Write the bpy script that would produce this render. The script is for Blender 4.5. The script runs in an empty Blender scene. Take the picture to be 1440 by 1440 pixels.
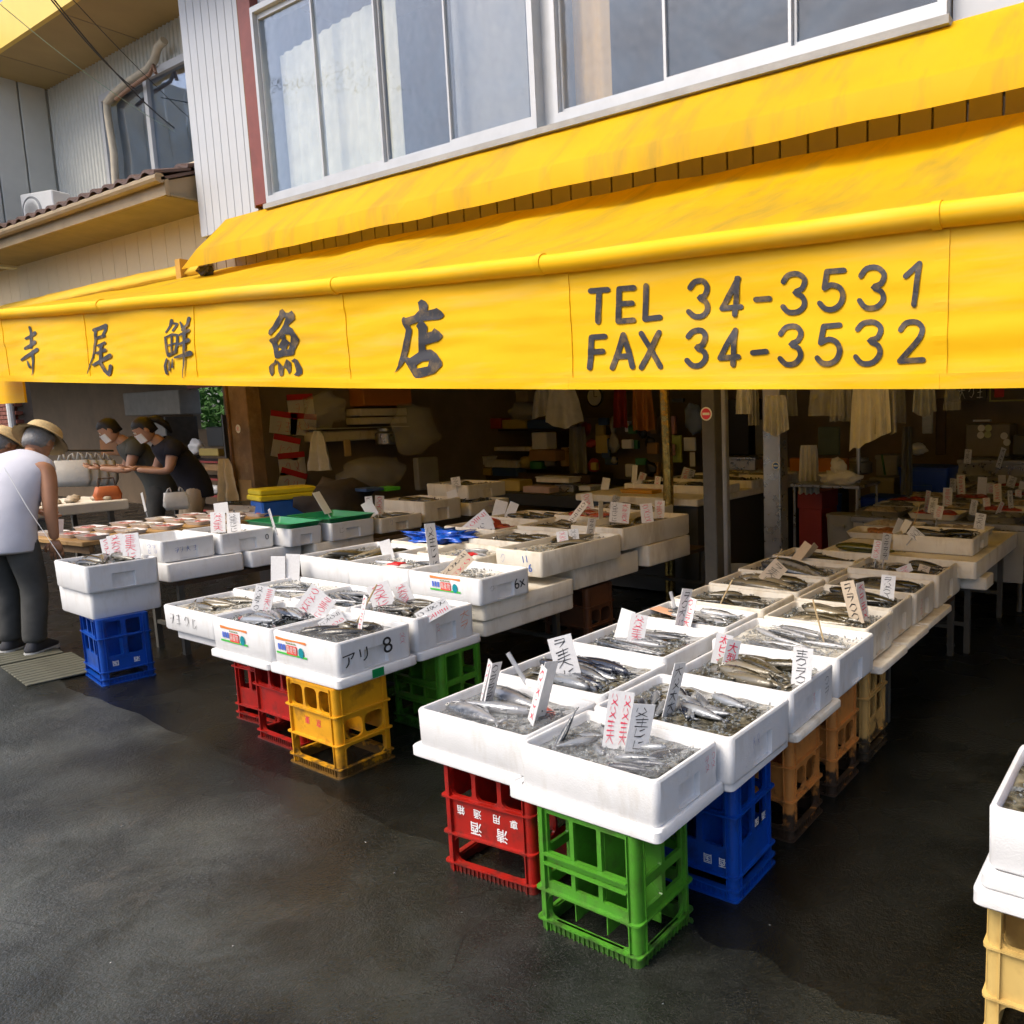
import bpy, bmesh, math, random
from mathutils import Vector, Matrix, noise
from mathutils.geometry import tessellate_polygon
R = math.radians
rnd = random.Random(7)
sc = bpy.context.scene
COL = sc.collection
# ------------------------------------------------------------------ camera (a cropped wide-angle frame: shifted principal point)
F, CX, CY, HC = 1105.0, 1000.0, 720.0, 1.6
PITCH, ROLL, YAW = R(7.3), R(-1.2), R(31.6)
fw = Vector((0, math.cos(PITCH), -math.sin(PITCH))); up0 = Vector((0, math.sin(PITCH), math.cos(PITCH))); rt0 = Vector((1, 0, 0))
rt = math.cos(ROLL)*rt0 + math.sin(ROLL)*up0; up = -math.sin(ROLL)*rt0 + math.cos(ROLL)*up0
RZ = Matrix.Rotation(YAW, 3, 'Z'); RT, UP, FW = RZ @ rt, RZ @ up, RZ @ fw
CAM = Vector((0, 0, HC))
cd = bpy.data.cameras.new('camera'); cam = bpy.data.objects.new('camera', cd); COL.objects.link(cam)
cd.sensor_width = 36; cd.lens = 36*F/1440; cd.shift_x = -(CX-720)/1440; cd.clip_start = .05; cd.clip_end = 800
m3 = Matrix((RT, UP, -FW)).transposed(); cam.matrix_world = Matrix.Translation(CAM) @ m3.to_4x4()
sc.camera = cam
# ------------------------------------------------------------------ daylight: open sky, soft high sun behind thin cloud
SUN_EL, SUN_AZ = R(52), R(205)          # azimuth measured clockwise from +Y
wd = bpy.data.worlds.new('World'); sc.world = wd; wd.use_nodes = True
nt = wd.node_tree; sky = nt.nodes.new('ShaderNodeTexSky'); sky.sky_type = 'NISHITA'; sky.sun_disc = False
sky.sun_elevation = SUN_EL; sky.sun_rotation = SUN_AZ; sky.air_density = .8; sky.dust_density = 3.5; sky.ozone_density = 1.0
nt.nodes['Background'].inputs[1].default_value = .15
nt.links.new(sky.outputs[0], nt.nodes['Background'].inputs[0])
sl = bpy.data.lights.new('sun', 'SUN'); sun = bpy.data.objects.new('sun', sl); COL.objects.link(sun)
sl.energy = 1.5; sl.angle = R(35); sl.color = (1, .92, .78)
sdir = Vector((math.sin(SUN_AZ)*math.cos(SUN_EL), math.cos(SUN_AZ)*math.cos(SUN_EL), math.sin(SUN_EL)))
sun.rotation_euler = sdir.to_track_quat('Z', 'Y').to_euler()
sc.view_settings.view_transform = 'Standard'; sc.view_settings.look = 'None'; sc.view_settings.gamma = 1
sc.view_settings.use_curve_mapping = False; sc.view_settings.exposure = .86
sc.render.engine = 'CYCLES'
try:
    sc.cycles.use_denoising = True; sc.cycles.max_bounces = 4; sc.cycles.diffuse_bounces = 4; sc.cycles.glossy_bounces = 3; sc.cycles.transmission_bounces = 3; sc.cycles.transparent_max_bounces = 8; sc.cycles.use_adaptive_sampling = True; sc.cycles.adaptive_threshold = .03
    sc.cycles.sample_clamp_indirect = 6
except Exception: pass

def ray(u, v): return FW + RT*((u-CX)/F) + UP*((CY-v)/F)
def atz(u, v, z): d = ray(u, v); return CAM + d*((z-HC)/d.z)
def aty(u, v, y): d = ray(u, v); return CAM + d*(y/d.y)
def atx(u, v, x): d = ray(u, v); return CAM + d*(x/d.x)
def depth(p): return (Vector(p)-CAM).dot(FW)
def atd(u, v, dep): return CAM + ray(u, v)*dep
# ------------------------------------------------------------------ materials
MATS = {}
def lin(c): return tuple((x/12.92 if x <= .04045 else ((x+.055)/1.055)**2.4) for x in c)
def M(name, col, rough=.5, var=.15, vs=6., bump=0., bs=60., metal=0., spec=.5, dirt=None, ds=3., damt=.4, alpha=1., transl=0., coat=0., rvar=0., orand=0., stretch=None, grime=None):
    if name in MATS: return MATS[name]
    m = bpy.data.materials.new(name); m.use_nodes = True; n = m.node_tree.nodes; l = m.node_tree.links
    b = n['Principled BSDF']; tc = n.new('ShaderNodeTexCoord')
    b.inputs['Roughness'].default_value = rough; b.inputs['Metallic'].default_value = metal
    b.inputs['Specular IOR Level'].default_value = spec; b.inputs['Coat Weight'].default_value = coat
    no = n.new('ShaderNodeTexNoise'); no.inputs['Scale'].default_value = vs; no.inputs['Detail'].default_value = 3; no.inputs['Roughness'].default_value = .6
    l.new(tc.outputs['Object'], no.inputs['Vector'])
    mr = n.new('ShaderNodeMapRange'); mr.inputs[1].default_value = .3; mr.inputs[2].default_value = .7
    mr.inputs[3].default_value = 1-var; mr.inputs[4].default_value = 1+var*.6
    l.new(no.outputs[0], mr.inputs[0])
    mx = n.new('ShaderNodeMix'); mx.data_type = 'RGBA'; mx.blend_type = 'MULTIPLY'; mx.inputs[0].default_value = 1
    mx.inputs[6].default_value = (*col, 1); l.new(mr.outputs[0], mx.inputs[7]); out = mx.outputs[2]
    if orand:
        oi = n.new('ShaderNodeObjectInfo'); hs = n.new('ShaderNodeHueSaturation'); mp = n.new('ShaderNodeMapRange')
        mp.inputs[3].default_value = 1-orand; mp.inputs[4].default_value = 1+orand*.6
        l.new(oi.outputs['Random'], mp.inputs[0]); l.new(mp.outputs[0], hs.inputs['Value']); l.new(out, hs.inputs['Color']); out = hs.outputs[0]
    if dirt:
        n2 = n.new('ShaderNodeTexNoise'); n2.inputs['Scale'].default_value = ds; n2.inputs['Detail'].default_value = 4; n2.inputs['Roughness'].default_value = .7
        if stretch:
            mp_ = n.new('ShaderNodeMapping'); mp_.inputs['Scale'].default_value = stretch; l.new(tc.outputs['Object'], mp_.inputs[0]); l.new(mp_.outputs[0], n2.inputs['Vector'])
        else: l.new(tc.outputs['Object'], n2.inputs['Vector'])
        cr = n.new('ShaderNodeValToRGB'); cr.color_ramp.elements[0].position = .5; cr.color_ramp.elements[1].position = .68
        l.new(n2.outputs[0], cr.inputs[0]); mu = n.new('ShaderNodeMath'); mu.operation = 'MULTIPLY'; mu.inputs[1].default_value = damt
        l.new(cr.outputs[0], mu.inputs[0])
        m2 = n.new('ShaderNodeMix'); m2.data_type = 'RGBA'; l.new(mu.outputs[0], m2.inputs[0]); l.new(out, m2.inputs[6]); m2.inputs[7].default_value = (*dirt, 1); out = m2.outputs[2]
    if grime:        # caked mud: patchy, thick near the ground
        sx_ = n.new('ShaderNodeSeparateXYZ'); l.new(tc.outputs['Object'], sx_.inputs[0]); g1 = n.new('ShaderNodeMapRange'); g1.inputs[1].default_value = grime[0]; g1.inputs[2].default_value = 0; g1.inputs[3].default_value = -.35; g1.inputs[4].default_value = .35; g1.clamp = True; l.new(sx_.outputs[2], g1.inputs[0])
        ng = n.new('ShaderNodeTexNoise'); ng.inputs['Scale'].default_value = 24; ng.inputs['Detail'].default_value = 4; l.new(tc.outputs['Object'], ng.inputs['Vector']); ga = n.new('ShaderNodeMath'); l.new(g1.outputs[0], ga.inputs[0]); l.new(ng.outputs[0], ga.inputs[1])
        gr = n.new('ShaderNodeMapRange'); gr.inputs[1].default_value = .55; gr.inputs[2].default_value = .68; gr.inputs[4].default_value = grime[1]; l.new(ga.outputs[0], gr.inputs[0]); m4 = n.new('ShaderNodeMix'); m4.data_type = 'RGBA'; l.new(gr.outputs[0], m4.inputs[0]); l.new(out, m4.inputs[6]); m4.inputs[7].default_value = (.022, .018, .013, 1); out = m4.outputs[2]
    l.new(out, b.inputs['Base Color'])
    if rvar:
        mr2 = n.new('ShaderNodeMapRange'); mr2.inputs[1].default_value = .3; mr2.inputs[2].default_value = .7
        mr2.inputs[3].default_value = max(.03, rough-rvar); mr2.inputs[4].default_value = rough+rvar; l.new(no.outputs[0], mr2.inputs[0]); l.new(mr2.outputs[0], b.inputs['Roughness'])
    if bump:
        n3 = n.new('ShaderNodeTexNoise'); n3.inputs['Scale'].default_value = bs; n3.inputs['Detail'].default_value = 1
        l.new(tc.outputs['Object'], n3.inputs['Vector']); bp = n.new('ShaderNodeBump'); bp.inputs['Strength'].default_value = bump; bp.inputs['Distance'].default_value = .01
        l.new(n3.outputs[0], bp.inputs['Height']); l.new(bp.outputs[0], b.inputs['Normal'])
    o = n['Material Output']; last = b.outputs[0]
    if transl:
        t = n.new('ShaderNodeBsdfTranslucent'); l.new(out, t.inputs[0]); ms = n.new('ShaderNodeMixShader'); ms.inputs[0].default_value = transl
        l.new(last, ms.inputs[1]); l.new(t.outputs[0], ms.inputs[2]); last = ms.outputs[0]
    if alpha < 1:
        t = n.new('ShaderNodeBsdfTransparent'); ms = n.new('ShaderNodeMixShader'); ms.inputs[0].default_value = alpha
        l.new(t.outputs[0], ms.inputs[1]); l.new(last, ms.inputs[2]); last = ms.outputs[0]
    l.new(last, o.inputs[0]); m.diffuse_color = (*col, 1); MATS[name] = m
    return m

foam = M('foam', (.75, .75, .745), .55, .05, 5, .12, 190, dirt=(.46, .40, .30), ds=5, damt=.34, transl=.06, stretch=(1.6, 1.6, .5))
foam_shade_worn = M('foam_shade_tint_worn', (.70, .655, .56), .6, .08, 5, .3, 190, dirt=(.40, .31, .19), ds=4, damt=.5, stretch=(1.6, 1.6, .5))  # worn foam whose tan base carries the awning's warm shade; stains are wear
paper = M('card', (.78, .77, .76), .45, .06, 9, dirt=(.5, .45, .4), ds=8, damt=.2, transl=.1)
kraft = M('kraft_card', (.58, .47, .34), .6, .08, 9)
ink_k = M('ink_black', (.02, .02, .022), .5); ink_r = M('ink_red', (.72, .04, .09), .5); ink_b = M('ink_blue', (.03, .11, .42), .5); ink_o = M('ink_orange', (.85, .25, .05), .5)
ink_g = M('ink_green', (.06, .5, .06), .5); ink_t = M('ink_teal', (.0, .25, .3), .5); white_paint = M('white_print', (.8, .8, .8), .5)
yellow = M('yellow_fabric', (.97, .55, .006), .6, .05, 1.5, .10, 22, dirt=(.86, .56, .10), ds=1.3, damt=.55, transl=.16, spec=.2, stretch=(.5, 1, 5))
yellow_top = M('yellow_fabric_weathered', (.93, .55, .006), .6, .10, 1.2, .10, 16, dirt=(.50, .33, .05), ds=1.6, damt=.55, transl=.42, spec=.2, stretch=(2.4, .5, .6))
yellow_pale = M('yellow_fabric_faded', (.90, .56, .05), .6, .08, 1.3, .08, 14, dirt=(.5, .36, .12), ds=1.6, damt=.35, transl=.2, spec=.2)
letter = M('awning_lettering', (.030, .028, .032), .55, .2, 8, dirt=(.32, .19, .04), ds=9, damt=.55)
p_red = M('crate_red', (.36, .010, .005), .35, .12, 9, dirt=(.07, .02, .015), ds=11, damt=.6, rvar=.1, grime=(.10, .6))
p_green = M('crate_green', (.07, .27, .02), .35, .1, 9, dirt=(.06, .08, .025), ds=12, damt=.6, rvar=.1, grime=(.12, .55))
p_blue = M('crate_blue', (.002, .060, .36), .35, .12, 9, dirt=(.01, .025, .09), ds=12, damt=.6, rvar=.1)
p_yellow = M('crate_yellow', (.70, .33, .010), .38, .12, 9, dirt=(.16, .07, .012), ds=7, damt=.7, rvar=.1, grime=(.13, .8))
p_orange = M('crate_orange', (.55, .22, .05), .45, .12, 9, dirt=(.05, .03, .02), ds=6, damt=.6, grime=(.30, .95))
p_tan = M('crate_tan', (.50, .30, .09), .45, .12, 9, dirt=(.06, .045, .03), ds=6, damt=.6, grime=(.30, .95))
p_cream = M('crate_cream', (.62, .43, .14), .45, .1, 8, dirt=(.3, .16, .04), ds=6, damt=.5)
p_net = M('green_mesh_tray', (.01, .22, .08), .45, .1, 9)
steel = M('stainless', (.42, .41, .39), .32, .12, 12, metal=.85, rvar=.1)
steel_dk = M('painted_steel_dark', (.075, .070, .058), .5, .2, 12)
gold = M('foil_pole', (.52, .36, .10), .22, .3, 14, .5, 22, metal=.9)
alu = M('aluminium', (.50, .51, .52), .4, .06, 8, metal=.25)
wood = M('old_wood', (.20, .12, .055), .7, .35, 5, .3, 40, dirt=(.36, .27, .15), ds=4, damt=.5)
wood_lt = M('table_wood', (.40, .24, .09), .5, .2, 7, .1, 50)
wood_dk = M('dark_wood', (.07, .04, .02), .6, .25, 6)
redtrim = M('red_trim', (.20, .045, .03), .5, .15, 8)
rust = M('rusty_trim', (.17, .085, .035), .7, .3, 8)
siding = M('siding_grey', (.50, .52, .55), .55, .05, 3, dirt=(.33, .32, .3), ds=1.5, damt=.3)
siding_bg = M('siding_beige', (.66, .55, .36), .6, .06, 3, dirt=(.34, .28, .2), ds=1.5, damt=.35)
siding_dk = M('siding_brown', (.22, .16, .10), .6, .1, 3)
corr = M('siding_corrugated', (.60, .60, .55), .55, .05, 3)
soffit = M('soffit_tan', (.42, .30, .12), .7, .08, 2); fascia_y = M('fascia_yellow', (.78, .55, .10), .5, .05, 2)
beam = M('eave_brown', (.30, .225, .13), .6, .15, 4); tile_m = M('roof_tile', (.10, .055, .04), .55, .2, 8)
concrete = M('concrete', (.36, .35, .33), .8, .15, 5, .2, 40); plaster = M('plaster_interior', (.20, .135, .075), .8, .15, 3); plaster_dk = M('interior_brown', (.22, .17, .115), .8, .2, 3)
ceiling_m = M('ceiling_board', (.50, .45, .38), .8, .1, 3)
black = M('black_plastic', (.015, .015, .015), .4); rubber = M('rubber', (.02, .02, .02), .8)
white_pl = M('white_plastic', (.75, .75, .73), .4, .05)
cable = M('cable_black', (.02, .02, .02), .6); cable_g = M('cable_green', (.35, .5, .42), .6)
pipe_m = M('pipe_cream', (.55, .48, .36), .5)
bag_clear = M('clear_plastic_bag', (.82, .82, .80), .12, .3, 9, 1., 30, alpha=.24, coat=.8)
bag_white = M('white_plastic_bag', (.72, .71, .68), .35, .15, 9, .5, 14, transl=.25)
bag_blue = M('blue_plastic_film', (.005, .10, .62), .12, .3, 9, .9, 18, coat=.6)
cloth_w = M('white_towel', (.70, .68, .62), .9, .12, 9, .3, 80); cloth_y = M('cream_cloth', (.60, .50, .32), .9, .12, 9, .2, 80)
brown_box = M('cardboard', (.36, .20, .08), .7, .12, 6); orange_box = M('orange_box', (.50, .18, .03), .6, .12, 5)
yellow_box = M('yellow_carton', (.46, .34, .08), .5, .1, 6); red_box = M('red_carton', (.32, .035, .03), .5, .1, 6); blue_box = M('blue_carton', (.04, .08, .20), .5, .1, 6)
lime = M('lime_box', (.10, .55, .03), .5); grey_box = M('grey_box', (.30, .29, .27), .6, .1, 6)
skin_m = M('skin_tan', (.40, .19, .10), .5, .1, 9); skin_f = M('skin_light', (.40, .22, .14), .5, .08, 9); hair_m = M('hair_black', (.012, .010, .010), .45, .2, 40, .4, 90); hair_g = M('hair_grey', (.25, .24, .23), .6, .2, 40, .4, 90)
shirt_w = M('white_vest', (.56, .56, .62), .85, .08, 6, 1., 7); trousers = M('grey_trousers', (.06, .06, .056), .9, .25, 8, 1., 9); shoe = M('dark_shoe', (.03, .03, .035), .6); sole_m = M('shoe_sole', (.5, .5, .48), .7)
hat_m = M('straw_hat', (.52, .38, .18), .85, .12, 20, .3, 120); navy = M('navy_shirt', (.010, .011, .022), .9, .2, 8, .8, 10); grey_shirt = M('grey_shirt', (.16, .17, .16), .9, .1, 8, .8, 10); mask_m = M('face_mask', (.72, .72, .72), .7)
strap_b = M('blue_lanyard', (.03, .05, .4), .6); orange_bag = M('orange_bag', (.42, .10, .02), .6, .15, 7)
plant = M('leaf_green', (.06, .16, .025), .9, .4, 14); stone_mat = M('duckboard', (.085, .083, .055), .7, .2, 6, .2, 40)
tray_w = M('foam_tray', (.66, .62, .60), .5, .08, 9); meat = M('red_roe', (.40, .05, .03), .3, .4, 25, .4, 60, coat=.6); shell_m = M('shellfish', (.38, .31, .22), .5, .4, 25, .3, 60); film = M('cling_film', (.8, .8, .8), .05, .2, 20, .5, 20, alpha=.10)
octo = M('octopus_red', (.42, .06, .03), .3, .3, 14, .3, 40, coat=.5); curtain_m = M('curtain_cream', (.86, .82, .62), .8, .05, 4, transl=.2); curtain_t = M('curtain_tan', (.60, .38, .14), .8, .1, 4); board_g = M('grey_board', (.27, .265, .25), .6, .08, 3)
sticker_w = M('sticker_white', (.75, .74, .70), .5, .05); sticker_y = M('sticker_lime', (.55, .6, .3), .5); black_board = M('black_sign', (.03, .03, .028), .5)
opp_wall = M('opposite_cream_wall', (.62, .57, .46), .8, .06, 1); opp_roof = M('opposite_roof', (.14, .13, .13), .6, .1, 1)
clip_m = M('binder_clip', (.012, .012, .012), .35); stick_m = M('wood_skewer', (.50, .36, .18), .6, .1, 9); peg_m = M('clear_peg', (.55, .56, .58), .15, .1, 9, alpha=.6)

def fish_mat(name, back, belly, stripe=0., rough=.22):
    m = bpy.data.materials.new(name); m.use_nodes = True; n = m.node_tree.nodes; l = m.node_tree.links; b = n['Principled BSDF']
    tc = n.new('ShaderNodeTexCoord'); sx = n.new('ShaderNodeSeparateXYZ'); l.new(tc.outputs['Object'], sx.inputs[0])
    no = n.new('ShaderNodeTexNoise'); no.inputs['Scale'].default_value = 55; no.inputs['Detail'].default_value = 3; l.new(tc.outputs['Object'], no.inputs['Vector'])
    ad = n.new('ShaderNodeMath'); ad.operation = 'MULTIPLY_ADD'; ad.inputs[1].default_value = .035; l.new(no.outputs[0], ad.inputs[0]); l.new(sx.outputs[2], ad.inputs[2])
    cr = n.new('ShaderNodeValToRGB'); e = cr.color_ramp.elements; e[0].position = .44; e[0].color = (*belly, 1); e[1].position = .56; e[1].color = (*back, 1)
    mr = n.new('ShaderNodeMapRange'); mr.inputs[1].default_value = -.05; mr.inputs[2].default_value = .09; l.new(ad.outputs[0], mr.inputs[0]); l.new(mr.outputs[0], cr.inputs[0])
    oi = n.new('ShaderNodeObjectInfo'); hs = n.new('ShaderNodeHueSaturation'); mp = n.new('ShaderNodeMapRange'); mp.inputs[3].default_value = .7; mp.inputs[4].default_value = 1.2
    l.new(oi.outputs['Random'], mp.inputs[0]); l.new(mp.outputs[0], hs.inputs['Value']); l.new(cr.outputs[0], hs.inputs['Color']); l.new(hs.outputs[0], b.inputs['Base Color'])
    b.inputs['Metallic'].default_value = .2; b.inputs['Roughness'].default_value = rough; b.inputs['Coat Weight'].default_value = .5; b.inputs['Coat Roughness'].default_value = .08
    bp = n.new('ShaderNodeBump'); bp.inputs['Strength'].default_value = .25; bp.inputs['Distance'].default_value = .004; n2 = n.new('ShaderNodeTexVoronoi'); n2.inputs['Scale'].default_value = 160
    l.new(tc.outputs['Object'], n2.inputs['Vector']); l.new(n2.outputs[0], bp.inputs['Height']); l.new(bp.outputs[0], b.inputs['Normal'])
    return m
FM = {'mackerel': fish_mat('fish_blue_back', (.014, .019, .034), (.25, .265, .28)), 'bream': fish_mat('fish_red', (.40, .06, .04), (.62, .45, .40)),
      'olive': fish_mat('fish_olive', (.042, .036, .020), (.20, .175, .125)), 'dark': fish_mat('fish_dark', (.02, .019, .015), (.11, .10, .075)),
      'yellow': fish_mat('fish_yellow', (.10, .10, .02), (.55, .45, .04)), 'silver': fish_mat('fish_silver', (.045, .052, .06), (.36, .37, .385))}

def ice_mat(name, c0, c1, murk):
    m = bpy.data.materials.new(name); m.use_nodes = True; n = m.node_tree.nodes; l = m.node_tree.links; b = n['Principled BSDF']; tc = n.new('ShaderNodeTexCoord')
    vo = n.new('ShaderNodeTexVoronoi'); vo.inputs['Scale'].default_value = 42; vo.inputs['Randomness'].default_value = 1; l.new(tc.outputs['Object'], vo.inputs['Vector'])
    no = n.new('ShaderNodeTexNoise'); no.inputs['Scale'].default_value = 9; no.inputs['Detail'].default_value = 6; l.new(tc.outputs['Object'], no.inputs['Vector'])
    ad = n.new('ShaderNodeMath'); ad.operation = 'MULTIPLY_ADD'; ad.inputs[1].default_value = .45; l.new(vo.outputs[0], ad.inputs[0]); l.new(no.outputs[0], ad.inputs[2])
    cr = n.new('ShaderNodeValToRGB'); e = cr.color_ramp.elements; e[0].position = .42; e[0].color = (*c0, 1); e[1].position = .95; e[1].color = (*c1, 1); e2 = e.new(.66); e2.color = (*murk, 1)
    l.new(ad.outputs[0], cr.inputs[0]); l.new(cr.outputs[0], b.inputs['Base Color']); b.inputs['Roughness'].default_value = .10; b.inputs['Coat Weight'].default_value = 1.; b.inputs['Coat Roughness'].default_value = .04
    bp = n.new('ShaderNodeBump'); bp.inputs['Strength'].default_value = .8; bp.inputs['Distance'].default_value = .012; l.new(ad.outputs[0], bp.inputs['Height']); l.new(bp.outputs[0], b.inputs['Normal'])
    return m
ICE = ice_mat('ice_slurry', (.010, .012, .010), (.24, .26, .26), (.036, .040, .036)); ICE_B = ice_mat('murky_water', (.016, .014, .009), (.22, .20, .14), (.048, .042, .026)); ICE_W = ice_mat('white_ice', (.25, .24, .20), (.72, .70, .62), (.42, .39, .31))

def glass_mat(name, refl, tint, bump=.25, sc_=5.):
    m = bpy.data.materials.new(name); m.use_nodes = True; n = m.node_tree.nodes; l = m.node_tree.links; n.remove(n['Principled BSDF'])
    g = n.new('ShaderNodeBsdfGlossy'); g.inputs['Roughness'].default_value = .04; g.inputs[0].default_value = (.9, .95, 1, 1)
    t = n.new('ShaderNodeBsdfTransparent'); t.inputs[0].default_value = (*tint, 1); ms = n.new('ShaderNodeMixShader')
    fr = n.new('ShaderNodeLayerWeight'); fr.inputs[0].default_value = .5; pw_ = n.new('ShaderNodeMath'); pw_.operation = 'POWER'; pw_.inputs[1].default_value = 3; l.new(fr.outputs['Facing'], pw_.inputs[0]); ma = n.new('ShaderNodeMath'); ma.operation = 'ADD'; ma.inputs[1].default_value = refl
    l.new(pw_.outputs[0], ma.inputs[0]); l.new(ma.outputs[0], ms.inputs[0]); l.new(t.outputs[0], ms.inputs[1]); l.new(g.outputs[0], ms.inputs[2]); df = n.new('ShaderNodeBsdfDiffuse'); df.inputs[0].default_value = (.22, .33, .48, 1); m2 = n.new('ShaderNodeMixShader'); no = n.new('ShaderNodeTexNoise'); no.inputs['Scale'].default_value = 3.5; no.inputs['Detail'].default_value = 4; mr = n.new('ShaderNodeMapRange'); mr.inputs[1].default_value = .35; mr.inputs[2].default_value = .75; mr.inputs[3].default_value = .02; mr.inputs[4].default_value = .12
    l.new(no.outputs[0], mr.inputs[0]); l.new(mr.outputs[0], m2.inputs[0]); l.new(ms.outputs[0], m2.inputs[1]); l.new(df.outputs[0], m2.inputs[2]); l.new(m2.outputs[0], n['Material Output'].inputs[0])
    tc = n.new('ShaderNodeTexCoord'); l.new(tc.outputs['Object'], no.inputs['Vector']); vo = n.new('ShaderNodeTexVoronoi'); vo.feature = 'SMOOTH_F1'; vo.inputs['Scale'].default_value = sc_; l.new(tc.outputs['Object'], vo.inputs['Vector'])
    bp = n.new('ShaderNodeBump'); bp.inputs['Strength'].default_value = bump; bp.inputs['Distance'].default_value = .02; l.new(vo.outputs[0], bp.inputs['Height']); l.new(bp.outputs[0], g.inputs['Normal'])
    return m
glass = glass_mat('patterned_glass', .04, (.95, .96, .97), .12, 14.); glass_d = glass_mat('plain_glass', .12, (.6, .65, .7), .1, 3.)
# ------------------------------------------------------------------ mesh helpers
def link(o): COL.objects.link(o); return o
def tag(o, label=None, cat=None, group=None, kind=None):
    for k, v in (('label', label), ('category', cat), ('group', group), ('kind', kind)):
        if v: o[k] = v
    return o
def empty(name, loc=(0, 0, 0), rz=0, label=None, cat=None, group=None):
    o = link(bpy.data.objects.new(name, None)); o.location = loc; o.rotation_euler = (0, 0, rz); o.empty_display_size = .05
    return tag(o, label, cat, group)
class MB:
    def __init__(s): s.v = []; s.f = []
    def add(s, vs, fs):
        o = len(s.v); s.v += [tuple(p) for p in vs]; s.f += [tuple(i+o for i in f) for f in fs]; return s
    def box(s, x0, x1, y0, y1, z0, z1, T=None):
        vs = [Vector((x, y, z)) for z in (z0, z1) for y in (y0, y1) for x in (x0, x1)]
        if T: vs = [T @ p for p in vs]
        return s.add(vs, [(0, 2, 3, 1), (4, 5, 7, 6), (0, 1, 5, 4), (2, 6, 7, 3), (0, 4, 6, 2), (1, 3, 7, 5)])
    def cbox(s, x0, x1, y0, y1, z0, z1, c=.004):    # chamfered box
        vs = []; ring = lambda i, z: [(x0+i, y0+c+0, z), (x0+c, y0+i, z)]
        def rr_(d, z):
            a, b, e, g = x0+d, x1-d, y0+d, y1-d; k = c
            return [(a+k, e, z), (b-k, e, z), (b, e+k, z), (b, g-k, z), (b-k, g, z), (a+k, g, z), (a, g-k, z), (a, e+k, z)]
        return s.loft([rr_(c, z0), rr_(0, z0+c), rr_(0, z1-c), rr_(c, z1)])
    def loft(s, rings, cap0=True, cap1=True, skip=()):
        n = len(rings[0]); o = len(s.v)
        for r in rings: s.v += [tuple(p) for p in r]
        for k in range(len(rings)-1):
            for i in range(n):
                if (k, i) in skip: continue
                j = (i+1) % n; s.f.append((o+k*n+i, o+k*n+j, o+(k+1)*n+j, o+(k+1)*n+i))
        if cap0: s.f.append(tuple(o+i for i in reversed(range(n))))
        if cap1: s.f.append(tuple(o+(len(rings)-1)*n+i for i in range(n)))
        return s
    def tube(s, pts, r, n=8, caps=True):
        pts = [Vector(p) for p in pts]; rings = []; a = None
        for i, p in enumerate(pts):
            t = (pts[min(i+1, len(pts)-1)]-pts[max(i-1, 0)]).normalized()
            if a is None: a = t.orthogonal().normalized()
            a = (a - t*a.dot(t)).normalized(); b = t.cross(a); rr = r[i] if isinstance(r, (list, tuple)) else r
            rings.append([p + (a*math.cos(2*math.pi*k/n)+b*math.sin(2*math.pi*k/n))*rr for k in range(n)])
        return s.loft(rings, caps, caps)
    def lathe(s, prof, n=16, c=(0, 0, 0), caps=True):
        return s.loft([[(c[0]+r*math.cos(2*math.pi*k/n), c[1]+r*math.sin(2*math.pi*k/n), c[2]+z) for k in range(n)] for r, z in prof], caps, caps)
    def plate(s, outer, holes, fn, t):
        loops = [outer]+list(holes); flat = [p for lp in loops for p in lp]; N = len(flat); o = len(s.v)
        tris = tessellate_polygon([[Vector((p[0], p[1], 0)) for p in lp] for lp in loops])
        s.v += [tuple(fn(p[0], p[1], 0)) for p in flat]+([tuple(fn(p[0], p[1], t)) for p in flat] if t else [])
        for tr in tris:
            s.f.append(tuple(o+i for i in tr))
            if t: s.f.append(tuple(o+N+i for i in reversed(tr)))
        if t:
            b = 0
            for lp in loops:
                n = len(lp)
                for i in range(n): j = (i+1) % n; s.f.append((o+b+i, o+b+j, o+N+b+j, o+N+b+i))
                b += n
        return s
    def ribbon(s, pts, w, fn, dz=0.):
        pts = [Vector((p[0], p[1])) for p in pts]; n = len(pts); ws = w if isinstance(w, (list, tuple)) else [w]*n
        if len(ws) == 2 and n > 2: ws = [ws[0]+(ws[1]-ws[0])*i/(n-1) for i in range(n)]
        L, Rr = [], []
        for i, p in enumerate(pts):
            d0 = (pts[i]-pts[i-1]).normalized() if i else None; d1 = (pts[i+1]-pts[i]).normalized() if i < n-1 else None
            d = ((d0 or d1)+(d1 or d0)); d = d.normalized() if d.length > 1e-6 else (d0 or d1); q = Vector((-d.y, d.x))*ws[i]/2
            L.append(p+q); Rr.append(p-q)
        def cap(c, a, d, k=4):
            out = []; 
            for j in range(1, k):
                th = math.pi*j/k; v = a-c; out.append(c+v*math.cos(th)+d*(v.length*math.sin(th)))
            return out
        e = (pts[-1]-pts[-2]).normalized(); b = (pts[0]-pts[1]).normalized()
        poly = L + cap(pts[-1], L[-1], e) + list(reversed(Rr)) + cap(pts[0], Rr[0], b)
        o = len(s.v); s.v += [tuple(fn(p.x, p.y, dz)) for p in poly]; c1 = len(cap(pts[-1], L[-1], e)); N = len(poly)
        for i in range(n-1): s.f.append((o+i, o+i+1, o+n+c1+(n-2-i), o+n+c1+(n-1-i)))
        s.f.append(tuple([o+n-1]+[o+n+k for k in range(c1)]+[o+n+c1])); s.f.append(tuple([o+n+c1+n-1]+[o+n+c1+n+k for k in range(N-2*n-c1)]+[o]))
        return s
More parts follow.
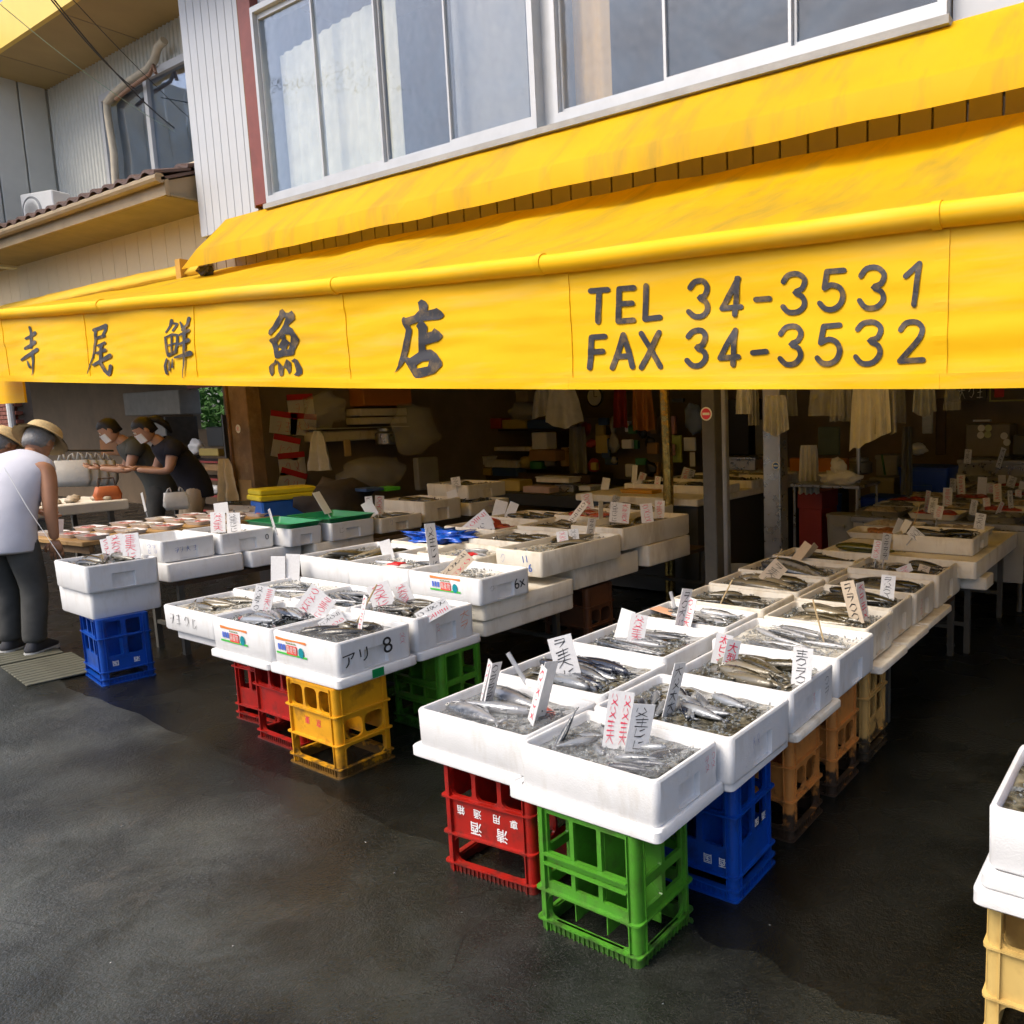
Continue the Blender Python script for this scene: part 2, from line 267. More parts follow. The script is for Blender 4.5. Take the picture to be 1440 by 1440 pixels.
    def mesh(s, name, mats, smooth=False, normals=True):
        me = bpy.data.meshes.new(name); me.from_pydata(s.v, [], s.f)
        for m in (mats if isinstance(mats, (list, tuple)) else [mats]): me.materials.append(m)
        if normals:
            bm = bmesh.new(); bm.from_mesh(me); bmesh.ops.recalc_face_normals(bm, faces=bm.faces); bm.to_mesh(me); bm.free()
        if smooth:
            for p in me.polygons: p.use_smooth = True
            if smooth != 2:
                try: me.set_sharp_from_angle(angle=R(40))
                except Exception: pass
        return me
    def build(s, name, mat, parent=None, loc=(0, 0, 0), rot=(0, 0, 0), smooth=False, normals=True, **kw):
        return put(s.mesh(name, mat, smooth, normals), name, parent, loc, rot, **kw)
def put(me, name, parent=None, loc=(0, 0, 0), rot=(0, 0, 0), scale=None, label=None, cat=None, group=None, kind=None):
    o = link(bpy.data.objects.new(name, me)); o.location = loc; o.rotation_euler = rot
    if scale: o.scale = scale
    if parent: o.parent = parent
    return tag(o, label, cat, group, kind)
def rrect(w, d, r, z, n=4, cx=0, cy=0):
    out = []
    for (sx, sy, a0) in ((1, 1, 0), (-1, 1, 90), (-1, -1, 180), (1, -1, 270)):
        for k in range(n+1):
            a = R(a0+90*k/n); out.append((cx+sx*(w/2-r)+r*math.cos(a), cy+sy*(d/2-r)+r*math.sin(a), z))
    return out
def rr2(s0, s1, z0, z1, r, n=3):
    return [(p[0], p[1]) for p in rrect(s1-s0, z1-z0, min(r, (s1-s0)/2-.001, (z1-z0)/2-.001), 0, n, (s0+s1)/2, (z0+z1)/2)]
def blob(mb, c, rad, seed=0, amp=.25, f=2.2, sub=3, flat=None):
    bm = bmesh.new(); bmesh.ops.create_icosphere(bm, subdivisions=sub, radius=1)
    vs = []
    for v in bm.verts:
        p = v.co.copy(); k = 1+amp*noise.noise(p*f+Vector((seed*7.1, seed*3.3, 0)))+amp*.6*noise.noise(p*f*2.7+Vector((seed, 0, seed*5)))
        p = p*k; q = Vector((p.x*rad[0], p.y*rad[1], p.z*rad[2]))
        if flat is not None: q.z = max(q.z, flat)
        vs.append(q+Vector(c))
    fs = [tuple(v.index for v in f.verts) for f in bm.faces]; bm.free(); mb.add(vs, fs); return mb
TXT = {}
def text_mesh(s, size, mat, bold=0.):
    k = (s, mat.name, bold)
    if k not in TXT:
        c = bpy.data.curves.new('txt', 'FONT'); c.body = s; c.size = 1; c.align_x = 'CENTER'; c.align_y = 'CENTER'; c.offset = bold; c.resolution_u = 3
        o = bpy.data.objects.new('txt', c); COL.objects.link(o); dg = bpy.context.evaluated_depsgraph_get()
        me = bpy.data.meshes.new_from_object(o.evaluated_get(dg)); bpy.data.objects.remove(o); bpy.data.curves.remove(c)
        me.materials.clear(); me.materials.append(mat); TXT[k] = me
    return TXT[k]
SCR = {}
def scribble(seed, mat, cols=1, rows=3):
    """marks like quick brush handwriting in a unit card (x -.5..+.5, y 0..1), lying in the xz plane facing -y"""
    k = (seed, mat.name, cols, rows)
    if k in SCR: return SCR[k]
    r = random.Random(seed*13+5); mb = MB(); n = 0
    for c in range(cols):
        for q in range(rows):
            cx = -.5+(c+.5)/cols+r.uniform(-.05, .05); cy = .95-(q+.5)*.9/rows+r.uniform(-.02, .02); w = .72/cols; h = .95*.9/rows; sl = r.uniform(-.1, .25)*h
            def st(P, wd=1.):
                nonlocal n; n += 1; ws = [r.uniform(.020, .036)*wd*(.8 if cols > 1 else 1) for _ in P]; ws[-1] *= .5
                mb.ribbon([(cx+x*w, cy+y*h+x*sl) for x, y in P], ws, lambda s, z, d: (s, -.0006*d, z), n*.15+1)
            t = r.randrange(6); j = lambda: r.uniform(-.06, .06)
            if t == 0: st([(-.42, .2+j()), (.4, .28+j())]); st([(.0+j(), .48), (-.08, .1), (-.4, -.42)]); st([(0, .1), (.18, -.15), (.44, -.42+j())])
            elif t == 1: st([(-.3, .35), (.3, .4+j()), (.25, .0), (-.1, -.45)]); st([(-.35, .0+j()), (.3, .04)])
            elif t == 2: st([(-.25, .4), (-.3, -.35), (.1, -.42), (.36, -.2)]); st([(.0, .2+j()), (.3, .3)])
            elif t == 3: st([(-.4, .1), (-.1, .4), (.25, .3), (.3, -.1), (0, -.4), (-.3, -.25)])
            elif t == 4: st([(-.4, .3+j()), (.38, .36)]); st([(-.32, -.02), (.3, .05+j())]); st([(.05, .45), (.02, -.45)]); st([(-.4, -.4), (.42, -.34+j())])
            else: st([(-.3, .42), (-.36, .1)]); st([(.1, .45), (.3, .1), (.1, -.1), (-.35, -.42)]); st([(-.2, .0+j()), (.4, -.4)])
    SCR[k] = mb.mesh('handwriting', mat, normals=False); return SCR[k]
USED = {}
# ================================================================== GROUND
def ground_mat(dry=False):
    m = bpy.data.materials.new('dry_asphalt' if dry else 'wet_asphalt'); m.use_nodes = True; n = m.node_tree.nodes; l = m.node_tree.links; b = n['Principled BSDF']; b.inputs['Specular IOR Level'].default_value = .35; tc = n.new('ShaderNodeTexCoord')
    def NO(s, d=6, r=.6, dist=0.):
        x = n.new('ShaderNodeTexNoise'); x.inputs['Scale'].default_value = s; x.inputs['Detail'].default_value = d; x.inputs['Roughness'].default_value = r; x.inputs['Distortion'].default_value = dist; l.new(tc.outputs['Object'], x.inputs['Vector']); return x.outputs[0]
    def RAMP(i, a, b_, c0, c1):
        x = n.new('ShaderNodeValToRGB'); x.color_ramp.elements[0].position = a; x.color_ramp.elements[1].position = b_; x.color_ramp.elements[0].color = (*c0, 1); x.color_ramp.elements[1].color = (*c1, 1); l.new(i, x.inputs[0]); return x.outputs[0]
    def MIX(f, a, b_, mode='MIX'):
        x = n.new('ShaderNodeMix'); x.data_type = 'RGBA'; x.blend_type = mode
        for k, v in ((0, f), (6, a), (7, b_)):
            if isinstance(v, (int, float)): x.inputs[k].default_value = v
            elif isinstance(v, tuple): x.inputs[k].default_value = (*v, 1)
            else: l.new(v, x.inputs[k])
        return x.outputs[2]
    base = RAMP(NO(1.3, 6, .72, .4), .36, .68, (.024, .027, .0245) if dry else (.026, .027, .024), (.112, .122, .110) if dry else (.105, .110, .100))
    grit = RAMP(NO(170, 0), .56, .74, (0, 0, 0), (1, 1, 1)); c = MIX(MIX(.7, (0, 0, 0), grit), base, (.13, .13, .13))
    spk = RAMP(NO(420, 0), .70, .76, (0, 0, 0), (1, 1, 1)); c = MIX(MIX(.5, (0, 0, 0), spk), c, (.36, .36, .36))
    stain = RAMP(NO(1.7, 4, .7, .8), .52, .64, (0, 0, 0), (1, 1, 1)); c = MIX(MIX(.75, (0, 0, 0), stain), c, (.034, .035, .026))
    pale = RAMP(NO(3.4, 5, .8), .56, .70, (0, 0, 0), (1, 1, 1)); c = MIX(pale, c, (.12, .115, .10))
    # cracks: thin dark lines along warped cell borders
    w = n.new('ShaderNodeMix'); w.data_type = 'RGBA'; w.inputs[0].default_value = .12; l.new(tc.outputs['Object'], w.inputs[6])
    nw = n.new('ShaderNodeTexNoise'); nw.inputs['Scale'].default_value = 4; nw.inputs['Detail'].default_value = 3; l.new(tc.outputs['Object'], nw.inputs['Vector']); l.new(nw.outputs[1], w.inputs[7])
    vo = n.new('ShaderNodeTexVoronoi'); vo.feature = 'DISTANCE_TO_EDGE'; vo.inputs['Scale'].default_value = 1.5; l.new(w.outputs[2], vo.inputs['Vector'])
    crack = RAMP(vo.outputs[0], .0008, .0045, (1, 1, 1), (0, 0, 0)); ck = MIX(1., crack, RAMP(NO(1.1, 1), .50, .60, (0, 0, 0), (1, 1, 1)), 'MULTIPLY'); c = MIX(MIX(.65, (0, 0, 0), ck), c, (.014, .014, .012))
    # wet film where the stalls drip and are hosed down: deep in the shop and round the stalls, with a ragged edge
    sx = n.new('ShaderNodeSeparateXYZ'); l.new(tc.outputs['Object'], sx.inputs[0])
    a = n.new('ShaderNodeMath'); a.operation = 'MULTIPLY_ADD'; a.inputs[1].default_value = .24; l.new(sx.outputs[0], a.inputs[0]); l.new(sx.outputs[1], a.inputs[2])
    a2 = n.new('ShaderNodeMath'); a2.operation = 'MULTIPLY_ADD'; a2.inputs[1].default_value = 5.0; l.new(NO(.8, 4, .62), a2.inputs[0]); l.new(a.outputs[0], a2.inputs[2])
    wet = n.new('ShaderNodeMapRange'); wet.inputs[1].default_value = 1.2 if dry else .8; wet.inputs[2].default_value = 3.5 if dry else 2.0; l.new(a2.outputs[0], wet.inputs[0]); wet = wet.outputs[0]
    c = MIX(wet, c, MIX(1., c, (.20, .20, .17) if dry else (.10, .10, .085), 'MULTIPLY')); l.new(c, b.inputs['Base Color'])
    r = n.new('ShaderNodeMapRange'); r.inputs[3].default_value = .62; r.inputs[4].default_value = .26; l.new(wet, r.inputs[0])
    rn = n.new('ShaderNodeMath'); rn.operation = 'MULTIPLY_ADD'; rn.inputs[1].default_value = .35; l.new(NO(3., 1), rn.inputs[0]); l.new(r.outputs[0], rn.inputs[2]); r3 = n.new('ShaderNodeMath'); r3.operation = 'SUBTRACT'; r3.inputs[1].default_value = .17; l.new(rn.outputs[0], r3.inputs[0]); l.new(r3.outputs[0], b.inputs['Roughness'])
    bp = n.new('ShaderNodeBump'); bp.inputs['Strength'].default_value = .55; bp.inputs['Distance'].default_value = .006
    h = n.new('ShaderNodeMath'); h.operation = 'MULTIPLY_ADD'; h.inputs[1].default_value = .5; l.new(NO(150, 1), h.inputs[0]); l.new(NO(60, 2), h.inputs[2]); hc = n.new('ShaderNodeMath'); hc.operation = 'SUBTRACT'; l.new(h.outputs[0], hc.inputs[0]); hc.inputs[1].default_value = 0
    l.new(hc.outputs[0], bp.inputs['Height']); l.new(bp.outputs[0], b.inputs['Normal']); return m
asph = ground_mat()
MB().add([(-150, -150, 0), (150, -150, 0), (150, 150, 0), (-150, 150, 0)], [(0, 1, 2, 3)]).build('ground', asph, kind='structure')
# broken edge of the older asphalt layer: a low raised sheet in front of the stalls
edge = [(960, 1300), (1010, 1335), (1060, 1342), (1095, 1372), (1140, 1385), (1190, 1420), (1250, 1442), (1330, 1480)]
pts = [atz(u, v, 0) for u, v in edge]; dense = []
for a, b in zip(pts, pts[1:]):
    for k in range(6):
        t = k/6; p = a.lerp(b, t); q = noise.noise(Vector((p.x*9, p.y*9, 2)))*.035; dense.append((p.x+q, p.y+q))
dense.append((pts[-1].x, pts[-1].y))
left = []; x = pts[0].x; y0 = pts[0].y
for k in range(90):
    x -= .1; t = min(1, k/6); left.append((x, y0*(1-t)+t*(1.80+.02*(pts[0].x-x))+.07*noise.noise(Vector((x*1.7, 3, 1)))+.03*noise.noise(Vector((x*7, 5, 2)))))
outer = [(60, .35)]+[(p[0], p[1]) for p in reversed(dense)]+left+[(-14, 2.2), (-60, 2.2), (-60, -60), (60, -60)]
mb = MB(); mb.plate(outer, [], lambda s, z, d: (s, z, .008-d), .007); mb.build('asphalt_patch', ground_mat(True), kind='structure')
# ================================================================== THE FISH SHOP BUILDING
YF = 4.6
B = empty('fish_shop_building', (0, YF, 0), 0, 'two-storey fish shop with grey siding, aluminium windows and yellow awnings', 'building')
def bb(name, x0, x1, y0, y1, z0, z1, mat, parent=B, o=(0, YF, 0)):
    return MB().box(x0-o[0], x1-o[0], y0-o[1], y1-o[1], z0-o[2], z1-o[2]).build(name, mat, parent)
XL, XR = -9.13, 4.0
SZ = 3.72; WT = 5.45
def sill_x(u): return aty(u, 389-.279*u, YF).x
w1 = [sill_x(u) for u in (386, 462, 548, 640, 757)]; w2 = [sill_x(u) for u in (793, 940, 1118, 1325)]
xr0 = sill_x(366)
# upper wall pieces round the windows (kept 6 cm behind the siding face)
bb('wall', XL, w1[0]-.06, YF+.03, YF+.2, 3.3, 6.3, siding); bb('wall', w1[-1]+.03, w2[0]-.03, YF+.03, YF+.2, SZ-.02, 6.3, alu); bb('wall', w2[-1]+.05, XR, YF+.03, YF+.2, 3.3, 6.3, siding)
bb('wall', w1[0]-.06, w2[-1]+.05, YF+.03, YF+.2, WT, 6.3, siding); bb('wall', w1[0]-.06, w2[-1]+.05, YF+.05, YF+.2, 2.9, SZ-.05, siding_dk)
bb('side_wall', XL-.012, XL+.1, YF+.21, 9, 3.0, 6.3, siding)
bb('roof', XL-.5, XR+.5, YF-.7, 9.5, 6.3, 6.45, beam)
# siding boards, each its own strip
npan = 8; pw = (xr0-.02-XL)/npan
pm = MB().cbox(-pw/2+.004, pw/2-.004, -.012, .028, 0, 6.3-3.55, .004).mesh('siding_board', siding)
for i in range(npan): put(pm, 'siding_board', B, (XL+pw*(i+.5), 0, 3.55))
pm2 = MB().cbox(-.088, .088, -.012, .02, 0, .55, .003).mesh('siding_board_low', siding_dk)
for i in range(66):
    x = XL+.1+i*.19
    if x < 2.2: put(pm2, 'siding_board', B, (x, .03, 2.98))
bb('trim', xr0, w1[0]-.045, YF-.05, YF+.06, SZ-.02, 6.28, redtrim); bb('trim', xr0-.025, xr0-.002, YF-.045, YF+.03, SZ-.04, 6.28, rust)
sl_ = MB().box(w1[0]-.05, w2[-1]+.06, YF-.09-YF, .05, SZ-.09, SZ-.045); sl_.build('sill', concrete, B)
def window(xs, name):
    x0, x1 = xs[0], xs[-1]; fr = .030
    w = MB().box(x0-.04, x1+.04, -.06, .04, SZ-.04, SZ+.03).box(x0-.04, x1+.04, -.06, .04, WT-.05, WT).box(x0-.04, x0, -.06, .04, SZ+.03, WT-.05).box(x1, x1+.04, -.06, .04, SZ+.03, WT-.05).build('window', alu, B)
    for i, (a, b) in enumerate(zip(xs, xs[1:])):
        dy = -.03 if i % 2 else .0
        f = MB().box(a+.002, a+fr*.7, dy-.02, dy+.018, SZ+.032, WT-.052).box(b-fr*.7, b-.002, dy-.02, dy+.018, SZ+.032, WT-.052).box(a+fr*.7, b-fr*.7, dy-.02, dy+.018, SZ+.032, SZ+.062).box(a+fr*.7, b-fr*.7, dy-.02, dy+.018, WT-.1, WT-.052).build('sash', alu, w)
        if True:
            g = MB().box(a+fr*.7, b-fr*.7, dy-.003, dy+.003, SZ+.062, WT-.1).build('pane', glass, w)
    return w
window(w1, 'a'); window(w2, 'b')
# room behind the windows, curtains
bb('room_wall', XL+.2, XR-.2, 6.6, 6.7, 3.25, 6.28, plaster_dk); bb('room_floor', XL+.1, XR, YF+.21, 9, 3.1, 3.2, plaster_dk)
def curtain(x0, x1, z0, z1, mat, label, dy=.14, amp=.012, slope=0.):
    mb = MB(); nx = 40; rows = 6; vs = []
    for j in range(rows+1):
        for i in range(nx+1):
            t = i/nx; x = x0+(x1-x0)*t; zt = z1+slope*t; z = z0+(zt-z0)*j/rows
            vs.append((x, amp*math.sin(t*(x1-x0)*42)+amp*.5*noise.noise(Vector((x*8, z*2, 1))), z))
    fs = [(j*(nx+1)+i, j*(nx+1)+i+1, (j+1)*(nx+1)+i+1, (j+1)*(nx+1)+i) for j in range(rows) for i in range(nx)]
    n0 = len(vs); vs += [(a, b+.004, c) for a, b, c in vs]; fs += [tuple(n0+k for k in reversed(f)) for f in fs]
    mb.add(vs, fs); return mb.build('curtain', mat, None, (0, YF+dy, 0), smooth=2, normals=False, label=label, cat='curtain')
xa = lambda u, v: aty(u, v, YF+.14)
curtain(xa(402, 180).x, xa(566, 140).x, SZ+.02, xa(402, 75).z, curtain_m, 'cream curtain behind the three left panes of the upstairs window', slope=.12)
curtain(xa(808, 100).x, xa(858, 90).x, SZ+.02, 5.5, curtain_t, 'narrow tan curtain behind the upstairs pane right of the white mullion')
p0, p1 = xa(645, 100).x, xa(748, 100).x
MB().box(p0, p1, -.004, .012, SZ+.03, 5.4).build('window_board', board_g, None, (0, YF+.1, 0), label='plain grey board standing behind the fourth upstairs window pane', cat='board')
# ground floor shell
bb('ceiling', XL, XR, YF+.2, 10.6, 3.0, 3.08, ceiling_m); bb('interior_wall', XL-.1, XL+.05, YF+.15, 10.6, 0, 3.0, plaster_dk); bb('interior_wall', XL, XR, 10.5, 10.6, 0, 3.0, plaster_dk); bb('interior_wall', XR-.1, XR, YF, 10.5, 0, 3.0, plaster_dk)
bb('beam', XL, XR, YF-.02, YF+.18, 2.72, 2.97, wood_dk)
# pillars
pl = aty(345, 640, YF)
wp = MB().cbox(-.17, .17, -.03, .12, 0, 2.8, .008).build('pillar', wood, B, (aty(352, 640, YF).x, -.05, 0))
MB().box(-.21, -.171, -.05, .0, .1, 2.8).build('edge_strip', rust, wp); MB().cbox(-.12, .13, -.038, -.031, .55, .98, .003).build('patch_board', M('plywood', (.34, .21, .08), .7, .2, 6), wp)
st = MB().lathe([(.045, 0), (.045, .004)], 20).build('round_sticker', sticker_w, wp, (-.03, -.032, 1.52), (R(90), 0, 0))
put(text_mesh('火', 1, ink_r), 'printed_mark', st, (0, 0, .006), scale=(.06, .06, .06))
for (u, wd_, yy, mt, nm) in ((1003, .10, YF-.1, steel_dk, 'post'), (1091, .14, 5.3, steel, 'post'), (1020, .05, YF+.15, M('galvanised', (.3, .3, .3), .45, .1, 8, metal=.5), 'downpipe')):
    p = aty(u, 700, yy); po = MB().cbox(-wd_/2, wd_/2, -wd_/2, wd_/2, 0, 2.9, .006).build(nm, mt, B, (p.x, yy-YF, 0))
    if nm == 'post':
        for (uu, vv, rad, mt2) in ((((993, 582, .045, ink_r),) if yy < 5 else ((1091, 655, .03, ink_b), (1084, 572, .045, ink_r)))):
            q = aty(uu, vv, yy-wd_/2-.002); s_ = MB().lathe([(rad, 0), (rad, .002)], 20).build('round_sticker', sticker_w, po, (q.x-p.x, -wd_/2-.001, q.z), (R(90), 0, 0))
            MB().lathe([(rad*.8, .0025), (rad*.8, .003)], 20).build('sticker_print', mt2, s_); MB().box(-rad*.6, rad*.6, -rad*.18, rad*.18, .0032, .0038).build('sticker_print', sticker_w, s_)
gp = atz(942, 705, .85); MB().tube([(gp.x-.02, gp.y, 0), (gp.x-.01, gp.y, 1.2), (gp.x-.05, gp.y, 2.95)], .045, 14).build('foil_wrapped_pole', gold, None, label='pole wrapped in crinkled gold foil rising behind the left stall', cat='pole')
# ================================================================== AWNINGS
VY = 3.0
VB = [(-11.2, 2.10), (-9.93, 2.04), (-4.5, 1.795), (-2.67, 1.729), (-.82, 1.671), (-.5, 1.665), (3.2, 1.60)]; VT = [(-11.2, 2.715), (-9.71, 2.646), (-4.43, 2.396), (-2.64, 2.33), (-.826, 2.292), (-.54, 2.28), (3.2, 2.17)]
def ip(T, x):
    for a, b in zip(T, T[1:]):
        if x <= b[0] or b is T[-1]: return a[1]+(b[1]-a[1])*(x-a[0])/(b[0]-a[0])
def val_y(x, z): return VY + .016*noise.noise(Vector((x*1.1, z*2.2, 4))) + .014*math.sin(x*2.3)*(ip(VT, x)-z)/.6 + .007*noise.noise(Vector((x*1.3+z*1.5, z*11, 7))) + .004*noise.noise(Vector((x*3+z*4, z*17, 2)))
A = empty('shop_awning', (0, VY, 0), 0, 'large yellow fabric awning with roller bar and lettered valance over the stalls', 'awning')
def vx(u): return aty(u, 460, VY).x
seams = [-11.2, vx(0)+.03, vx(116), vx(272), vx(482), vx(797), vx(1324), 1.6, 3.2]
VAL = []
for a, b in zip(seams, seams[1:]):
    nx, nz = 36, 30; vs = []
    for j in range(nz+1):
        for i in range(nx+1):
            x = a+.0005+(b-a-.001)*i/nx; z0, z1 = ip(VB, x), ip(VT, x)-.03; z = z0+(z1-z0)*j/nz; vs.append((x, val_y(x, z)-VY, z))
    fs = [(j*(nx+1)+i, j*(nx+1)+i+1, (j+1)*(nx+1)+i+1, (j+1)*(nx+1)+i) for j in range(nz) for i in range(nx)]
    mb = MB(); mb.add(vs, fs); VAL.append(mb.build('valance_panel', yellow, A, smooth=2, normals=False))
    # stitched hem and seam strip
    mb = MB(); N = 30; ring = lambda x, dz0, dz1: [(x, val_y(x, ip(VB, x)+q)-VY+e, ip(VB, x)+q) for q, e in ((dz0, -.006), (dz0, .006), (dz1*.5, .006), (dz1, .006), (dz1, -.006), (dz1*.5, -.006))]
    mb.loft([ring(a+.0004+(b-a-.0008)*i/N, -.006, .052) for i in range(N+1)]); mb.build('hem', yellow, A)
    mb = MB()
    rr_ = []
    for j in range(31):
        z = ip(VB, b)+.05+(ip(VT, b)-.1-ip(VB, b))*j/30; y = val_y(b, z)-VY; ya, yb = val_y(b-.026, z)-VY, val_y(b+.026, z)-VY; rr_.append([(b-.026, ya-.005, z), (b+.026, yb-.005, z), (b+.026, yb+.004, z), (b-.026, ya+.004, z)])
    mb.loft(rr_); mb.build('seam_strip', yellow, A)
# roller bar in sections with couplings
bs = [-11.2]+[vx(u) for u in (150, 480, 770, 1318)]+[3.2]
for a, b in zip(bs, bs[1:]):
    pts = [(a+(b-a)*i/8, -.015, ip(VT, a+(b-a)*i/8)+.012*noise.noise(Vector((a+(b-a)*i/8, 0, 3)))) for i in range(9)]; MB().tube(pts, .047, 16).build('roller_bar', yellow, A, smooth=True)
    MB().tube([(b-.018, -.015, ip(VT, b)), (b+.018, -.015, ip(VT, b))], .052, 16).build('bar_coupling', yellow, A, smooth=True)
# sloping roof sheet, in widths between the arms
rs = [-11.2, -9.2, -7.2, -5.6, -4.0, -2.4, -.8, 1.2, 3.2]
for a, b in zip(rs, rs[1:]):
    nx, ny = 40, 24; vs = []
    for j in range(ny+1):
        for i in range(nx+1):
            x = a+(b-a)*i/nx; t = j/ny; z = (ip(VT, x)+.045)*(1-t)+(3.195-.007*(x+9))*t; y = t*(YF+.02-VY)
            sag = -.034*math.sin(math.pi*t)*(.6+.9*math.sin(math.pi*i/nx)) + .016*noise.noise(Vector((x*2, t*4, 1)))+.010*noise.noise(Vector((x*8+t*5, t*2, 6)))*math.sin(math.pi*t)+.012*noise.noise(Vector((x*1.2, t*13, 3)))*(1-t)*t*3
            vs.append((x, y, z+sag))
    mb = MB(); mb.add(vs, [(k*(nx+1)+i, k*(nx+1)+i+1, (k+1)*(nx+1)+i+1, (k+1)*(nx+1)+i) for k in range(ny) for i in range(nx)]); mb.build('roof_sheet', yellow_top, A, smooth=2, normals=False)
for x in (-9.0, -6.4, -3.9, -1.3, 1.5):
    MB().tube([(x, .1, ip(VT, x)-.02), (x+.35, .8, ip(VT, x)+.05), (x+.1, 1.55, 2.75)], .022, 8).build('folding_arm', steel_dk, A)
# lettering on the valance
def LET(ox, oy, s):
    def fn(a, b, d):
        p = aty(ox+a/s, oy+b/s, VY-.006); return (p.x, val_y(p.x, p.z)-VY-.0045-.0006*d, p.z)
    return fn
def scale_pts(poly): return [(float(a), float(b)) for a, b in poly]
TEL = LET(780, 0, 2.1818)
def digits(lines, w, name, fn):
    for k, L in enumerate(lines):
        mb = MB()
        for q, st_ in enumerate(L):
            # soften the corners of curved strokes
            P = st_
            if len(P) > 5:
                Q = []
                for i in range(len(P)-1):
                    p0, p1, p2, p3 = P[max(i-1, 0)], P[i], P[i+1], P[min(i+2, len(P)-1)]
                    for t in (0, .33, .66):
                        Q.append(tuple(.5*((2*p1[c])+(-p0[c]+p2[c])*t+(2*p0[c]-5*p1[c]+4*p2[c]-p3[c])*t*t+(-p0[c]+3*p1[c]-3*p2[c]+p3[c])*t**3) for c in (0, 1)))
                P = Q+[P[-1]]
            else: P = [(P[i][0]+(P[i+1][0]-P[i][0])*t/7, P[i][1]+(P[i+1][1]-P[i][1])*t/7) for i in range(len(P)-1) for t in range(7)]+[P[-1]]
            mb.ribbon(P, w, fn, q)
        mb.build('lettering', letter, A, normals=False)
T = [[[(107, 892), (160, 888)], [(134, 892), (128, 986)]], [[(240, 882), (195, 886)], [(195, 886), (189, 985)], [(189, 985), (235, 981)], [(192, 932), (233, 929)]], [[(277, 876), (270, 978)], [(270, 978), (316, 972)]],
 [[(410, 882), (425, 864), (450, 861), (463, 880), (455, 905), (438, 913), (458, 925), (463, 948), (450, 967), (425, 970), (405, 955)]], [[(560, 853), (508, 945)], [(508, 945), (566, 940)], [(557, 853), (548, 964)]], [[(612, 918), (655, 915)]],
 [[(700, 864), (715, 844), (745, 840), (766, 858), (757, 885), (735, 897), (758, 910), (764, 935), (745, 955), (715, 957), (697, 940)]], [[(888, 829), (835, 833)], [(835, 833), (827, 882)], [(827, 884), (848, 874), (874, 882), (884, 905), (876, 932), (855, 948), (830, 947), (812, 930)]],
 [[(940, 847), (958, 824), (990, 821), (1012, 842), (1003, 870), (978, 882), (1003, 895), (1008, 920), (988, 942), (955, 944), (935, 922)]], [[(1078, 848), (1120, 808)], [(1120, 808), (1103, 935)]],
 [[(148, 1031), (108, 1034)], [(108, 1034), (104, 1128)], [(106, 1080), (142, 1077)]], [[(172, 1128), (205, 1026)], [(205, 1026), (233, 1125)], [(182, 1094), (222, 1091)]], [[(260, 1022), (318, 1124)], [(315, 1019), (260, 1127)]],
 [[(405, 1032), (420, 1016), (445, 1013), (458, 1032), (448, 1058), (430, 1066), (452, 1078), (458, 1098), (442, 1119), (418, 1121), (400, 1105)]], [[(550, 1012), (503, 1098)], [(503, 1098), (560, 1094)], [(550, 1012), (543, 1118)]], [[(605, 1082), (648, 1078)]],
 [[(692, 1024), (708, 1004), (738, 1001), (755, 1020), (746, 1045), (725, 1056), (748, 1068), (754, 1092), (735, 1115), (708, 1117), (690, 1100)]], [[(874, 997), (825, 1001)], [(825, 1001), (817, 1050)], [(817, 1052), (842, 1041), (866, 1050), (876, 1075), (866, 1102), (846, 1115), (822, 1114), (806, 1098)]],
 [[(930, 1010), (948, 991), (982, 989), (1002, 1008), (993, 1036), (968, 1046), (994, 1060), (1000, 1085), (978, 1112), (945, 1115), (925, 1095)]], [[(1063, 1012), (1080, 991), (1112, 989), (1130, 1008), (1122, 1038), (1090, 1075), (1060, 1108)], [(1060, 1108), (1132, 1104)]]]
digits(T, 17, 'phone', TEL)
ten = [(585, 122), (650, 150), (695, 210), (690, 265), (680, 300), (800, 270), (830, 255), (900, 305), (940, 365), (910, 410), (860, 435), (620, 458), (660, 500), (690, 550), (680, 645), (760, 620), (795, 568), (870, 620), (930, 685), (900, 735), (850, 775), (650, 830), (640, 905), (735, 900), (830, 970), (920, 1090), (925, 1150), (880, 1200), (810, 1270), (680, 1315), (525, 1360), (480, 1330), (325, 1085), (280, 1150), (155, 1270), (215, 1150), (245, 1020), (330, 700), (345, 600), (300, 510), (290, 440), (310, 395), (360, 410), (490, 370), (560, 290), (545, 220), (530, 170)]
def hug(me_o):
    bm = bmesh.new(); bm.from_mesh(me_o.data)
    bmesh.ops.triangulate(bm, faces=bm.faces[:]); bmesh.ops.subdivide_edges(bm, edges=bm.edges[:], cuts=3, use_grid_fill=True)
    for v in bm.verts: v.co.y = val_y(v.co.x, v.co.z)-VY-.0055
    bm.to_mesh(me_o.data); bm.free()
mb = MB(); mb.plate(ten, [[(410, 525), (560, 474), (515, 540), (545, 590), (545, 800), (530, 945), (400, 1035), (345, 1015), (400, 830), (445, 600)], [(510, 1150), (600, 1090), (720, 1075), (700, 1165), (530, 1200)]], LET(540, 410, 11.08), 0); hug(mb.build('lettering', letter, A, normals=False))
sakana = [(435, 170), (490, 235), (540, 235), (590, 200), (640, 260), (650, 340), (600, 385), (530, 440), (540, 465), (600, 500), (660, 590), (705, 690), (660, 780), (620, 860), (605, 935), (570, 955), (440, 970), (340, 1005), (300, 1000), (275, 860), (240, 760), (200, 710), (225, 675), (300, 650), (380, 560), (450, 440), (495, 330), (470, 310), (360, 480), (230, 625), (200, 590), (205, 530), (270, 460), (330, 360), (380, 280), (385, 200)]
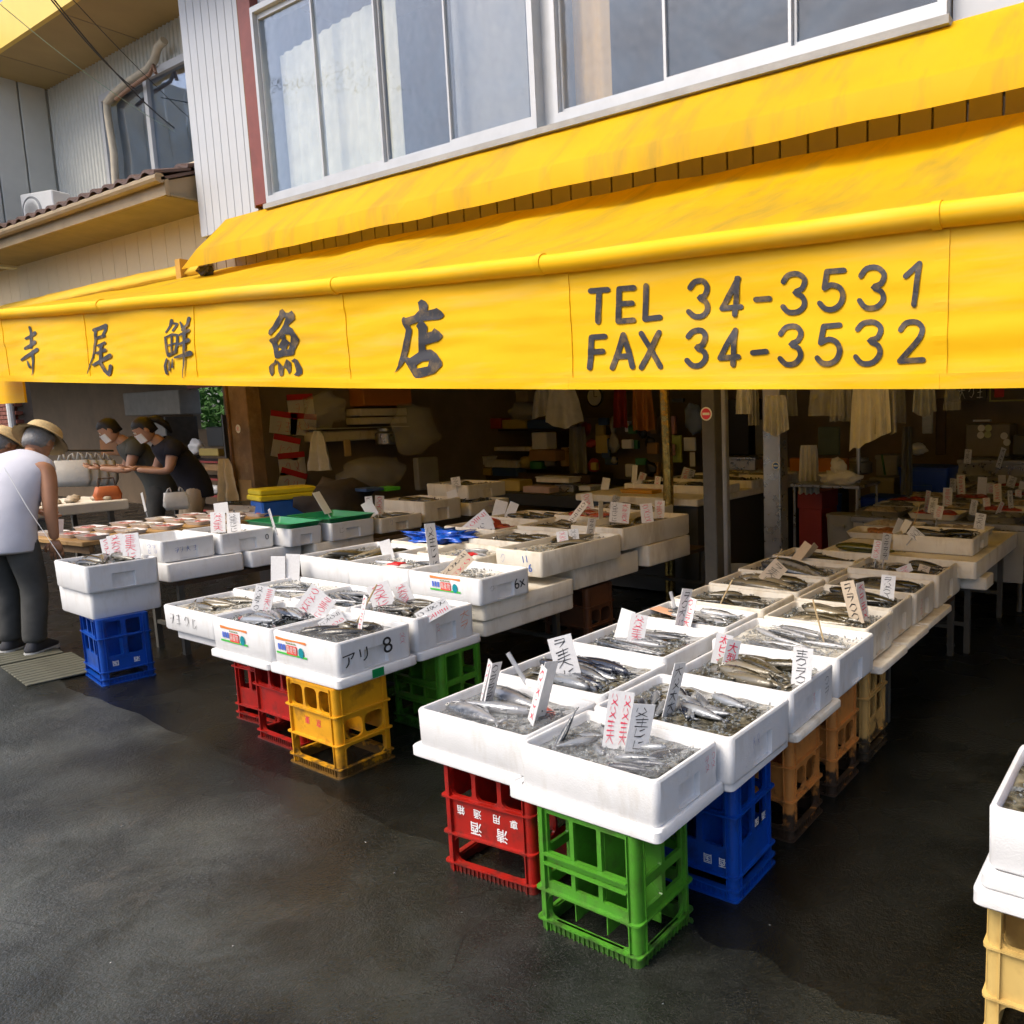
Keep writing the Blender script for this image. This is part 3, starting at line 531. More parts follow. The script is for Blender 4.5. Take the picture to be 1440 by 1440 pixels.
KF = LET(360, 420, 12.); mb = MB(); mb.plate(sakana, [[(400, 655), (410, 700), (340, 800), (325, 730)], [(340, 815), (410, 850), (350, 890)], [(480, 600), (560, 605), (575, 640), (550, 740), (525, 720), (500, 690), (480, 680)], [(490, 800), (540, 750), (515, 850), (475, 855)]], KF, 0)
for q in ([(310, 1015), (330, 1080), (270, 1130), (275, 1250), (240, 1310), (205, 1240), (195, 1150), (230, 1100), (270, 1080)], [(330, 1030), (400, 1120), (430, 1150), (425, 1290), (380, 1310), (345, 1230)], [(480, 1015), (550, 1070), (550, 1220), (520, 1275), (480, 1190), (420, 1150)], [(555, 1050), (610, 1005), (660, 1030), (740, 1180), (740, 1260), (680, 1305), (600, 1285), (640, 1230), (600, 1080)]): mb.plate(q, [], KF, 0)
hug(mb.build('lettering', letter, A, normals=False))
KB = LET(0, 430, 4.966)
for L in ([([(205, 150), (215, 190), (220, 290)], (18, 22)), ([(180, 228), (212, 215), (244, 190)], (16, 28)), ([(176, 298), (210, 282), (243, 255)], (20, 30)), ([(153, 378), (205, 350), (266, 308)], (18, 32)), ([(237, 320), (246, 400), (238, 485)], (24, 5)), ([(200, 385), (222, 428)], (8, 20))],
          [([(640, 168), (680, 155), (722, 138)], (26, 30)), ([(720, 135), (722, 165), (700, 212)], (26, 18)), ([(648, 228), (680, 218), (712, 208)], (18, 22)), ([(652, 170), (648, 260), (636, 360), (603, 472)], (20, 4)), ([(665, 278), (712, 258)], (14, 22)), ([(657, 330), (716, 308)], (16, 26)), ([(646, 412), (700, 378), (752, 348)], (20, 34)), ([(694, 268), (686, 330), (690, 400), (722, 455), (752, 482), (760, 420)], (20, 26))],
          [([(1197, 102), (1188, 140), (1164, 184)], (22, 12)), ([(1202, 122), (1238, 125), (1212, 172)], (14, 18)), ([(1160, 222), (1168, 290), (1178, 348)], (16, 18)), ([(1168, 218), (1210, 200), (1246, 205), (1246, 270), (1236, 320), (1182, 345)], (14, 24)), ([(1178, 278), (1238, 262)], (11, 13)), ([(1207, 212), (1208, 338)], (13, 13)), ([(1172, 372), (1164, 420), (1174, 472)], (14, 20)), ([(1192, 385), (1196, 450)], (8, 14)), ([(1214, 372), (1216, 430)], (8, 14)), ([(1262, 115), (1280, 152)], (12, 20)), ([(1322, 88), (1312, 130), (1280, 170)], (26, 14)), ([(1266, 205), (1328, 172)], (16, 24)), ([(1262, 272), (1332, 240)], (16, 28)), ([(1232, 362), (1290, 348), (1348, 332)], (14, 38)), ([(1298, 165), (1304, 300), (1300, 420), (1292, 502)], (26, 5))]):
    mb = MB()
    for q, (P, w_) in enumerate(L):
        P = [(P[i][0]+(P[i+1][0]-P[i][0])*t/5, P[i][1]+(P[i+1][1]-P[i][1])*t/5) for i in range(len(P)-1) for t in range(5)]+[P[-1]]; mb.ribbon(P, w_, KB, q)
    mb.build('lettering', letter, A, normals=False)
# upper window awning
U = empty('window_awning', (0, YF, 0), 0, 'narrow faded yellow awning strip below the upstairs windows', 'awning')
prof = [(-.01, 3.665), (-.22, 3.48), (-.44, 3.275), (-.462, 3.245), (-.475, 3.10)]
xs0 = [-8.62, -8.48, -8.36, -8.36, -8.62]; us = [0, .14, .27, .4, .52, .64, .76, .88, 1]
for s0, s1 in zip(us, us[1:]):
    vs = []; N = 8
    for j, (dy, z) in enumerate(prof):
        for i in range(N+1):
            s = s0+(s1-s0)*i/N; x = xs0[j]+(3.2-xs0[j])*s; vs.append((x, dy+.022*noise.noise(Vector((x*2, z*3, 8)))*(j > 0), z+(-.028*s if j > 1 else 0)+.016*noise.noise(Vector((x*1.5, z, 2)))*(j > 0)))
    mb = MB(); mb.add(vs, [(j*(N+1)+i, j*(N+1)+i+1, (j+1)*(N+1)+i+1, (j+1)*(N+1)+i) for j in range(4) for i in range(N)]); o = mb.build('fabric_panel', yellow_top, U, smooth=True, normals=False)
mb = MB(); mb.add([(-8.62, -.475, 3.10), (-8.36, -.455, 3.26), (-8.62, -.01, 3.66), (-8.6, -.02, 3.3)], [(0, 1, 2, 3)]); mb.build('end_flap', yellow, U, normals=False)
MB().tube([(-8.55, -.43, 3.15), (3.1, -.43, 3.13)], .014, 8).build('frame_bar', steel_dk, U)
q = aty(297, 378, 4.3); mb = MB(); blob(mb, (0, 0, 0), (.09, .05, .05), 3, .5); mb.build('rag', M('dark_rag', (.06, .05, .05), .8, .4, 20), None, (q.x, 4.25, q.z-.02), label='dark crumpled rag stuffed under the left end of the upper awning', cat='rag')
# ================================================================== NEIGHBOURING BUILDING (left)
NB = empty('neighbour_building', (-11, 4.9, 0), 0, 'neighbouring house with beige siding, brown tiled lower roof and tan eave soffit', 'building')
NO_ = (-11, 4.9, 0)
def nb(name, x0, x1, y0, y1, z0, z1, mat, parent=NB): return bb(name, x0, x1, y0, y1, z0, z1, mat, parent, NO_)
NX0, NX1 = -30.0, -9.16
nb('wall', NX0, NX1, 4.93, 5.1, 3.0, 4.5, siding_bg)
pitch = .34; pm = MB().cbox(-pitch/2+.004, pitch/2-.004, -.02, .03, 0, 1.2, .003).mesh('beige_board', siding_bg)
for i in range(30): put(pm, 'siding_board', NB, (NX1-pitch*(i+.5)-NO_[0], 0, 3.3))
# lower tiled roof with gutter board and soffit
zg = 3.93
nb('eave_board', NX0, NX1, 4.30, 4.34, zg, zg+.17, beam); nb('eave_soffit', NX0, NX1, 4.345, 4.92, zg+.0, zg+.03, M('eave_underside', (.24, .19, .11), .7, .15, 4))
MB().tube([(NX0-NO_[0], 4.26-NO_[1], zg+.16), (NX1-NO_[0], 4.26-NO_[1], zg+.16)], .05, 10).build('gutter', beam, NB)
tl = []
tm = MB(); N = 6
for j, y in enumerate((0, .36)):
    pass
prof_t = [(-.15, .0), (-.11, .032), (-.05, .04), (.0, .025), (.05, .0), (.10, -.008), (.15, .002)]
tm.loft([[(x, y, z+y*.42+dz) for x, z in prof_t]+[(x, y, z+y*.42+dz-.028) for x, z in reversed(prof_t)] for y, dz in ((0, .04), (.36, .0))]); tmesh = tm.mesh('tile', tile_m, True)
roof = MB().loft([[(x, 4.27-NO_[1], zg+.17), (x, 5.62-NO_[1], zg+.17+1.35*.42), (x, 5.62-NO_[1], zg+.13+1.35*.42), (x, 4.27-NO_[1], zg+.14)] for x in (NX0-NO_[0], NX1-NO_[0])]).build('roof', tile_m, NB)
for r_ in range(4):
    for i in range(24): put(tmesh, 'tile', roof, (NX1-.17-.3*i-NO_[0], 4.22+.33*r_-NO_[1], zg+.185+.33*r_*.42))
MB().plate([(4.305, zg), (5.6, zg), (5.6, zg+.13+1.3*.42), (4.305, zg+.14)], [], lambda a, c, d: (NX1-.03-d-NO_[0], a-NO_[1], c), .02).build('eave_end', beam, NB)
# recessed upper wall with fine ribs, ribbed return wall, soffit and yellow fascia
uy = 5.5
mb = MB(); rows = []; x = -14.9
nb('upper_wall', -15.3, NX1, uy+.03, uy+.2, 4.4, 6.6, corr)
vs = []; fs = []; k = 0
while x < NX1:
    for dx, dy in ((0, 0), (.05, 0), (.062, -.016), (.085, -.016), (.097, 0)):
        for z in (4.4, 6.57): vs.append((x+dx-NO_[0], uy+dy-NO_[1], z))
    x += .1
n = len(vs)//2; fs = [(2*i, 2*i+2, 2*i+3, 2*i+1) for i in range(n-1)]; mb.add(vs, fs); tag(mb.build('ribbed_cladding', corr, NB, normals=False))
pm = MB().cbox(-.02, .02, -.16, .16, 0, 3.2, .006).mesh('return_board', corr)
for i in range(9): put(pm, 'siding_board', NB, (-14.87-NO_[0], uy-.2-.34*i-NO_[1], 4.0))
nb('return_wall', -15.1, -14.9, 2.6, uy+.03, 3.9, 6.6, corr)
fz = 6.565; fy = aty(60, 35, 4.72)
nb('soffit', NX0, NX1, 4.66, uy+.02, fz, fz+.05, soffit); nb('fascia', NX0, NX1-.05, 4.60, 4.655, fz-.02, fz+.5, fascia_y)
for i in range(5): nb('soffit_joint', -18+2*i, -17.985+2*i, 4.67, uy-.01, fz-.006, fz-.001, beam)
# window in the recessed wall
a, b, c, d = aty(153, 143, uy), aty(168, 255, uy), aty(268, 95, uy), aty(215, 120, uy)
wx0, wx1, wz1, wz0 = a.x, -9.3, (a.z+c.z)/2, b.z-.35
w = MB()
for (x0, x1, z0, z1) in ((wx0-.06, wx1, wz1, wz1+.09), (wx0-.06, wx0+.02, wz0, wz1), (wx0-.06, wx1, wz0-.06, wz0), (d.x-.045, d.x+.045, wz0, wz1)): w.box(x0-NO_[0], x1-NO_[0], uy-.10-NO_[1], uy-.02-NO_[1], z0, z1)
w = w.build('window', alu, NB)
for x0, x1 in ((wx0+.02, d.x-.045), (d.x+.045, wx1)): MB().box(x0-NO_[0], x1-NO_[0], uy-.06-NO_[1], uy-.05-NO_[1], wz0, wz1).build('pane', glass_d, w)
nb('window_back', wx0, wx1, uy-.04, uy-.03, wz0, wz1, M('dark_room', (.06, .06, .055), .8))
# pipe curving over the window
P = [aty(u, v, uy-.14) for u, v in ((163, 262), (160, 215), (152, 165), (150, 145), (160, 132), (185, 112), (208, 97), (217, 84), (222, 66), (231, 57))]
mb = MB(); mb.tube(P, .045, 10); mb.build('air_conditioning_pipe', pipe_m, None, smooth=True, label='cream insulated pipe curving over the corner window', cat='pipe')
P2 = [aty(u, v, uy-.18) for u, v in ((163, 140), (185, 122), (210, 105), (216, 92), (219, 103))]
MB().tube(P2, .022, 8).build('conduit', M('conduit_red', (.28, .16, .1), .6), None, smooth=True, label='thin rusty conduit just below the cream pipe', cat='conduit')
# air-conditioner on the lower roof
q = aty(68, 312, 5.0)
AC = empty('air_conditioner', (q.x, 5.0, q.z-.12), R(12), 'white outdoor air-conditioner unit standing on the brown tiled roof', 'air conditioner')
AC.scale = (.8, .8, .8); MB().cbox(-.42, .42, -.15, .15, 0, .62, .015).build('casing', white_pl, AC); g = MB().lathe([(.25, 0), (.25, .012), (.235, .012), (.235, .002)], 28).build('fan_grille', M('grille_grey', (.35, .36, .36), .6), AC, (-.13, -.155, .31), (R(90), 0, 0))
for k in range(6): MB().lathe([(.21-.035*k, .004), (.21-.035*k, .014), (.205-.035*k, .014)], 24).build('grille_ring', white_pl, g)
MB().box(-.2, .2, .155, .16, .45, .5).build('vent', M('vent_dark', (.1, .1, .1), .6), AC)
# cables strung across
def catenary(p, q, sag, n=14): return [Vector(p).lerp(Vector(q), i/n)-Vector((0, 0, sag*4*(i/n)*(1-i/n))) for i in range(n+1)]
for i, (u0, v0, y0, u1, v1, y1, sg, mt, lb) in enumerate(((84, 0, 3.6, 192, 127, 5.3, .12, cable, 'upper of two black cables sagging across the tan soffit'), (92, 0, 3.6, 245, 180, 5.2, .16, cable, 'lower black cable sagging past the corner window'), (118, 10, 3.7, 265, 165, 5.2, .05, cable, 'thin dark wire right of the two black cables'), (56, 40, 3.6, 245, 185, 5.2, .10, cable_g, 'pale green wire leaving the yellow fascia'))):
    MB().tube(catenary(aty(u0, v0, y0)+(aty(u0, v0, y0)-aty(u1, v1, y1))*.5, aty(u1, v1, y1), sg), .007 if i < 2 else .004, 6).build('cable', mt, None, label=lb, cat='cable', group='overhead cables')
# neighbour's strip awning, and the next awning's edge at the frame's left
S = empty('strip_awning', (-11, 4.7, 0), 0, 'rolled faded yellow awning strip below the beige siding', 'awning')
for k in range(5):
    x1 = -9.0-k*1.5; x0 = x1-1.5; vs = []
    for j, (dy, z) in enumerate(((.2, 3.44), (0, 3.37), (-.22, 3.24), (-.27, 3.17), (-.2, 3.13))):
        for i in range(9):
            x = x0+(x1-x0)*i/8; vs.append((x+11, dy+.012*noise.noise(Vector((x*2, z, 3))), z+.018*noise.noise(Vector((x*2.5, z*4, 9)))))
    mb = MB(); mb.add(vs, [(j*9+i, j*9+i+1, j*9+i+10, j*9+i+9) for j in range(4) for i in range(8)]); mb.build('fabric_panel', yellow_pale, S, smooth=2, normals=False)
MB().tube([(-6, -.22, 3.19), (2.1, -.22, 3.17)], .02, 8).build('frame_bar', rust, S)
q = aty(250, 378, 4.4); MB().box(-.05, .05, -.05, .05, -.12, .1).build('end_bracket', M('bracket_orange', (.5, .27, .03), .6), S, (q.x+11, -.25, q.z))
p0, p1 = aty(37, 566, 3.4), aty(36, 520, 3.4)
N2 = empty('far_awning', (p0.x, 3.4, 0), 0, 'low yellow valance end of the next stall at the far left', 'awning')
MB().box(-2.5, 0, -.01, .01, p0.z, p1.z+.3).build('valance_panel', yellow, N2); MB().box(-2.5, 0, .012, 1.4, p1.z+.2, p1.z+.22).build('roof_sheet', yellow_top, N2)
# neighbour ground floor: open bay with back wall, rear window, brick end
NYB = 7.4
q0, q1 = aty(268, 545, NYB), aty(318, 603, NYB)
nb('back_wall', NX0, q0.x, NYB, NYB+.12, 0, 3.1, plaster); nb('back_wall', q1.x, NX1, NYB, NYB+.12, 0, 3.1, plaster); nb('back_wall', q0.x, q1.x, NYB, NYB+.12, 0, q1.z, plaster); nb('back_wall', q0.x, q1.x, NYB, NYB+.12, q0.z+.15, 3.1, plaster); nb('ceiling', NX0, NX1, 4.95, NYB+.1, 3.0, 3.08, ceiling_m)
nb('red_shutter_box', q0.x, q1.x, NYB-.06, NYB-.005, q0.z-.02, q0.z+.16, red_box)
brick = M('brick', (.22, .07, .045), .8, .2, 14); bl = aty(18, 600, 5.2); bmsh = MB().cbox(-.105, .105, -.05, .05, 0, .06, .003).mesh('brick', brick)
bw = MB().box(-.62, .5, 0, .2, 0, 3.0).build('end_pier', M('mortar', (.3, .26, .22), .9), NB, (bl.x-NO_[0]-.2, 5.2-NO_[1], 0))
for r_ in range(30):
    for i in range(5): put(bmsh, 'brick', bw, (-.5+.22*i+(.11 if r_ % 2 else 0), -.012, .03+.07*r_))
MB().tube([(bl.x+.32, 5.1, 0), (bl.x+.32, 5.1, 3.0)], .05, 10).build('drain_pipe', white_pl, None, label='pale drain pipe beside the brick pier at far left', cat='pipe')
# greenery outside the rear window
mb = MB(); gc = aty(293, 575, 10.5)
for k in range(3500):
    p = Vector((rnd.gauss(0, 1.1), rnd.gauss(0, .5), rnd.gauss(0, .8))); s = rnd.uniform(.05, .12); a = Vector((rnd.uniform(-1, 1), rnd.uniform(-1, 1), rnd.uniform(-1, 1))).normalized(); b = a.orthogonal().normalized()
    mb.add([p, p+a*s+b*s*.4, p+a*s*2, p+a*s-b*s*.4], [(0, 1, 2, 3)])
bush = empty('garden_bush', (gc.x, 10.8, 0), 0, 'green leafy bush outside the rear window', 'bush'); mb.build('foliage', plant, bush, (0, 0, gc.z), normals=False); MB().tube([(0, 0, 0), (.05, 0, gc.z)], [.06, .03], 8).build('stem', wood, bush)
# ================================================================== HOUSE ACROSS THE STREET (seen in the window panes), THEN ADDED SKY BLOCKERS
OB = empty('opposite_house', (-24, -14, 0), 0, 'cream house across the street', 'building')
MB().box(-7, 7, -8, 0, 0, 6.4).build('wall', opp_wall, OB); MB().loft([[(x, 1, 6.4), (x, -4, 9.2), (x, -9, 6.4)] for x in (-7.8, 7.8)]).build('roof', opp_roof, OB)
for i in range(4):
    w = MB().box(-5.6+3.2*i, -4.0+3.2*i, .0, .06, 3.6, 5.0).build('window', alu, OB); MB().box(-5.5+3.2*i, -4.1+3.2*i, .062, .07, 3.7, 4.9).build('pane', glass_d, w)
for k, (x, w_, h_, lb) in enumerate(((-6, 15, 4.4, 'low grey house across the street'), (12, 18, 4.8, 'wide beige house across the street'), (-44, 18, 4.8, 'grey house far down the street'))):  # unseen houses added to block low sky light into the shop
    o = empty('sky_block_house', (x, -16, 0), 0, lb, 'building'); MB().box(-w_/2, w_/2, -8, 0, 0, h_).build('wall', opp_wall if k else siding, o); MB().loft([[(q, .8, h_), (q, -4, h_+2.2), (q, -8.8, h_)] for q in (-w_/2-.6, w_/2+.6)]).build('roof', opp_roof, o)
    for i in range(int(w_/3.2)):
        q = MB().box(-w_/2+.8+3.2*i, -w_/2+2.4+3.2*i, 0, .06, 2.4, 3.6).build('window', alu, o); MB().box(-w_/2+.9+3.2*i, -w_/2+2.3+3.2*i, .062, .07, 2.5, 3.5).build('pane', glass_d, q)
# ================================================================== CRATES
CL, CW, CH = .395, .275, .415
def crate_mesh(kind, mat):
    mb = MB(); t = .012
    def holes(h, long):
        if kind == 'panel':
            if long: H = [rr2(-.16+.1125*i, -.065+.1125*i, .292, .392, .022) for i in range(3)]+[rr2(-.162, .162, .045, .14, .035)]
            else: H = [rr2(-.1+.105*i, -.005+.105*i, .165, .258, .025) for i in range(2)]+[rr2(-.105, .105, .04, .135, .035)]
        elif kind == 'grid':
            n, w = (3, .32) if long else (2, .2); s = w/n
            H = [rr2(-w/2+s*i+.008, -w/2+s*(i+1)-.008, z0, z1, .003, 1) for i in range(n) for z0, z1 in ((.268, .395), (.172, .238))]+[rr2(-w/2, w/2, .048, .132, .03)]
        else:
            n, w = (3, .32) if long else (2, .2); s = w/n
            H = [rr2(-w/2+s*i+.012, -w/2+s*(i+1)-.012, z0, z1, .01) for i in range(n) for z0, z1 in ((.300, .392), (.176, .282))]+[rr2(-w/2, w/2, .038, .075, .012)]
        return H
    # y faces (long) and x faces (short), slightly inset between corner posts
    for sg in (-1, 1):
        mb.plate([(-CL/2+.03, 0), (CL/2-.03, 0), (CL/2-.03, CH-.004), (-CL/2+.03, CH-.004)], holes(CH, True), lambda s, z, d, sg=sg: (s, sg*(CW/2-.008-d), z), t)
        mb.plate([(-CW/2+.03, 0), (CW/2-.03, 0), (CW/2-.03, CH-.004), (-CW/2+.03, CH-.004)], holes(CH, False), lambda s, z, d, sg=sg: (sg*(CL/2-.008-d), s, z), t)
    for sx in (-1, 1):
        for sy in (-1, 1):   # rounded hollow corner posts
            pr = [(CL/2-.034, CW/2-.004), (CL/2-.02, CW/2-.002), (CL/2-.008, CW/2-.008), (CL/2-.002, CW/2-.02), (CL/2-.004, CW/2-.034), (CL/2-.03, CW/2-.034), (CL/2-.034, CW/2-.03)]
            mb.loft([[(sx*x, sy*y, z) for x, y in pr] for z in (.002, CH-.002)])
            for (x0, x1, y0, y1) in ((CL/2-.037, CL/2-.033, CW/2-.01, CW/2+.003), (CL/2-.01, CL/2+.003, CW/2-.037, CW/2-.033)):
                mb.box(min(sx*x0, sx*x1), max(sx*x0, sx*x1), min(sy*y0, sy*y1), max(sy*y0, sy*y1), .004, CH-.004)
    fl = {'panel': (.0, .040, .150, .284), 'grid': (.0, .042, .142), 'slot': (.0, .034, .080, .290)}[kind]
    for z in fl:      # moulded flanges all round
        th = .006; e = .006
        o = rrect(CL+2*e, CW+2*e, .016, 0, 3); i_ = rrect(CL-.03, CW-.03, .01, 0, 3)
        mb.loft([[(p[0], p[1], z) for p in o], [(p[0], p[1], z+th) for p in o], [(p[0], p[1], z+th) for p in i_], [(p[0], p[1], z) for p in i_], [(p[0], p[1], z) for p in o]], False, False)
    for sg in (-1, 1):       # fine moulded ribs on the base rail and under the rim
        for k in range(17):
            x = -.152+.019*k; mb.box(x-.0018, x+.0018, min(sg*(CW/2-.010), sg*(CW/2-.003)), max(sg*(CW/2-.010), sg*(CW/2-.003)), .007, .034)
        for k in range(11):
            y = -.095+.019*k; mb.box(min(sg*(CL/2-.010), sg*(CL/2-.003)), max(sg*(CL/2-.010), sg*(CL/2-.003)), y-.0018, y+.0018, .007, .034)
    if kind == 'grid':
        for z in (.238, .268):
            for sg in (-1, 1): mb.box(-CL/2+.036, CL/2-.036, sg*CW/2-.004-(.006 if sg < 0 else 0)+.0, sg*CW/2+.004-(0 if sg < 0 else 0), z-.002, z+.002)
    zp = .16 if kind == 'panel' else .06
    for x in (-.062, .062): mb.box(x-.002, x+.002, -CW/2+.022, CW/2-.022, zp, CH-.03)
    mb.box(-CL/2+.022, CL/2-.022, -.002, .002, zp+.01, CH-.031)
    mb.loft([rrect(CL-.012, CW-.012, .012, CH-.012, 3), rrect(CL-.012, CW-.012, .012, CH, 3)])
    return mb.mesh('crate_'+kind, mat, True)
CM = {}
def crate(x, y, rz, kind, mat, label, texts=(), z=0):
    k = (kind, mat.name)
    if k not in CM: CM[k] = crate_mesh(kind, mat)
    r_ = empty('bottle_crate', (x, y, z), rz, label, 'crate', 'upturned bottle crates')
    b = put(CM[k], 'body', r_)
    for (s, size, face, px, pz, mt, flip) in texts:
        if face == 'front': loc = (px, -CW/2+.0065, pz); rot = (R(90), R(180) if flip else 0, 0)
        else: loc = (CL/2-.0065, px, pz); rot = (R(90), R(180) if flip else 0, R(90))
        put(text_mesh(s, 1, mt, .012), 'lettering', b, loc, rot, (size, size, size))
    return r_
crate(-1.478, 1.782, R(-.5), 'grid', p_green, 'bright green bottle crate under the frontmost fish box')
crate(-2.004, 1.872, R(5), 'panel', p_red, 'red bottle crate with upside-down white lettering', [('清', .052, 'front', .06, .192, white_paint, True), ('酒', .052, 'front', -.055, .192, white_paint, True), ('専', .036, 'front', .115, .246, white_paint, True), ('用', .036, 'front', .04, .246, white_paint, True), ('通', .036, 'front', -.045, .246, white_paint, True), ('箱', .036, 'front', -.12, .246, white_paint, True)])
crate(-1.40, 2.20, 0, 'slot', p_blue, 'blue bottle crate with small white characters behind the green crate', [('国', .036, 'front', .085, .125, white_paint, True), ('酒', .036, 'front', .145, .125, white_paint, True), ('国', .03, 'side', .02, .21, white_paint, True), ('酒', .03, 'side', .07, .21, white_paint, True)])
crate(-1.40, 2.62, 0, 'panel', p_orange, 'dirty orange bottle crate with a blackened base behind the blue crate')
crate(-1.40, 3.02, 0, 'panel', p_orange, 'shaded orange bottle crate, third behind the green crate'); crate(-1.40, 3.40, 0, 'slot', p_tan, 'dirty tan bottle crate, furthest of the right stall')
crate(-2.05, 2.45, 0, 'grid', p_green, 'green bottle crate in the shadow behind the red crate'); crate(-2.05, 3.2, 0, 'panel', p_tan, 'tan bottle crate hidden under the middle of the right stall')
crate(-3.372, 2.10, R(-1), 'panel', p_yellow, 'yellow bottle crate with scuffed base under the left stall', [('東', .04, 'front', -.04, .235, ink_r, True), ('京', .04, 'front', .05, .235, ink_r, True)])
crate(-3.80, 2.18, R(-1), 'panel', p_red, 'red bottle crate beside the yellow crate'); crate(-4.18, 2.28, R(2), 'slot', p_red, 'darker red bottle crate at the left corner of the left stall')
crate(-3.36, 2.66, 0, 'grid', p_green, 'green bottle crate behind the yellow crate'); crate(-4.1, 2.8, 0, 'grid', p_green, 'green bottle crate at the back of the left stall')
crate(-5.815, 2.165, R(-8), 'slot', p_blue, 'blue bottle crate alone under the far-left pair of boxes', [('酒', .035, 'side', .05, .13, white_paint, True), ('国', .035, 'side', -.06, .13, white_paint, True)])
crate(-.18, 1.99, 0, 'panel', p_cream, 'cream bottle crate at the right edge of the frame'); crate(.1, 2.35, 0, 'panel', p_cream, 'cream bottle crate behind the edge crate')
# ================================================================== FOAM BOXES
def foam_mesh(w, d, h, mat, notch=True, t=.020, r=.020):
    mb = MB(); n = 4; z1, z2 = .01, h-.007
    rings = [rrect(w-.012, d-.012, r, 0, n), rrect(w-.004, d-.004, r, z1, n), rrect(w, d, r, z2, n), rrect(w-.010, d-.010, r-.004, h, n), rrect(w-2*t+.012, d-2*t+.012, r*.8, h, n), rrect(w-2*t, d-2*t, r*.8, h-.008, n), rrect(w-2*t-.014, d-2*t-.014, r*.8, .028, n)]
    N = len(rings[0]); iR = N-1; iL = 2*(n+1)-1; sk = ((1, iR), (1, iL)) if notch else ()
    mb.loft(rings, True, True, sk)
    if notch:
        hw = min(.062, d*.17); zt = h*.62; dp = .017
        for sg, i in ((1, iR), (-1, iL)):
            a0, b0 = Vector(rings[1][i]), Vector(rings[1][(i+1) % N]); a1, b1 = Vector(rings[2][i]), Vector(rings[2][(i+1) % N])
            def P(y, z, dx=0.): f = (z-z1)/(z2-z1); return Vector((a0.x+(a1.x-a0.x)*f-sg*dx, y, z))
            s = 1 if a0.y < b0.y else -1
            y0, y1 = -hw*s, hw*s
            V = [a0, P(y0, z1), P(y0, zt), P(y0, z2), a1, b0, P(y1, z1), P(y1, zt), P(y1, z2), b1, P(y0*.92, z1, dp), P(y0*.92, zt-.006, dp), P(y1*.92, zt-.006, dp), P(y1*.92, z1, dp)]
            mb.add(V, [(0, 1, 2, 3, 4), (6, 5, 9, 8, 7), (2, 7, 8, 3), (1, 10, 11, 2), (11, 12, 7, 2), (12, 13, 6, 7), (10, 13, 12, 11), (1, 6, 13, 10)])
    return mb.mesh('foam_box', mat, True)
def slab_mesh(w, d, h, mat, r=.02):
    mb = MB(); mb.loft([rrect(w-.012, d-.012, r, 0), rrect(w, d, r, .006), rrect(w, d, r, h-.005), rrect(w-.008, d-.008, r, h), rrect(w-.05, d-.05, r, h), rrect(w-.055, d-.055, r, h-.005)]); return mb.mesh('foam_lid', mat, True)
BOX = []
def fbox(key, x0, x1, y0, y1, z0, z1, label, mat=foam, rz=0., notch=True, group='foam fish boxes'):
    w, d, h = x1-x0, y1-y0, z1-z0
    o = empty('foam_box', ((x0+x1)/2, (y0+y1)/2, z0), rz, label, 'foam box', group)
    b = put(foam_mesh(w, d, h, mat, notch), 'body', o)
    BOX.append(dict(key=key, o=o, b=b, x0=x0, x1=x1, y0=y0, y1=y1, z0=z0, z1=z1, w=w, d=d, h=h, rz=rz, label=label)); return BOX[-1]
def lid(x0, x1, y0, y1, z0, z1, label, mat=foam, rz=0.):
    o = put(slab_mesh(x1-x0, y1-y0, z1-z0, mat), 'foam_slab', None, ((x0+x1)/2, (y0+y1)/2, z0), (0, 0, rz), label=label, cat='foam slab', group='foam lids and slabs under the boxes'); return o
def sticker(b, x, z):
    """the printed flash on a box front: orange wave, green bar, red and blue words, teal roundel"""
    y = -b['d']/2-.0015; s = empty('printed_flash', (x, y, z)); s.parent = b['o']; f = lambda a, c, d: (a, -.0004*d, c)
    sx_, s_ = 1.28, .95
    def strip(pts, mt, q): mb = MB(); mb.plate([(a*sx_, c*s_) for a, c in pts], [], lambda a, c, d: (a, -.0005*q, c), 0); mb.build('print', mt, s, normals=False)
    strip([(-.095, .03), (-.04, .030), (.04, .034), (.095, .030), (.095, .043), (.03, .041), (-.04, .041), (-.095, .045)][::-1], ink_o, 1)
    strip([(-.095, -.04), (.095, -.04), (.095, -.03), (-.095, -.03)], ink_g, 1); strip([(-.028, -.034), (.036, -.034), (.036, .012), (-.028, .012)], M('print_red', (.75, .07, .05), .5), 2)
    for i, ch in enumerate('海産物'): put(text_mesh(ch, 1, sticker_w), 'print', s, ((-.018+.021*i)*sx_, -.002, -.011*s_), (R(90), 0, 0), (.026, .036, 1))
    for i in range(3): strip([(-.082+.017*i, -.018), (-.07+.017*i, -.018), (-.07+.017*i, .012), (-.082+.017*i, .012)], M('print_blue', (.10, .18, .62), .5), 2)
    strip([(.062+.016*math.cos(k*.449), -.014+.026*math.sin(k*.449)) for k in range(14)], ink_t, 3)
    for i in range(4): strip([(-.03+.016*i, .018), (-.018+.016*i, .018), (-.018+.016*i, .025), (-.03+.016*i, .025)], M('print_olive', (.25, .32, .15), .5), 2)
def marks(b, face, seed, mat, s, z, w, h, cols=2, rows=1):
    """handwritten marker strokes on a box face"""
    me = scribble(seed, mat, cols, rows)
    if face == 'front': put(me, 'handwriting', b['o'], (s, -b['d']/2-.001, z), (0, 0, 0), (w, 1, h))
    else: put(me, 'handwriting', b['o'], (b['w']/2+.001, s, z), (0, 0, R(90)), (w, 1, h))
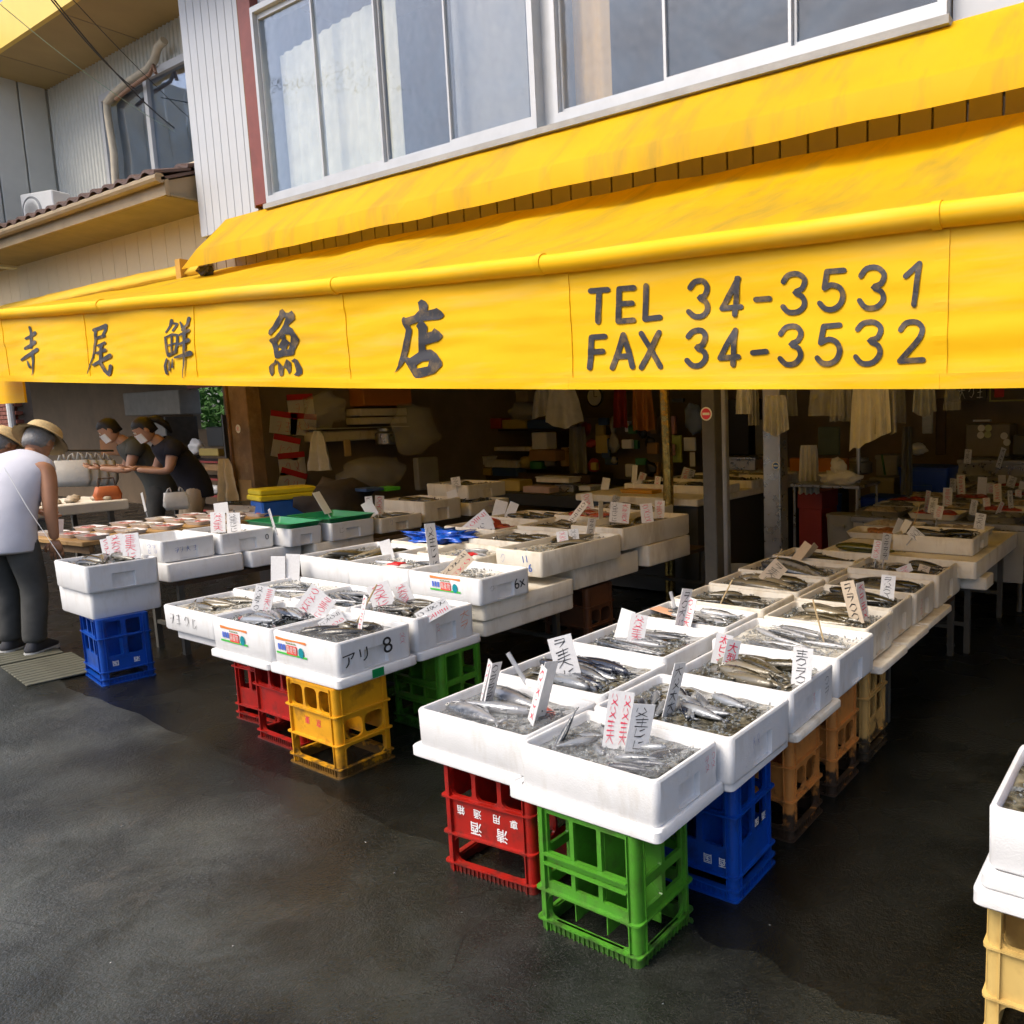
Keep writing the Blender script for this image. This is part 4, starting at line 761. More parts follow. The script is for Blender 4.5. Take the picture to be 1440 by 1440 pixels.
def words(b, face, txt, mat, s, z, size, rot=0.):
    me = text_mesh(txt, 1, mat, .0)
    if face == 'front': put(me, 'handwriting', b['o'], (s, -b['d']/2-.0015, z), (R(90), rot, 0), (size, size, size))
    else: put(me, 'handwriting', b['o'], (b['w']/2+.0015, s, z), (R(90), rot, R(90)), (size, size, size))
# --- right stall (two boxes wide, running into the shop)
lid(-1.775, -1.197, 1.637, 2.0, .416, .457, 'thick foam lid under the frontmost box, on the green crate'); lid(-2.305, -1.782, 1.69, 2.07, .416, .457, 'foam lid on the red lettered crate')
R1 = fbox('R1', -1.735, -1.205, 1.652, 1.975, .457, .595, 'frontmost white foam box of fish on ice, above the green crate', rz=R(-1))
L1 = fbox('L1', -2.275, -1.748, 1.70, 2.055, .457, .592, 'white foam box holding a red-finned fish, above the red lettered crate')
lid(-1.73, -1.17, 1.995, 2.40, .416, .448, 'foam lid on the blue crate')
R2 = fbox('R2', -1.72, -1.158, 1.985, 2.385, .449, .602, 'foam box of curled grey fish right behind the frontmost box', rz=R(-1)); L2 = fbox('L2', -2.30, -1.755, 2.085, 2.50, .44, .600, 'foam box of dark blue-backed fish, second in the left file of the right stall')
lid(-1.70, -1.15, 2.425, 2.84, .416, .450, 'projecting foam lid on the orange crate', foam_shade_worn)
R3 = fbox('R3', -1.69, -1.168, 2.415, 2.80, .451, .604, 'foam box of brown fish, third in the right file of the right stall'); L3 = fbox('L3', -2.32, -1.80, 2.535, 2.985, .44, .604, 'foam box of pale slender fish, third in the left file of the right stall')
R4 = fbox('R4', -1.765, -1.168, 2.84, 3.265, .44, .608, 'foam box of iced sardine-like fish, fourth in the right file', foam); L4 = fbox('L4', -2.34, -1.80, 3.03, 3.36, .44, .606, 'foam box of mixed fish, fourth in the left file', foam)
R5 = fbox('R5', -1.75, -1.215, 3.30, 3.665, .44, .608, 'foam box of long brown fish, fifth in the right file', foam_shade_worn); L5 = fbox('L5', -2.36, -1.80, 3.40, 3.78, .44, .608, 'foam box of dark small fish, fifth in the left file', foam_shade_worn)
R6 = fbox('R6', -1.76, -1.235, 3.695, 4.04, .44, .61, 'foam box of black-backed fish, sixth in the right file', foam_shade_worn); L6 = fbox('L6', -2.38, -1.80, 3.81, 4.2, .44, .61, 'foam box of olive fish, sixth in the left file', foam_shade_worn)
R7 = fbox('R7', -1.76, -1.225, 4.06, 4.42, .44, .61, 'foam box with a red card, seventh in the right file', foam_shade_worn); L7 = fbox('L7', -2.42, -1.80, 4.23, 4.66, .44, .612, 'foam box holding one big silver fish, seventh in the left file', foam_shade_worn)
R8 = fbox('R8', -1.78, -1.215, 4.46, 4.98, .44, .635, 'foam box with open handles, last in the right file', foam_shade_worn); L8 = fbox('L8', -2.42, -1.82, 4.70, 5.05, .44, .62, 'foam box of dark fish, last in the left file', foam_shade_worn)
lid(-1.74, -1.15, 3.31, 3.70, .40, .438, 'worn foam lid under the fifth right box', foam_shade_worn); lid(-1.74, -1.16, 3.72, 4.10, .40, .438, 'worn foam lid under the sixth right box', foam_shade_worn); lid(-1.74, -1.17, 4.12, 4.6, .40, .438, 'worn foam lid under the seventh right box', foam_shade_worn)
lid(-1.80, -1.06, 4.99, 5.2, .45, .53, 'small worn foam block poking out under the big slab', foam_shade_worn); lid(-2.13, -1.10, 4.88, 6.2, .535, .648, 'big bare foam slab bridging the right stall', foam_shade_worn)
SB = fbox('SB', -1.70, -1.165, 5.07, 5.52, .649, .757, 'single foam box standing on the big bare foam slab', foam_shade_worn)
marks(R1, 'side', 3, ink_r, .11, .06, .07, .06, 2, 2); marks(R3, 'side', 4, ink_r, .0, .05, .03, .05, 1, 2); marks(R3, 'side', 6, ink_k, .12, .04, .07, .09, 1, 2); marks(R2, 'side', 8, ink_b, -.05, .07, .05, .05, 2, 1); marks(R5, 'side', 9, ink_b, .1, .04, .05, .10, 1, 2); marks(R7, 'side', 10, ink_r, -.08, .03, .06, .10, 1, 2)
# --- left stall
lid(-3.69, -3.146, 1.968, 2.385, .416, .462, 'foam lid with green tape on the yellow crate'); lid(-4.225, -3.695, 1.966, 2.40, .416, .455, 'foam lid on the plain red crates'); lid(-3.72, -3.16, 2.405, 2.80, .416, .462, 'foam lid on the shaded green crate, left stall')
tp = put(MB().cbox(-.03, .03, -.002, .0005, -.005, .035, .0005).mesh('tape', M('green_tape', (.0, .25, .07), .4)), 'tape', None, (-3.1385, 2.16, .43), (0, 0, R(90)), label='strip of green tape on the foam lid above the yellow crate', cat='tape')
A1 = fbox('A1', -3.665, -3.162, 1.982, 2.368, .463, .622, 'white foam box marked with a black 8 on the front corner of the left stall'); B1 = fbox('B1', -4.205, -3.675, 1.978, 2.37, .456, .622, 'foam box with printed flash left of the box marked 8')
C1 = fbox('C1', -3.69, -3.172, 2.398, 2.765, .463, .632, 'foam box with orange handwriting on its end, left stall'); C2 = fbox('C2', -4.21, -3.70, 2.39, 2.77, .456, .628, 'foam box of silvery slender fish behind the printed box, left stall')
D1 = fbox('D1', -4.735, -4.215, 1.99, 2.375, .49, .622, 'foam box with black handwriting on its front, left end of the left stall'); D2 = fbox('D2', -4.80, -4.22, 2.385, 2.79, .47, .622, 'foam box behind the handwritten box, left stall')
lid(-4.70, -4.26, 2.03, 2.40, .43, .489, 'old foam box bottom under the handwritten box', foam)
lid(-4.3, -3.205, 2.862, 3.58, .415, .505, 'lower of two long foam slabs under the box marked 6x', foam_shade_worn); lid(-4.3, -3.19, 2.85, 3.57, .506, .603, 'upper of two long foam slabs under the box marked 6x', foam_shade_worn)
E2 = fbox('E2', -3.745, -3.165, 2.808, 3.175, .604, .748, 'raised foam box marked 6x with a printed flash'); E1 = fbox('E1', -4.325, -3.755, 2.818, 3.18, .604, .746, 'raised foam box with a red packet, left of the box marked 6x'); E0 = fbox('E0', -4.86, -4.335, 2.84, 3.42, .60, .742, 'raised foam box at the left end of the upper tier')
E3 = fbox('E3', -4.2, -3.66, 3.22, 3.62, .604, .748, 'foam box with a red-labelled packet behind the box marked 6x', foam_shade_worn); E4 = fbox('E4', -4.78, -4.22, 3.46, 3.90, .604, .75, 'foam box under the crumpled blue film', foam_shade_worn)
F1 = fbox('F1', -3.60, -3.215, 3.325, 4.085, .652, .802, 'long foam box with blue numbers on its front', foam_shade_worn, notch=False); lid(-3.66, -3.27, 3.66, 4.34, .50, .651, 'deep foam slab under the box with blue numbers', foam_shade_worn)
G1 = fbox('G1', -3.70, -3.235, 4.12, 4.95, .682, .832, 'long foam box with two tilted red cards beside the steel post', foam_shade_worn, notch=False); lid(-3.72, -3.20, 4.36, 4.90, .53, .681, 'deep foam slab under the long box by the steel post', foam_shade_worn)
E5 = fbox('E5', -4.22, -3.63, 3.66, 4.1, .62, .775, 'foam box of grey fish behind the crumpled blue film', foam_shade_worn); E6 = fbox('E6', -4.80, -4.25, 3.94, 4.36, .63, .785, 'foam box with a red octopus', foam_shade_worn); E7 = fbox('E7', -4.24, -3.73, 4.14, 4.56, .64, .795, 'foam box of brown fish in the middle of the left stall', foam_shade_worn)
E8 = fbox('E8', -4.82, -4.27, 4.4, 4.85, .65, .80, 'foam box of pale fish deep in the left stall', foam_shade_worn); E9 = fbox('E9', -4.30, -3.74, 4.6, 5.0, .66, .815, 'foam box with a red fish deep in the left stall', foam_shade_worn); E10 = fbox('E10', -4.3, -3.72, 5.03, 5.45, .67, .825, 'rearmost foam box of the left stall, in front of the orange tub', foam_shade_worn)
for b_, x_ in ((A1, -.10), (B1, -.06), (E2, .02)): sticker(b_, x_, .092)
words(A1, 'side', '8', ink_k, .06, .085, .11, R(-8)); marks(A1, 'side', 21, ink_r, .14, .07, .05, .06, 1, 2); words(A1, 'side', 'アリ', ink_k, -.10, .07, .075, R(-6)); marks(C1, 'side', 22, ink_o, .12, .04, .09, .11, 1, 2); marks(C1, 'side', 23, ink_r, -.05, .07, .04, .05, 1, 2); marks(D1, 'front', 24, ink_k, -.05, .03, .30, .075, 4, 1)
words(E2, 'side', '6x', ink_k, .10, .07, .085, R(-8)); marks(E2, 'side', 25, ink_k, -.10, .06, .05, .04, 1, 1); words(F1, 'front', '11', ink_b, .06, .10, .06, R(-10)); words(F1, 'front', '6', ink_b, .10, .05, .07); marks(F1, 'front', 26, ink_b, -.12, .06, .06, .07, 1, 1)
# --- far-left row
H0a = fbox('H0a', -6.17, -5.66, 2.01, 2.39, .416, .585, 'plain lower foam box of the pair on the lone blue crate', rz=R(-2), notch=False); H0 = fbox('H0', -6.12, -5.62, 1.985, 2.375, .586, .752, 'upper foam box of the pair on the lone blue crate', rz=R(-2))
H1 = fbox('H1', -6.48, -5.945, 2.525, 2.875, .652, .80, 'empty white foam box with faint blue lettering, far-left row'); H2 = fbox('H2', -6.46, -5.915, 2.895, 3.285, .652, .80, 'foam box marked with a small circle and holding two cards'); lid(-6.36, -5.86, 2.52, 3.02, .525, .651, 'deep foam slab with pencil marks in the far-left row'); lid(-6.35, -5.84, 3.06, 3.45, .53, .651, 'foam slab marked with an 8-like figure in the far-left row')
H3 = fbox('H3', -6.32, -5.735, 3.30, 3.56, .655, .79, 'foam box with the nearer green mesh tray on top'); H4 = fbox('H4', -6.26, -5.69, 3.60, 3.99, .655, .795, 'foam box marked with a tick, under the farther green mesh tray', foam); lid(-6.3, -5.72, 3.48, 4.0, .53, .654, 'plain foam slab under the two green mesh trays', foam_shade_worn)
H5 = fbox('H5', -6.22, -5.68, 4.03, 4.45, .655, .78, 'low foam box with a small blue mark', foam_shade_worn); H6 = fbox('H6', -6.30, -5.72, 4.5, 4.92, .68, .865, 'tall foam box with a green net in it', foam_shade_worn); H7 = fbox('H7', -6.30, -5.7, 5.0, 5.5, .68, .80, 'foam box with a red smudge, behind the tall box', foam_shade_worn); H8 = fbox('H8', -6.55, -5.95, 5.2, 5.7, .801, .94, 'topmost foam box at the rear of the far-left row', foam_shade_worn)
marks(H1, 'side', 31, ink_b, -.02, .05, .16, .05, 4, 1); marks(H1, 'front', 32, ink_b, .15, .05, .16, .08, 2, 2); words(H2, 'side', '0', ink_k, .14, .08, .06); marks(H4, 'side', 33, ink_k, -.1, .05, .08, .06, 1, 1); marks(H5, 'side', 34, ink_b, -.1, .05, .05, .06, 1, 1); marks(H7, 'side', 35, ink_r, .02, .03, .10, .08, 2, 1)
for b_, lb in ((H3, 'green mesh tray, the nearer of two on the far-left row'), (H4, 'green mesh tray, the farther of two on the far-left row')):
    mb = MB(); w_, d_ = b_['w']-.01, b_['d']+.02; mb.loft([rrect(w_-.06, d_-.06, .02, -.03), rrect(w_, d_, .025, .02), rrect(w_+.02, d_+.02, .03, .025), rrect(w_-.02, d_-.02, .02, .025), rrect(w_-.07, d_-.07, .02, -.022)]); mb.build('mesh_tray', p_net, None, ((b_['x0']+b_['x1'])/2, (b_['y0']+b_['y1'])/2, b_['z1']+.012), smooth=True, label=lb, cat='tray')
# --- box pair at the right edge of the frame
lid(-.40, .35, 1.80, 2.3, .416, .46, 'lower foam lid at the right edge of the frame'); lid(-.385, .34, 1.81, 2.29, .461, .50, 'upper foam lid at the right edge of the frame')
X1 = fbox('X1', -.375, .2, 1.835, 2.25, .501, .655, 'foam box with dark red contents at the right edge of the frame')
# --- stall undercarriage: simple steel trestles
def trestle(x0, x1, y0, y1, z, label, mat=steel_dk):
    o = empty('trestle_table', ((x0+x1)/2, (y0+y1)/2, 0), 0, label, 'table'); hx, hy = (x1-x0)/2, (y1-y0)/2
    for sx in (-1, 1):
        for sy in (-1, 1): MB().box(sx*hx-.018, sx*hx+.018, sy*hy-.018, sy*hy+.018, 0, z-.03).build('leg', mat, o)
    MB().box(-hx-.019, hx+.019, -hy-.019, hy+.019, z-.03, z).build('top', wood_dk, o)
    for sy in (-1, 1): MB().box(-hx, hx, sy*hy-.012, sy*hy+.012, .18, .205).build('rail', mat, o)
trestle(-6.28, -5.9, 2.6, 5.5, .52, 'dark steel trestle under the far-left row of boxes'); trestle(-2.35, -1.28, 3.75, 5.0, .40, 'dark steel trestle under the rear of the right stall'); trestle(-2.0, -1.2, 5.1, 6.1, .533, 'steel trestle under the big foam slab'); trestle(-4.75, -3.4, 3.62, 5.4, .50, 'steel trestle under the rear of the left stall'); trestle(-4.78, -4.45, 2.55, 3.0, .43, 'small trestle at the left corner of the left stall')
cr_ = crate(-3.5, 3.95, 0, 'panel', M('crate_brown', (.13, .05, .02), .5, .2, 8), 'brown crate in the shadow under the long numbered box'); cr_.location.z = .06
# ================================================================== FISH
def fish_mesh(kind, L, Hh, W, fork=.5, fin=.3, mat=None):
    mb = MB(); n = 10
    st = [(0, .10, .2), (.04, .42, .5), (.12, .72, .8), (.25, .95, 1), (.4, 1, 1), (.55, .88, .85), (.7, .62, .6), (.82, .34, .34), (.88, .22, .2)]
    rings = []
    for t, hh, ww in st:
        rings.append([(L*(t-.5), W/2*ww*math.cos(2*math.pi*k/n), Hh/2*hh*math.sin(2*math.pi*k/n)*(1 if math.sin(2*math.pi*k/n) > 0 else 1.08)+(.04*Hh if t < .1 else 0)) for k in range(n)])
    mb.loft(rings)
    a = L*.37; T = .0016    # tail, dorsal and ventral fins as thin wedges
    def wedge(p, q, r, s=None):
        P = [p, q, r]+([s] if s else []); m = len(P)
        mb.loft([[(x, -T, z) for x, z in P], [(x, T, z) for x, z in P]])
    wedge((a, .06*Hh), (L*.5, Hh*fork), (L*.44, 0), (a, -.02*Hh)); wedge((a, -.06*Hh), (a, .02*Hh), (L*.44, 0), (L*.5, -Hh*fork))
    wedge((-L*.18, Hh*.44), (-L*.08, Hh*(.5+fin*.6)), (L*.12, Hh*(.46+fin*.3)), (L*.22, Hh*.30)); wedge((L*.02, -Hh*.46), (L*.08, -Hh*(.5+fin*.5)), (L*.2, -Hh*.32)); wedge((-L*.2, -Hh*.46), (-L*.12, -Hh*(.5+fin*.4)), (-L*.08, -Hh*.48))
    # gill cover ridge
    mb.loft([[(-L*.27+L*.02*math.cos(th), sg*(W/2*.93), Hh*.30*math.sin(th)) for th in (-1.2, -.6, 0, .6, 1.2)]+[(-L*.27+L*.02*math.cos(th)+.003, sg*(W/2*1.03), Hh*.28*math.sin(th)) for th in (1.2, .6, 0, -.6, -1.2)] for sg in (-1, -.97)]) if kind != 'x' else None
    return mb.mesh('fish_'+kind, mat or FM[kind], 2)
FMESH = {'mackerel': fish_mesh('mackerel', .27, .055, .042), 'bream': fish_mesh('bream', .27, .10, .05, .45, .3), 'olive': fish_mesh('olive', .28, .055, .045), 'dark': fish_mesh('dark', .24, .06, .045), 'yellow': fish_mesh('yellow', .42, .085, .06),
         'silver': fish_mesh('silver', .24, .048, .032), 'slim': fish_mesh('slim', .30, .032, .026, mat=FM['silver']), 'big': fish_mesh('big', .52, .12, .09, mat=FM['silver'])}
eye_w = MB().lathe([(.0055, -.002), (.0055, .002)], 10).mesh('eye', M('fish_eye', (.6, .58, .5), .2)); eye_b = MB().lathe([(.003, -.0026), (.003, .0026)], 8).mesh('pupil', black)
FDIM = {'mackerel': (.27, .055, .042), 'bream': (.27, .10, .05), 'olive': (.28, .055, .045), 'dark': (.24, .06, .045), 'yellow': (.42, .085, .06), 'silver': (.24, .048, .032), 'slim': (.30, .032, .026), 'big': (.52, .12, .09)}
def one_fish(kind, x, y, z, yaw, roll, pitch, s, label, group, eye=True):
    rot = Matrix.Rotation(yaw, 4, 'Z') @ Matrix.Rotation(pitch, 4, 'Y') @ Matrix.Rotation(roll, 4, 'X')
    o = put(FMESH[kind], 'fish', None, (x, y, z), rot.to_euler(), (s, s, s), label, 'fish', group)
    if eye:
        L, H_, W_ = FDIM[kind]
        for sg in (-1, 1):
            e = put(eye_w, 'eye', o, (-L*.43, sg*W_*.36, H_*.10), (R(90), 0, 0)); put(eye_b, 'pupil', e)
    return o
FS = random.Random(11); IR = random.Random(4)
CHUNK = M('crushed_ice', (.24, .26, .26), .10, .3, 60, coat=.6, alpha=.5)
FRONT = ['nearest', 'second', 'third', 'fourth', 'fifth', 'sixth', 'seventh', 'eighth', 'ninth', 'tenth', 'eleventh', 'twelfth', 'thirteenth', 'fourteenth', 'fifteenth', 'sixteenth']
def fill(b, ice, kind, n, ang, spread, label, lvl=.68, s=1., ice_label=None, pos=None, near=True):
    lvl = min(.90, lvl+.14); z = b['z0']+b['h']*lvl; cx, cy = (b['x0']+b['x1'])/2, (b['y0']+b['y1'])/2; w, d = b['w']-.046, b['d']-.046
    nx, ny = 22, 16; vs = []
    for j in range(ny+1):
        for i in range(nx+1):
            x = -w/2+w*i/nx; y = -d/2+d*j/ny; vs.append((x, y, -.006+.007*noise.noise(Vector((x*18+b['x0']*9, y*18, 1)))+.008*noise.noise(Vector((x*7+b['y0']*5, y*7, 5)))))
    mb = MB(); mb.add(vs, [(j*(nx+1)+i, j*(nx+1)+i+1, (j+1)*(nx+1)+i+1, (j+1)*(nx+1)+i) for j in range(ny) for i in range(nx)]); nf = len(mb.f)
    for k in range(300 if near else 90):     # crushed ice
        x, y = IR.uniform(-w/2+.008, w/2-.008), IR.uniform(-d/2+.008, d/2-.008)
        if noise.noise(Vector((x*9+b['x0']*4, y*9, 8))) < -.12: continue
        r_ = IR.uniform(.004, .010)*(1 if near else 1.5); q = Matrix.Rotation(IR.uniform(0, 6.3), 3, Vector((IR.uniform(-1, 1), IR.uniform(-1, 1), IR.uniform(-1, 1))).normalized() if True else None)
        c = Vector((x, y, IR.uniform(-.006, .003))); mb.add([c+q @ Vector(p) for p in ((r_, 0, 0), (-r_*IR.uniform(.7, 1.3), 0, 0), (0, r_*IR.uniform(.6, 1.2), 0), (0, -r_, 0), (0, 0, r_*.8), (0, 0, -r_*.7))], [(0, 2, 4), (2, 1, 4), (1, 3, 4), (3, 0, 4), (2, 0, 5), (1, 2, 5), (3, 1, 5), (0, 3, 5)])
    me = mb.mesh('ice_slush', [ice, CHUNK], False, False)
    for p in me.polygons: p.material_index = 0 if p.index < nf else 1; p.use_smooth = p.index < nf
    put(me, 'ice_slush', None, (cx, cy, z), (0, 0, b['rz']), label='wet slush of ice and water in the '+b['label'].split(',')[0][:60], kind='stuff')
    g = 'fish in the '+b['label'].split(',')[0]; mine = []
    L, H_, W_ = FDIM[kind]
    for k in range(n):
        a = R(ang+FS.uniform(-spread, spread))+(math.pi if FS.random() < .25 else 0)
        ex = max(.01, w/2-abs(math.cos(a))*L*s*.5-abs(math.sin(a))*H_*s*.5); ey = max(.01, d/2-abs(math.sin(a))*L*s*.5-abs(math.cos(a))*H_*s*.5)
        t = (k+.5)/n; px = FS.uniform(-ex, ex); py = (-ey+2*ey*t+FS.uniform(-.02, .02)) if abs(math.cos(a)) > .6 else FS.uniform(-ey, ey)
        if abs(math.cos(a)) <= .6: px = -ex+2*ex*t
        py = max(-ey, min(ey, py))
        mine.append(one_fish(kind, cx+px, cy+py, z+FS.uniform(-.004, .013), a, R(FS.choice((90, -90))+FS.uniform(-28, 28)), R(FS.uniform(-6, 6)), s*FS.uniform(.86, 1.05), label, g, near))
    if n > 1:
        mine.sort(key=lambda q: q.location.y)
        for k, q in enumerate(mine): q['label'] = label+', '+(FRONT[k] if k < n-1 else 'furthest back')
fill(R1, ICE, 'mackerel', 11, 20, 70, 'small silver fish lying on ice in the frontmost box', .70, .62); fill(L1, ICE, 'silver', 4, 5, 18, 'silver fish under film in the box above the red crate', .68, 1.35); one_fish('bream', -1.92, 1.97, .56, R(-12), R(70), 0, .6, 'small red-finned fish at the back of the box above the red crate', None)
one_fish('silver', -1.655, 1.775, .60, R(80), R(60), R(-50), .75, 'silver fish standing head-up at the left end of the frontmost box', None)
fill(R2, ICE_B, 'mackerel', 13, -30, 40, 'grey-backed fish curled in the box behind the frontmost one', .72, .8); fill(L2, ICE_B, 'mackerel', 9, -5, 10, 'dark blue-backed fish laid lengthwise, left file of the right stall', .70, 1.25)
fill(R3, ICE_B, 'olive', 10, -8, 14, 'brown fish laid side by side, third right box', .70, 1.2); fill(L3, ICE_B, 'slim', 9, -8, 12, 'pale slender fish, third left box', .68, 1.2)
fill(R4, ICE_W, 'slim', 16, -12, 16, 'small sardine-like fish on white ice, fourth right box', .72, .9); fill(L4, ICE_B, 'silver', 11, -10, 25, 'mixed silvery fish, fourth left box', .72, .9)
fill(R5, ICE_B, 'olive', 8, -5, 8, 'long brown fish side by side, fifth right box', .72, 1.25); fill(L5, ICE_B, 'dark', 9, 0, 40, 'small dark fish, fifth left box', .72, .9); fill(R6, ICE_B, 'dark', 9, -4, 10, 'black-backed fish, sixth right box', .75, 1.25); fill(L6, ICE_B, 'olive', 6, -4, 8, 'olive fish, sixth left box', .75, 1.4)
fill(R7, ICE_B, 'dark', 6, -4, 10, 'dark fish under the red card, seventh right box', .75, 1.3, near=False); fill(L7, ICE_B, 'big', 2, -6, 3, 'big silver fish, seventh left box', .74, 1.0); fill(R8, ICE_B, 'dark', 6, 0, 20, 'dark fish in the last right box', .72, 1.1, near=False); fill(L8, ICE_B, 'olive', 5, 0, 20, 'dull fish in the last left box', .72, 1.2, near=False); fill(SB, ICE_B, 'dark', 4, 10, 30, 'dark fish in the box on the foam slab', .75, 1.2, near=False)
q = atz(1180, 783, .655); one_fish('yellow', q.x+.1, 4.93, .672, R(-6), R(80), 0, 1.15, 'yellow-bellied fish lying on the near edge of the foam slab', None)
fill(A1, ICE, 'dark', 9, 15, 40, 'dark fish on ice in the box marked 8', .72, 1.1); fill(B1, ICE, 'mackerel', 7, -8, 14, 'dark blue fish in the printed box beside the box marked 8', .74, 1.2); fill(C1, ICE_B, 'dark', 7, 10, 40, 'dark small fish in the box with orange handwriting', .75, .9); fill(C2, ICE, 'slim', 10, -8, 25, 'thin silvery fish, box behind the printed one', .78, 1.0); fill(D1, ICE_W, 'olive', 4, 5, 20, 'pale brown fish in the handwritten box', .75, 1.1); fill(D2, ICE_W, 'slim', 6, 10, 30, 'slender fish behind the handwritten box', .76, 1.0)
one_fish('bream', -4.06, 2.10, .60, R(20), R(85), 0, .55, 'small orange fish in the printed box beside the box marked 8', None)
fill(E2, ICE_W, 'dark', 1, 10, 10, 'single small dark fish in the box marked 6x', .62, .6); fill(E1, ICE_W, 'silver', 3, 10, 20, 'silver fish beside the red packet', .68, .9); fill(E0, ICE_B, 'olive', 4, 70, 15, 'brown fish in the left end of the upper tier', .72, 1.2, near=False); fill(E3, ICE_W, 'silver', 3, 0, 20, 'silver fish beside the second red packet', .68, .9, near=False)
fill(E4, ICE_B, 'dark', 3, 0, 20, 'dark fish beside the blue film', .72, 1., near=False); fill(E5, ICE_B, 'dark', 6, 0, 30, 'grey fish behind the blue film', .72, 1., near=False); fill(F1, ICE_W, 'olive', 5, 70, 30, 'pale fish in the box with blue numbers', .72, 1., near=False); fill(G1, ICE_W, 'olive', 3, 70, 30, 'pale fish in the long box by the steel post', .6, 1., near=False)
fill(E6, ICE_B, 'dark', 2, 0, 30, 'dark fish beside the octopus', .7, .9, near=False); fill(E7, ICE_B, 'olive', 5, 0, 30, 'brown fish, middle of the left stall', .75, 1., near=False); fill(E8, ICE_W, 'olive', 5, 0, 30, 'pale fish deep in the left stall', .75, 1., near=False); fill(E9, ICE_B, 'bream', 3, 0, 30, 'red fish deep in the left stall', .78, .9, near=False); fill(E10, ICE_B, 'olive', 4, 0, 30, 'brown fish, rearmost box of the left stall', .75, 1., near=False)
fill(H0, ICE, 'dark', 4, -10, 20, 'dark fish in the upper box on the lone blue crate', .85, 1.1, near=False); fill(H2, ICE_W, 'olive', 3, 0, 20, 'pale fish in the box marked with a circle', .6, 1., near=False); fill(H5, ICE_B, 'dark', 4, 0, 30, 'brown fish in the low box with the blue mark', .75, 1., near=False); fill(H6, ICE_B, 'dark', 4, 0, 30, 'dark fish in the tall net box', .8, 1., near=False); fill(H7, ICE_B, 'olive', 3, 0, 30, 'dull fish in the box with the red smudge', .75, 1., near=False); fill(H8, ICE_W, 'silver', 3, 0, 30, 'silver fish in the topmost rear box', .75, 1., near=False)
fill(X1, ICE_B, 'bream', 4, 70, 20, 'dark red fish in the box at the right edge', .78, 1.)
# clear film pulled over two boxes, packets and other contents
def sheet(cx, cy, z, w, d, mat, name, label, cat, amp=.012, f=14, rz=0., sub=(26, 20), kind=None):
    nx, ny = sub; vs = []
    for j in range(ny+1):
        for i in range(nx+1):
            x = -w/2+w*i/nx; y = -d/2+d*j/ny; vs.append((x, y, amp*abs(noise.noise(Vector((x*f+cx*3, y*f, cy))))*1.6+amp*.5*noise.noise(Vector((x*f*2.4, y*f*2.4, 3)))))
    mb = MB(); mb.add(vs, [(j*(nx+1)+i, j*(nx+1)+i+1, (j+1)*(nx+1)+i+1, (j+1)*(nx+1)+i) for j in range(ny) for i in range(nx)]); return mb.build(name, mat, None, (cx, cy, z), (0, 0, rz), 2, False, label=label, cat=cat, kind=kind)
sheet(-2.01, 1.88, .580, .47, .30, film, 'plastic_film', 'clear film spread over the fish above the red crate', 'film', .010, 12); sheet(-1.47, 1.81, .582, .46, .26, film, 'plastic_film', 'wrinkled clear film on the frontmost box of fish', 'film', .012, 16); sheet(-1.46, 3.05, .592, .52, .36, film, 'plastic_film', 'clear film over the sardine-like fish', 'film', .010, 14); sheet(-3.41, 2.17, .612, .42, .32, film, 'plastic_film', 'clear film over the fish in the box marked 8', 'film', .010, 14)
for (bx, by, bz, rz, lb) in ((-4.03, 2.95, .716, .2, 'red and white packet in the left raised box'), (-3.86, 3.38, .716, -.2, 'red and white packet in the box behind the one marked 6x')):
    o = empty('fish_packet', (bx, by, bz), rz, lb, 'packet'); mb = MB(); blob(mb, (0, 0, 0), (.11, .06, .022), 4, .2); mb.build('pouch', bag_white, o, smooth=2); MB().cbox(-.045, .045, -.035, .035, .016, .024, .003).build('label_panel', M('packet_red', (.6, .01, .015), .4), o)
mb = MB(); blob(mb, (0, 0, 0), (.27, .17, .045), 9, .7, 2.6, 4); mb.build('blue_film', bag_blue, None, (-4.50, 3.69, .765), smooth=2, label='crumpled shiny blue plastic film on the left stall', cat='film')
oc = empty('octopus', (-4.52, 4.15, .765), 0, 'red octopus lying in a foam box on the left stall', 'octopus'); mb = MB(); blob(mb, (0, 0, .02), (.09, .07, .05), 2, .2)
for k in range(7):
    a = k*.9; mb.tube([(0, 0, 0), (.09*math.cos(a), .07*math.sin(a), .0), (.17*math.cos(a+.3), .13*math.sin(a+.3), -.005), (.2*math.cos(a+.7), .15*math.sin(a+.7), .004)], [.03, .022, .013, .004], 8)
mb.build('body', octo, oc, smooth=2)
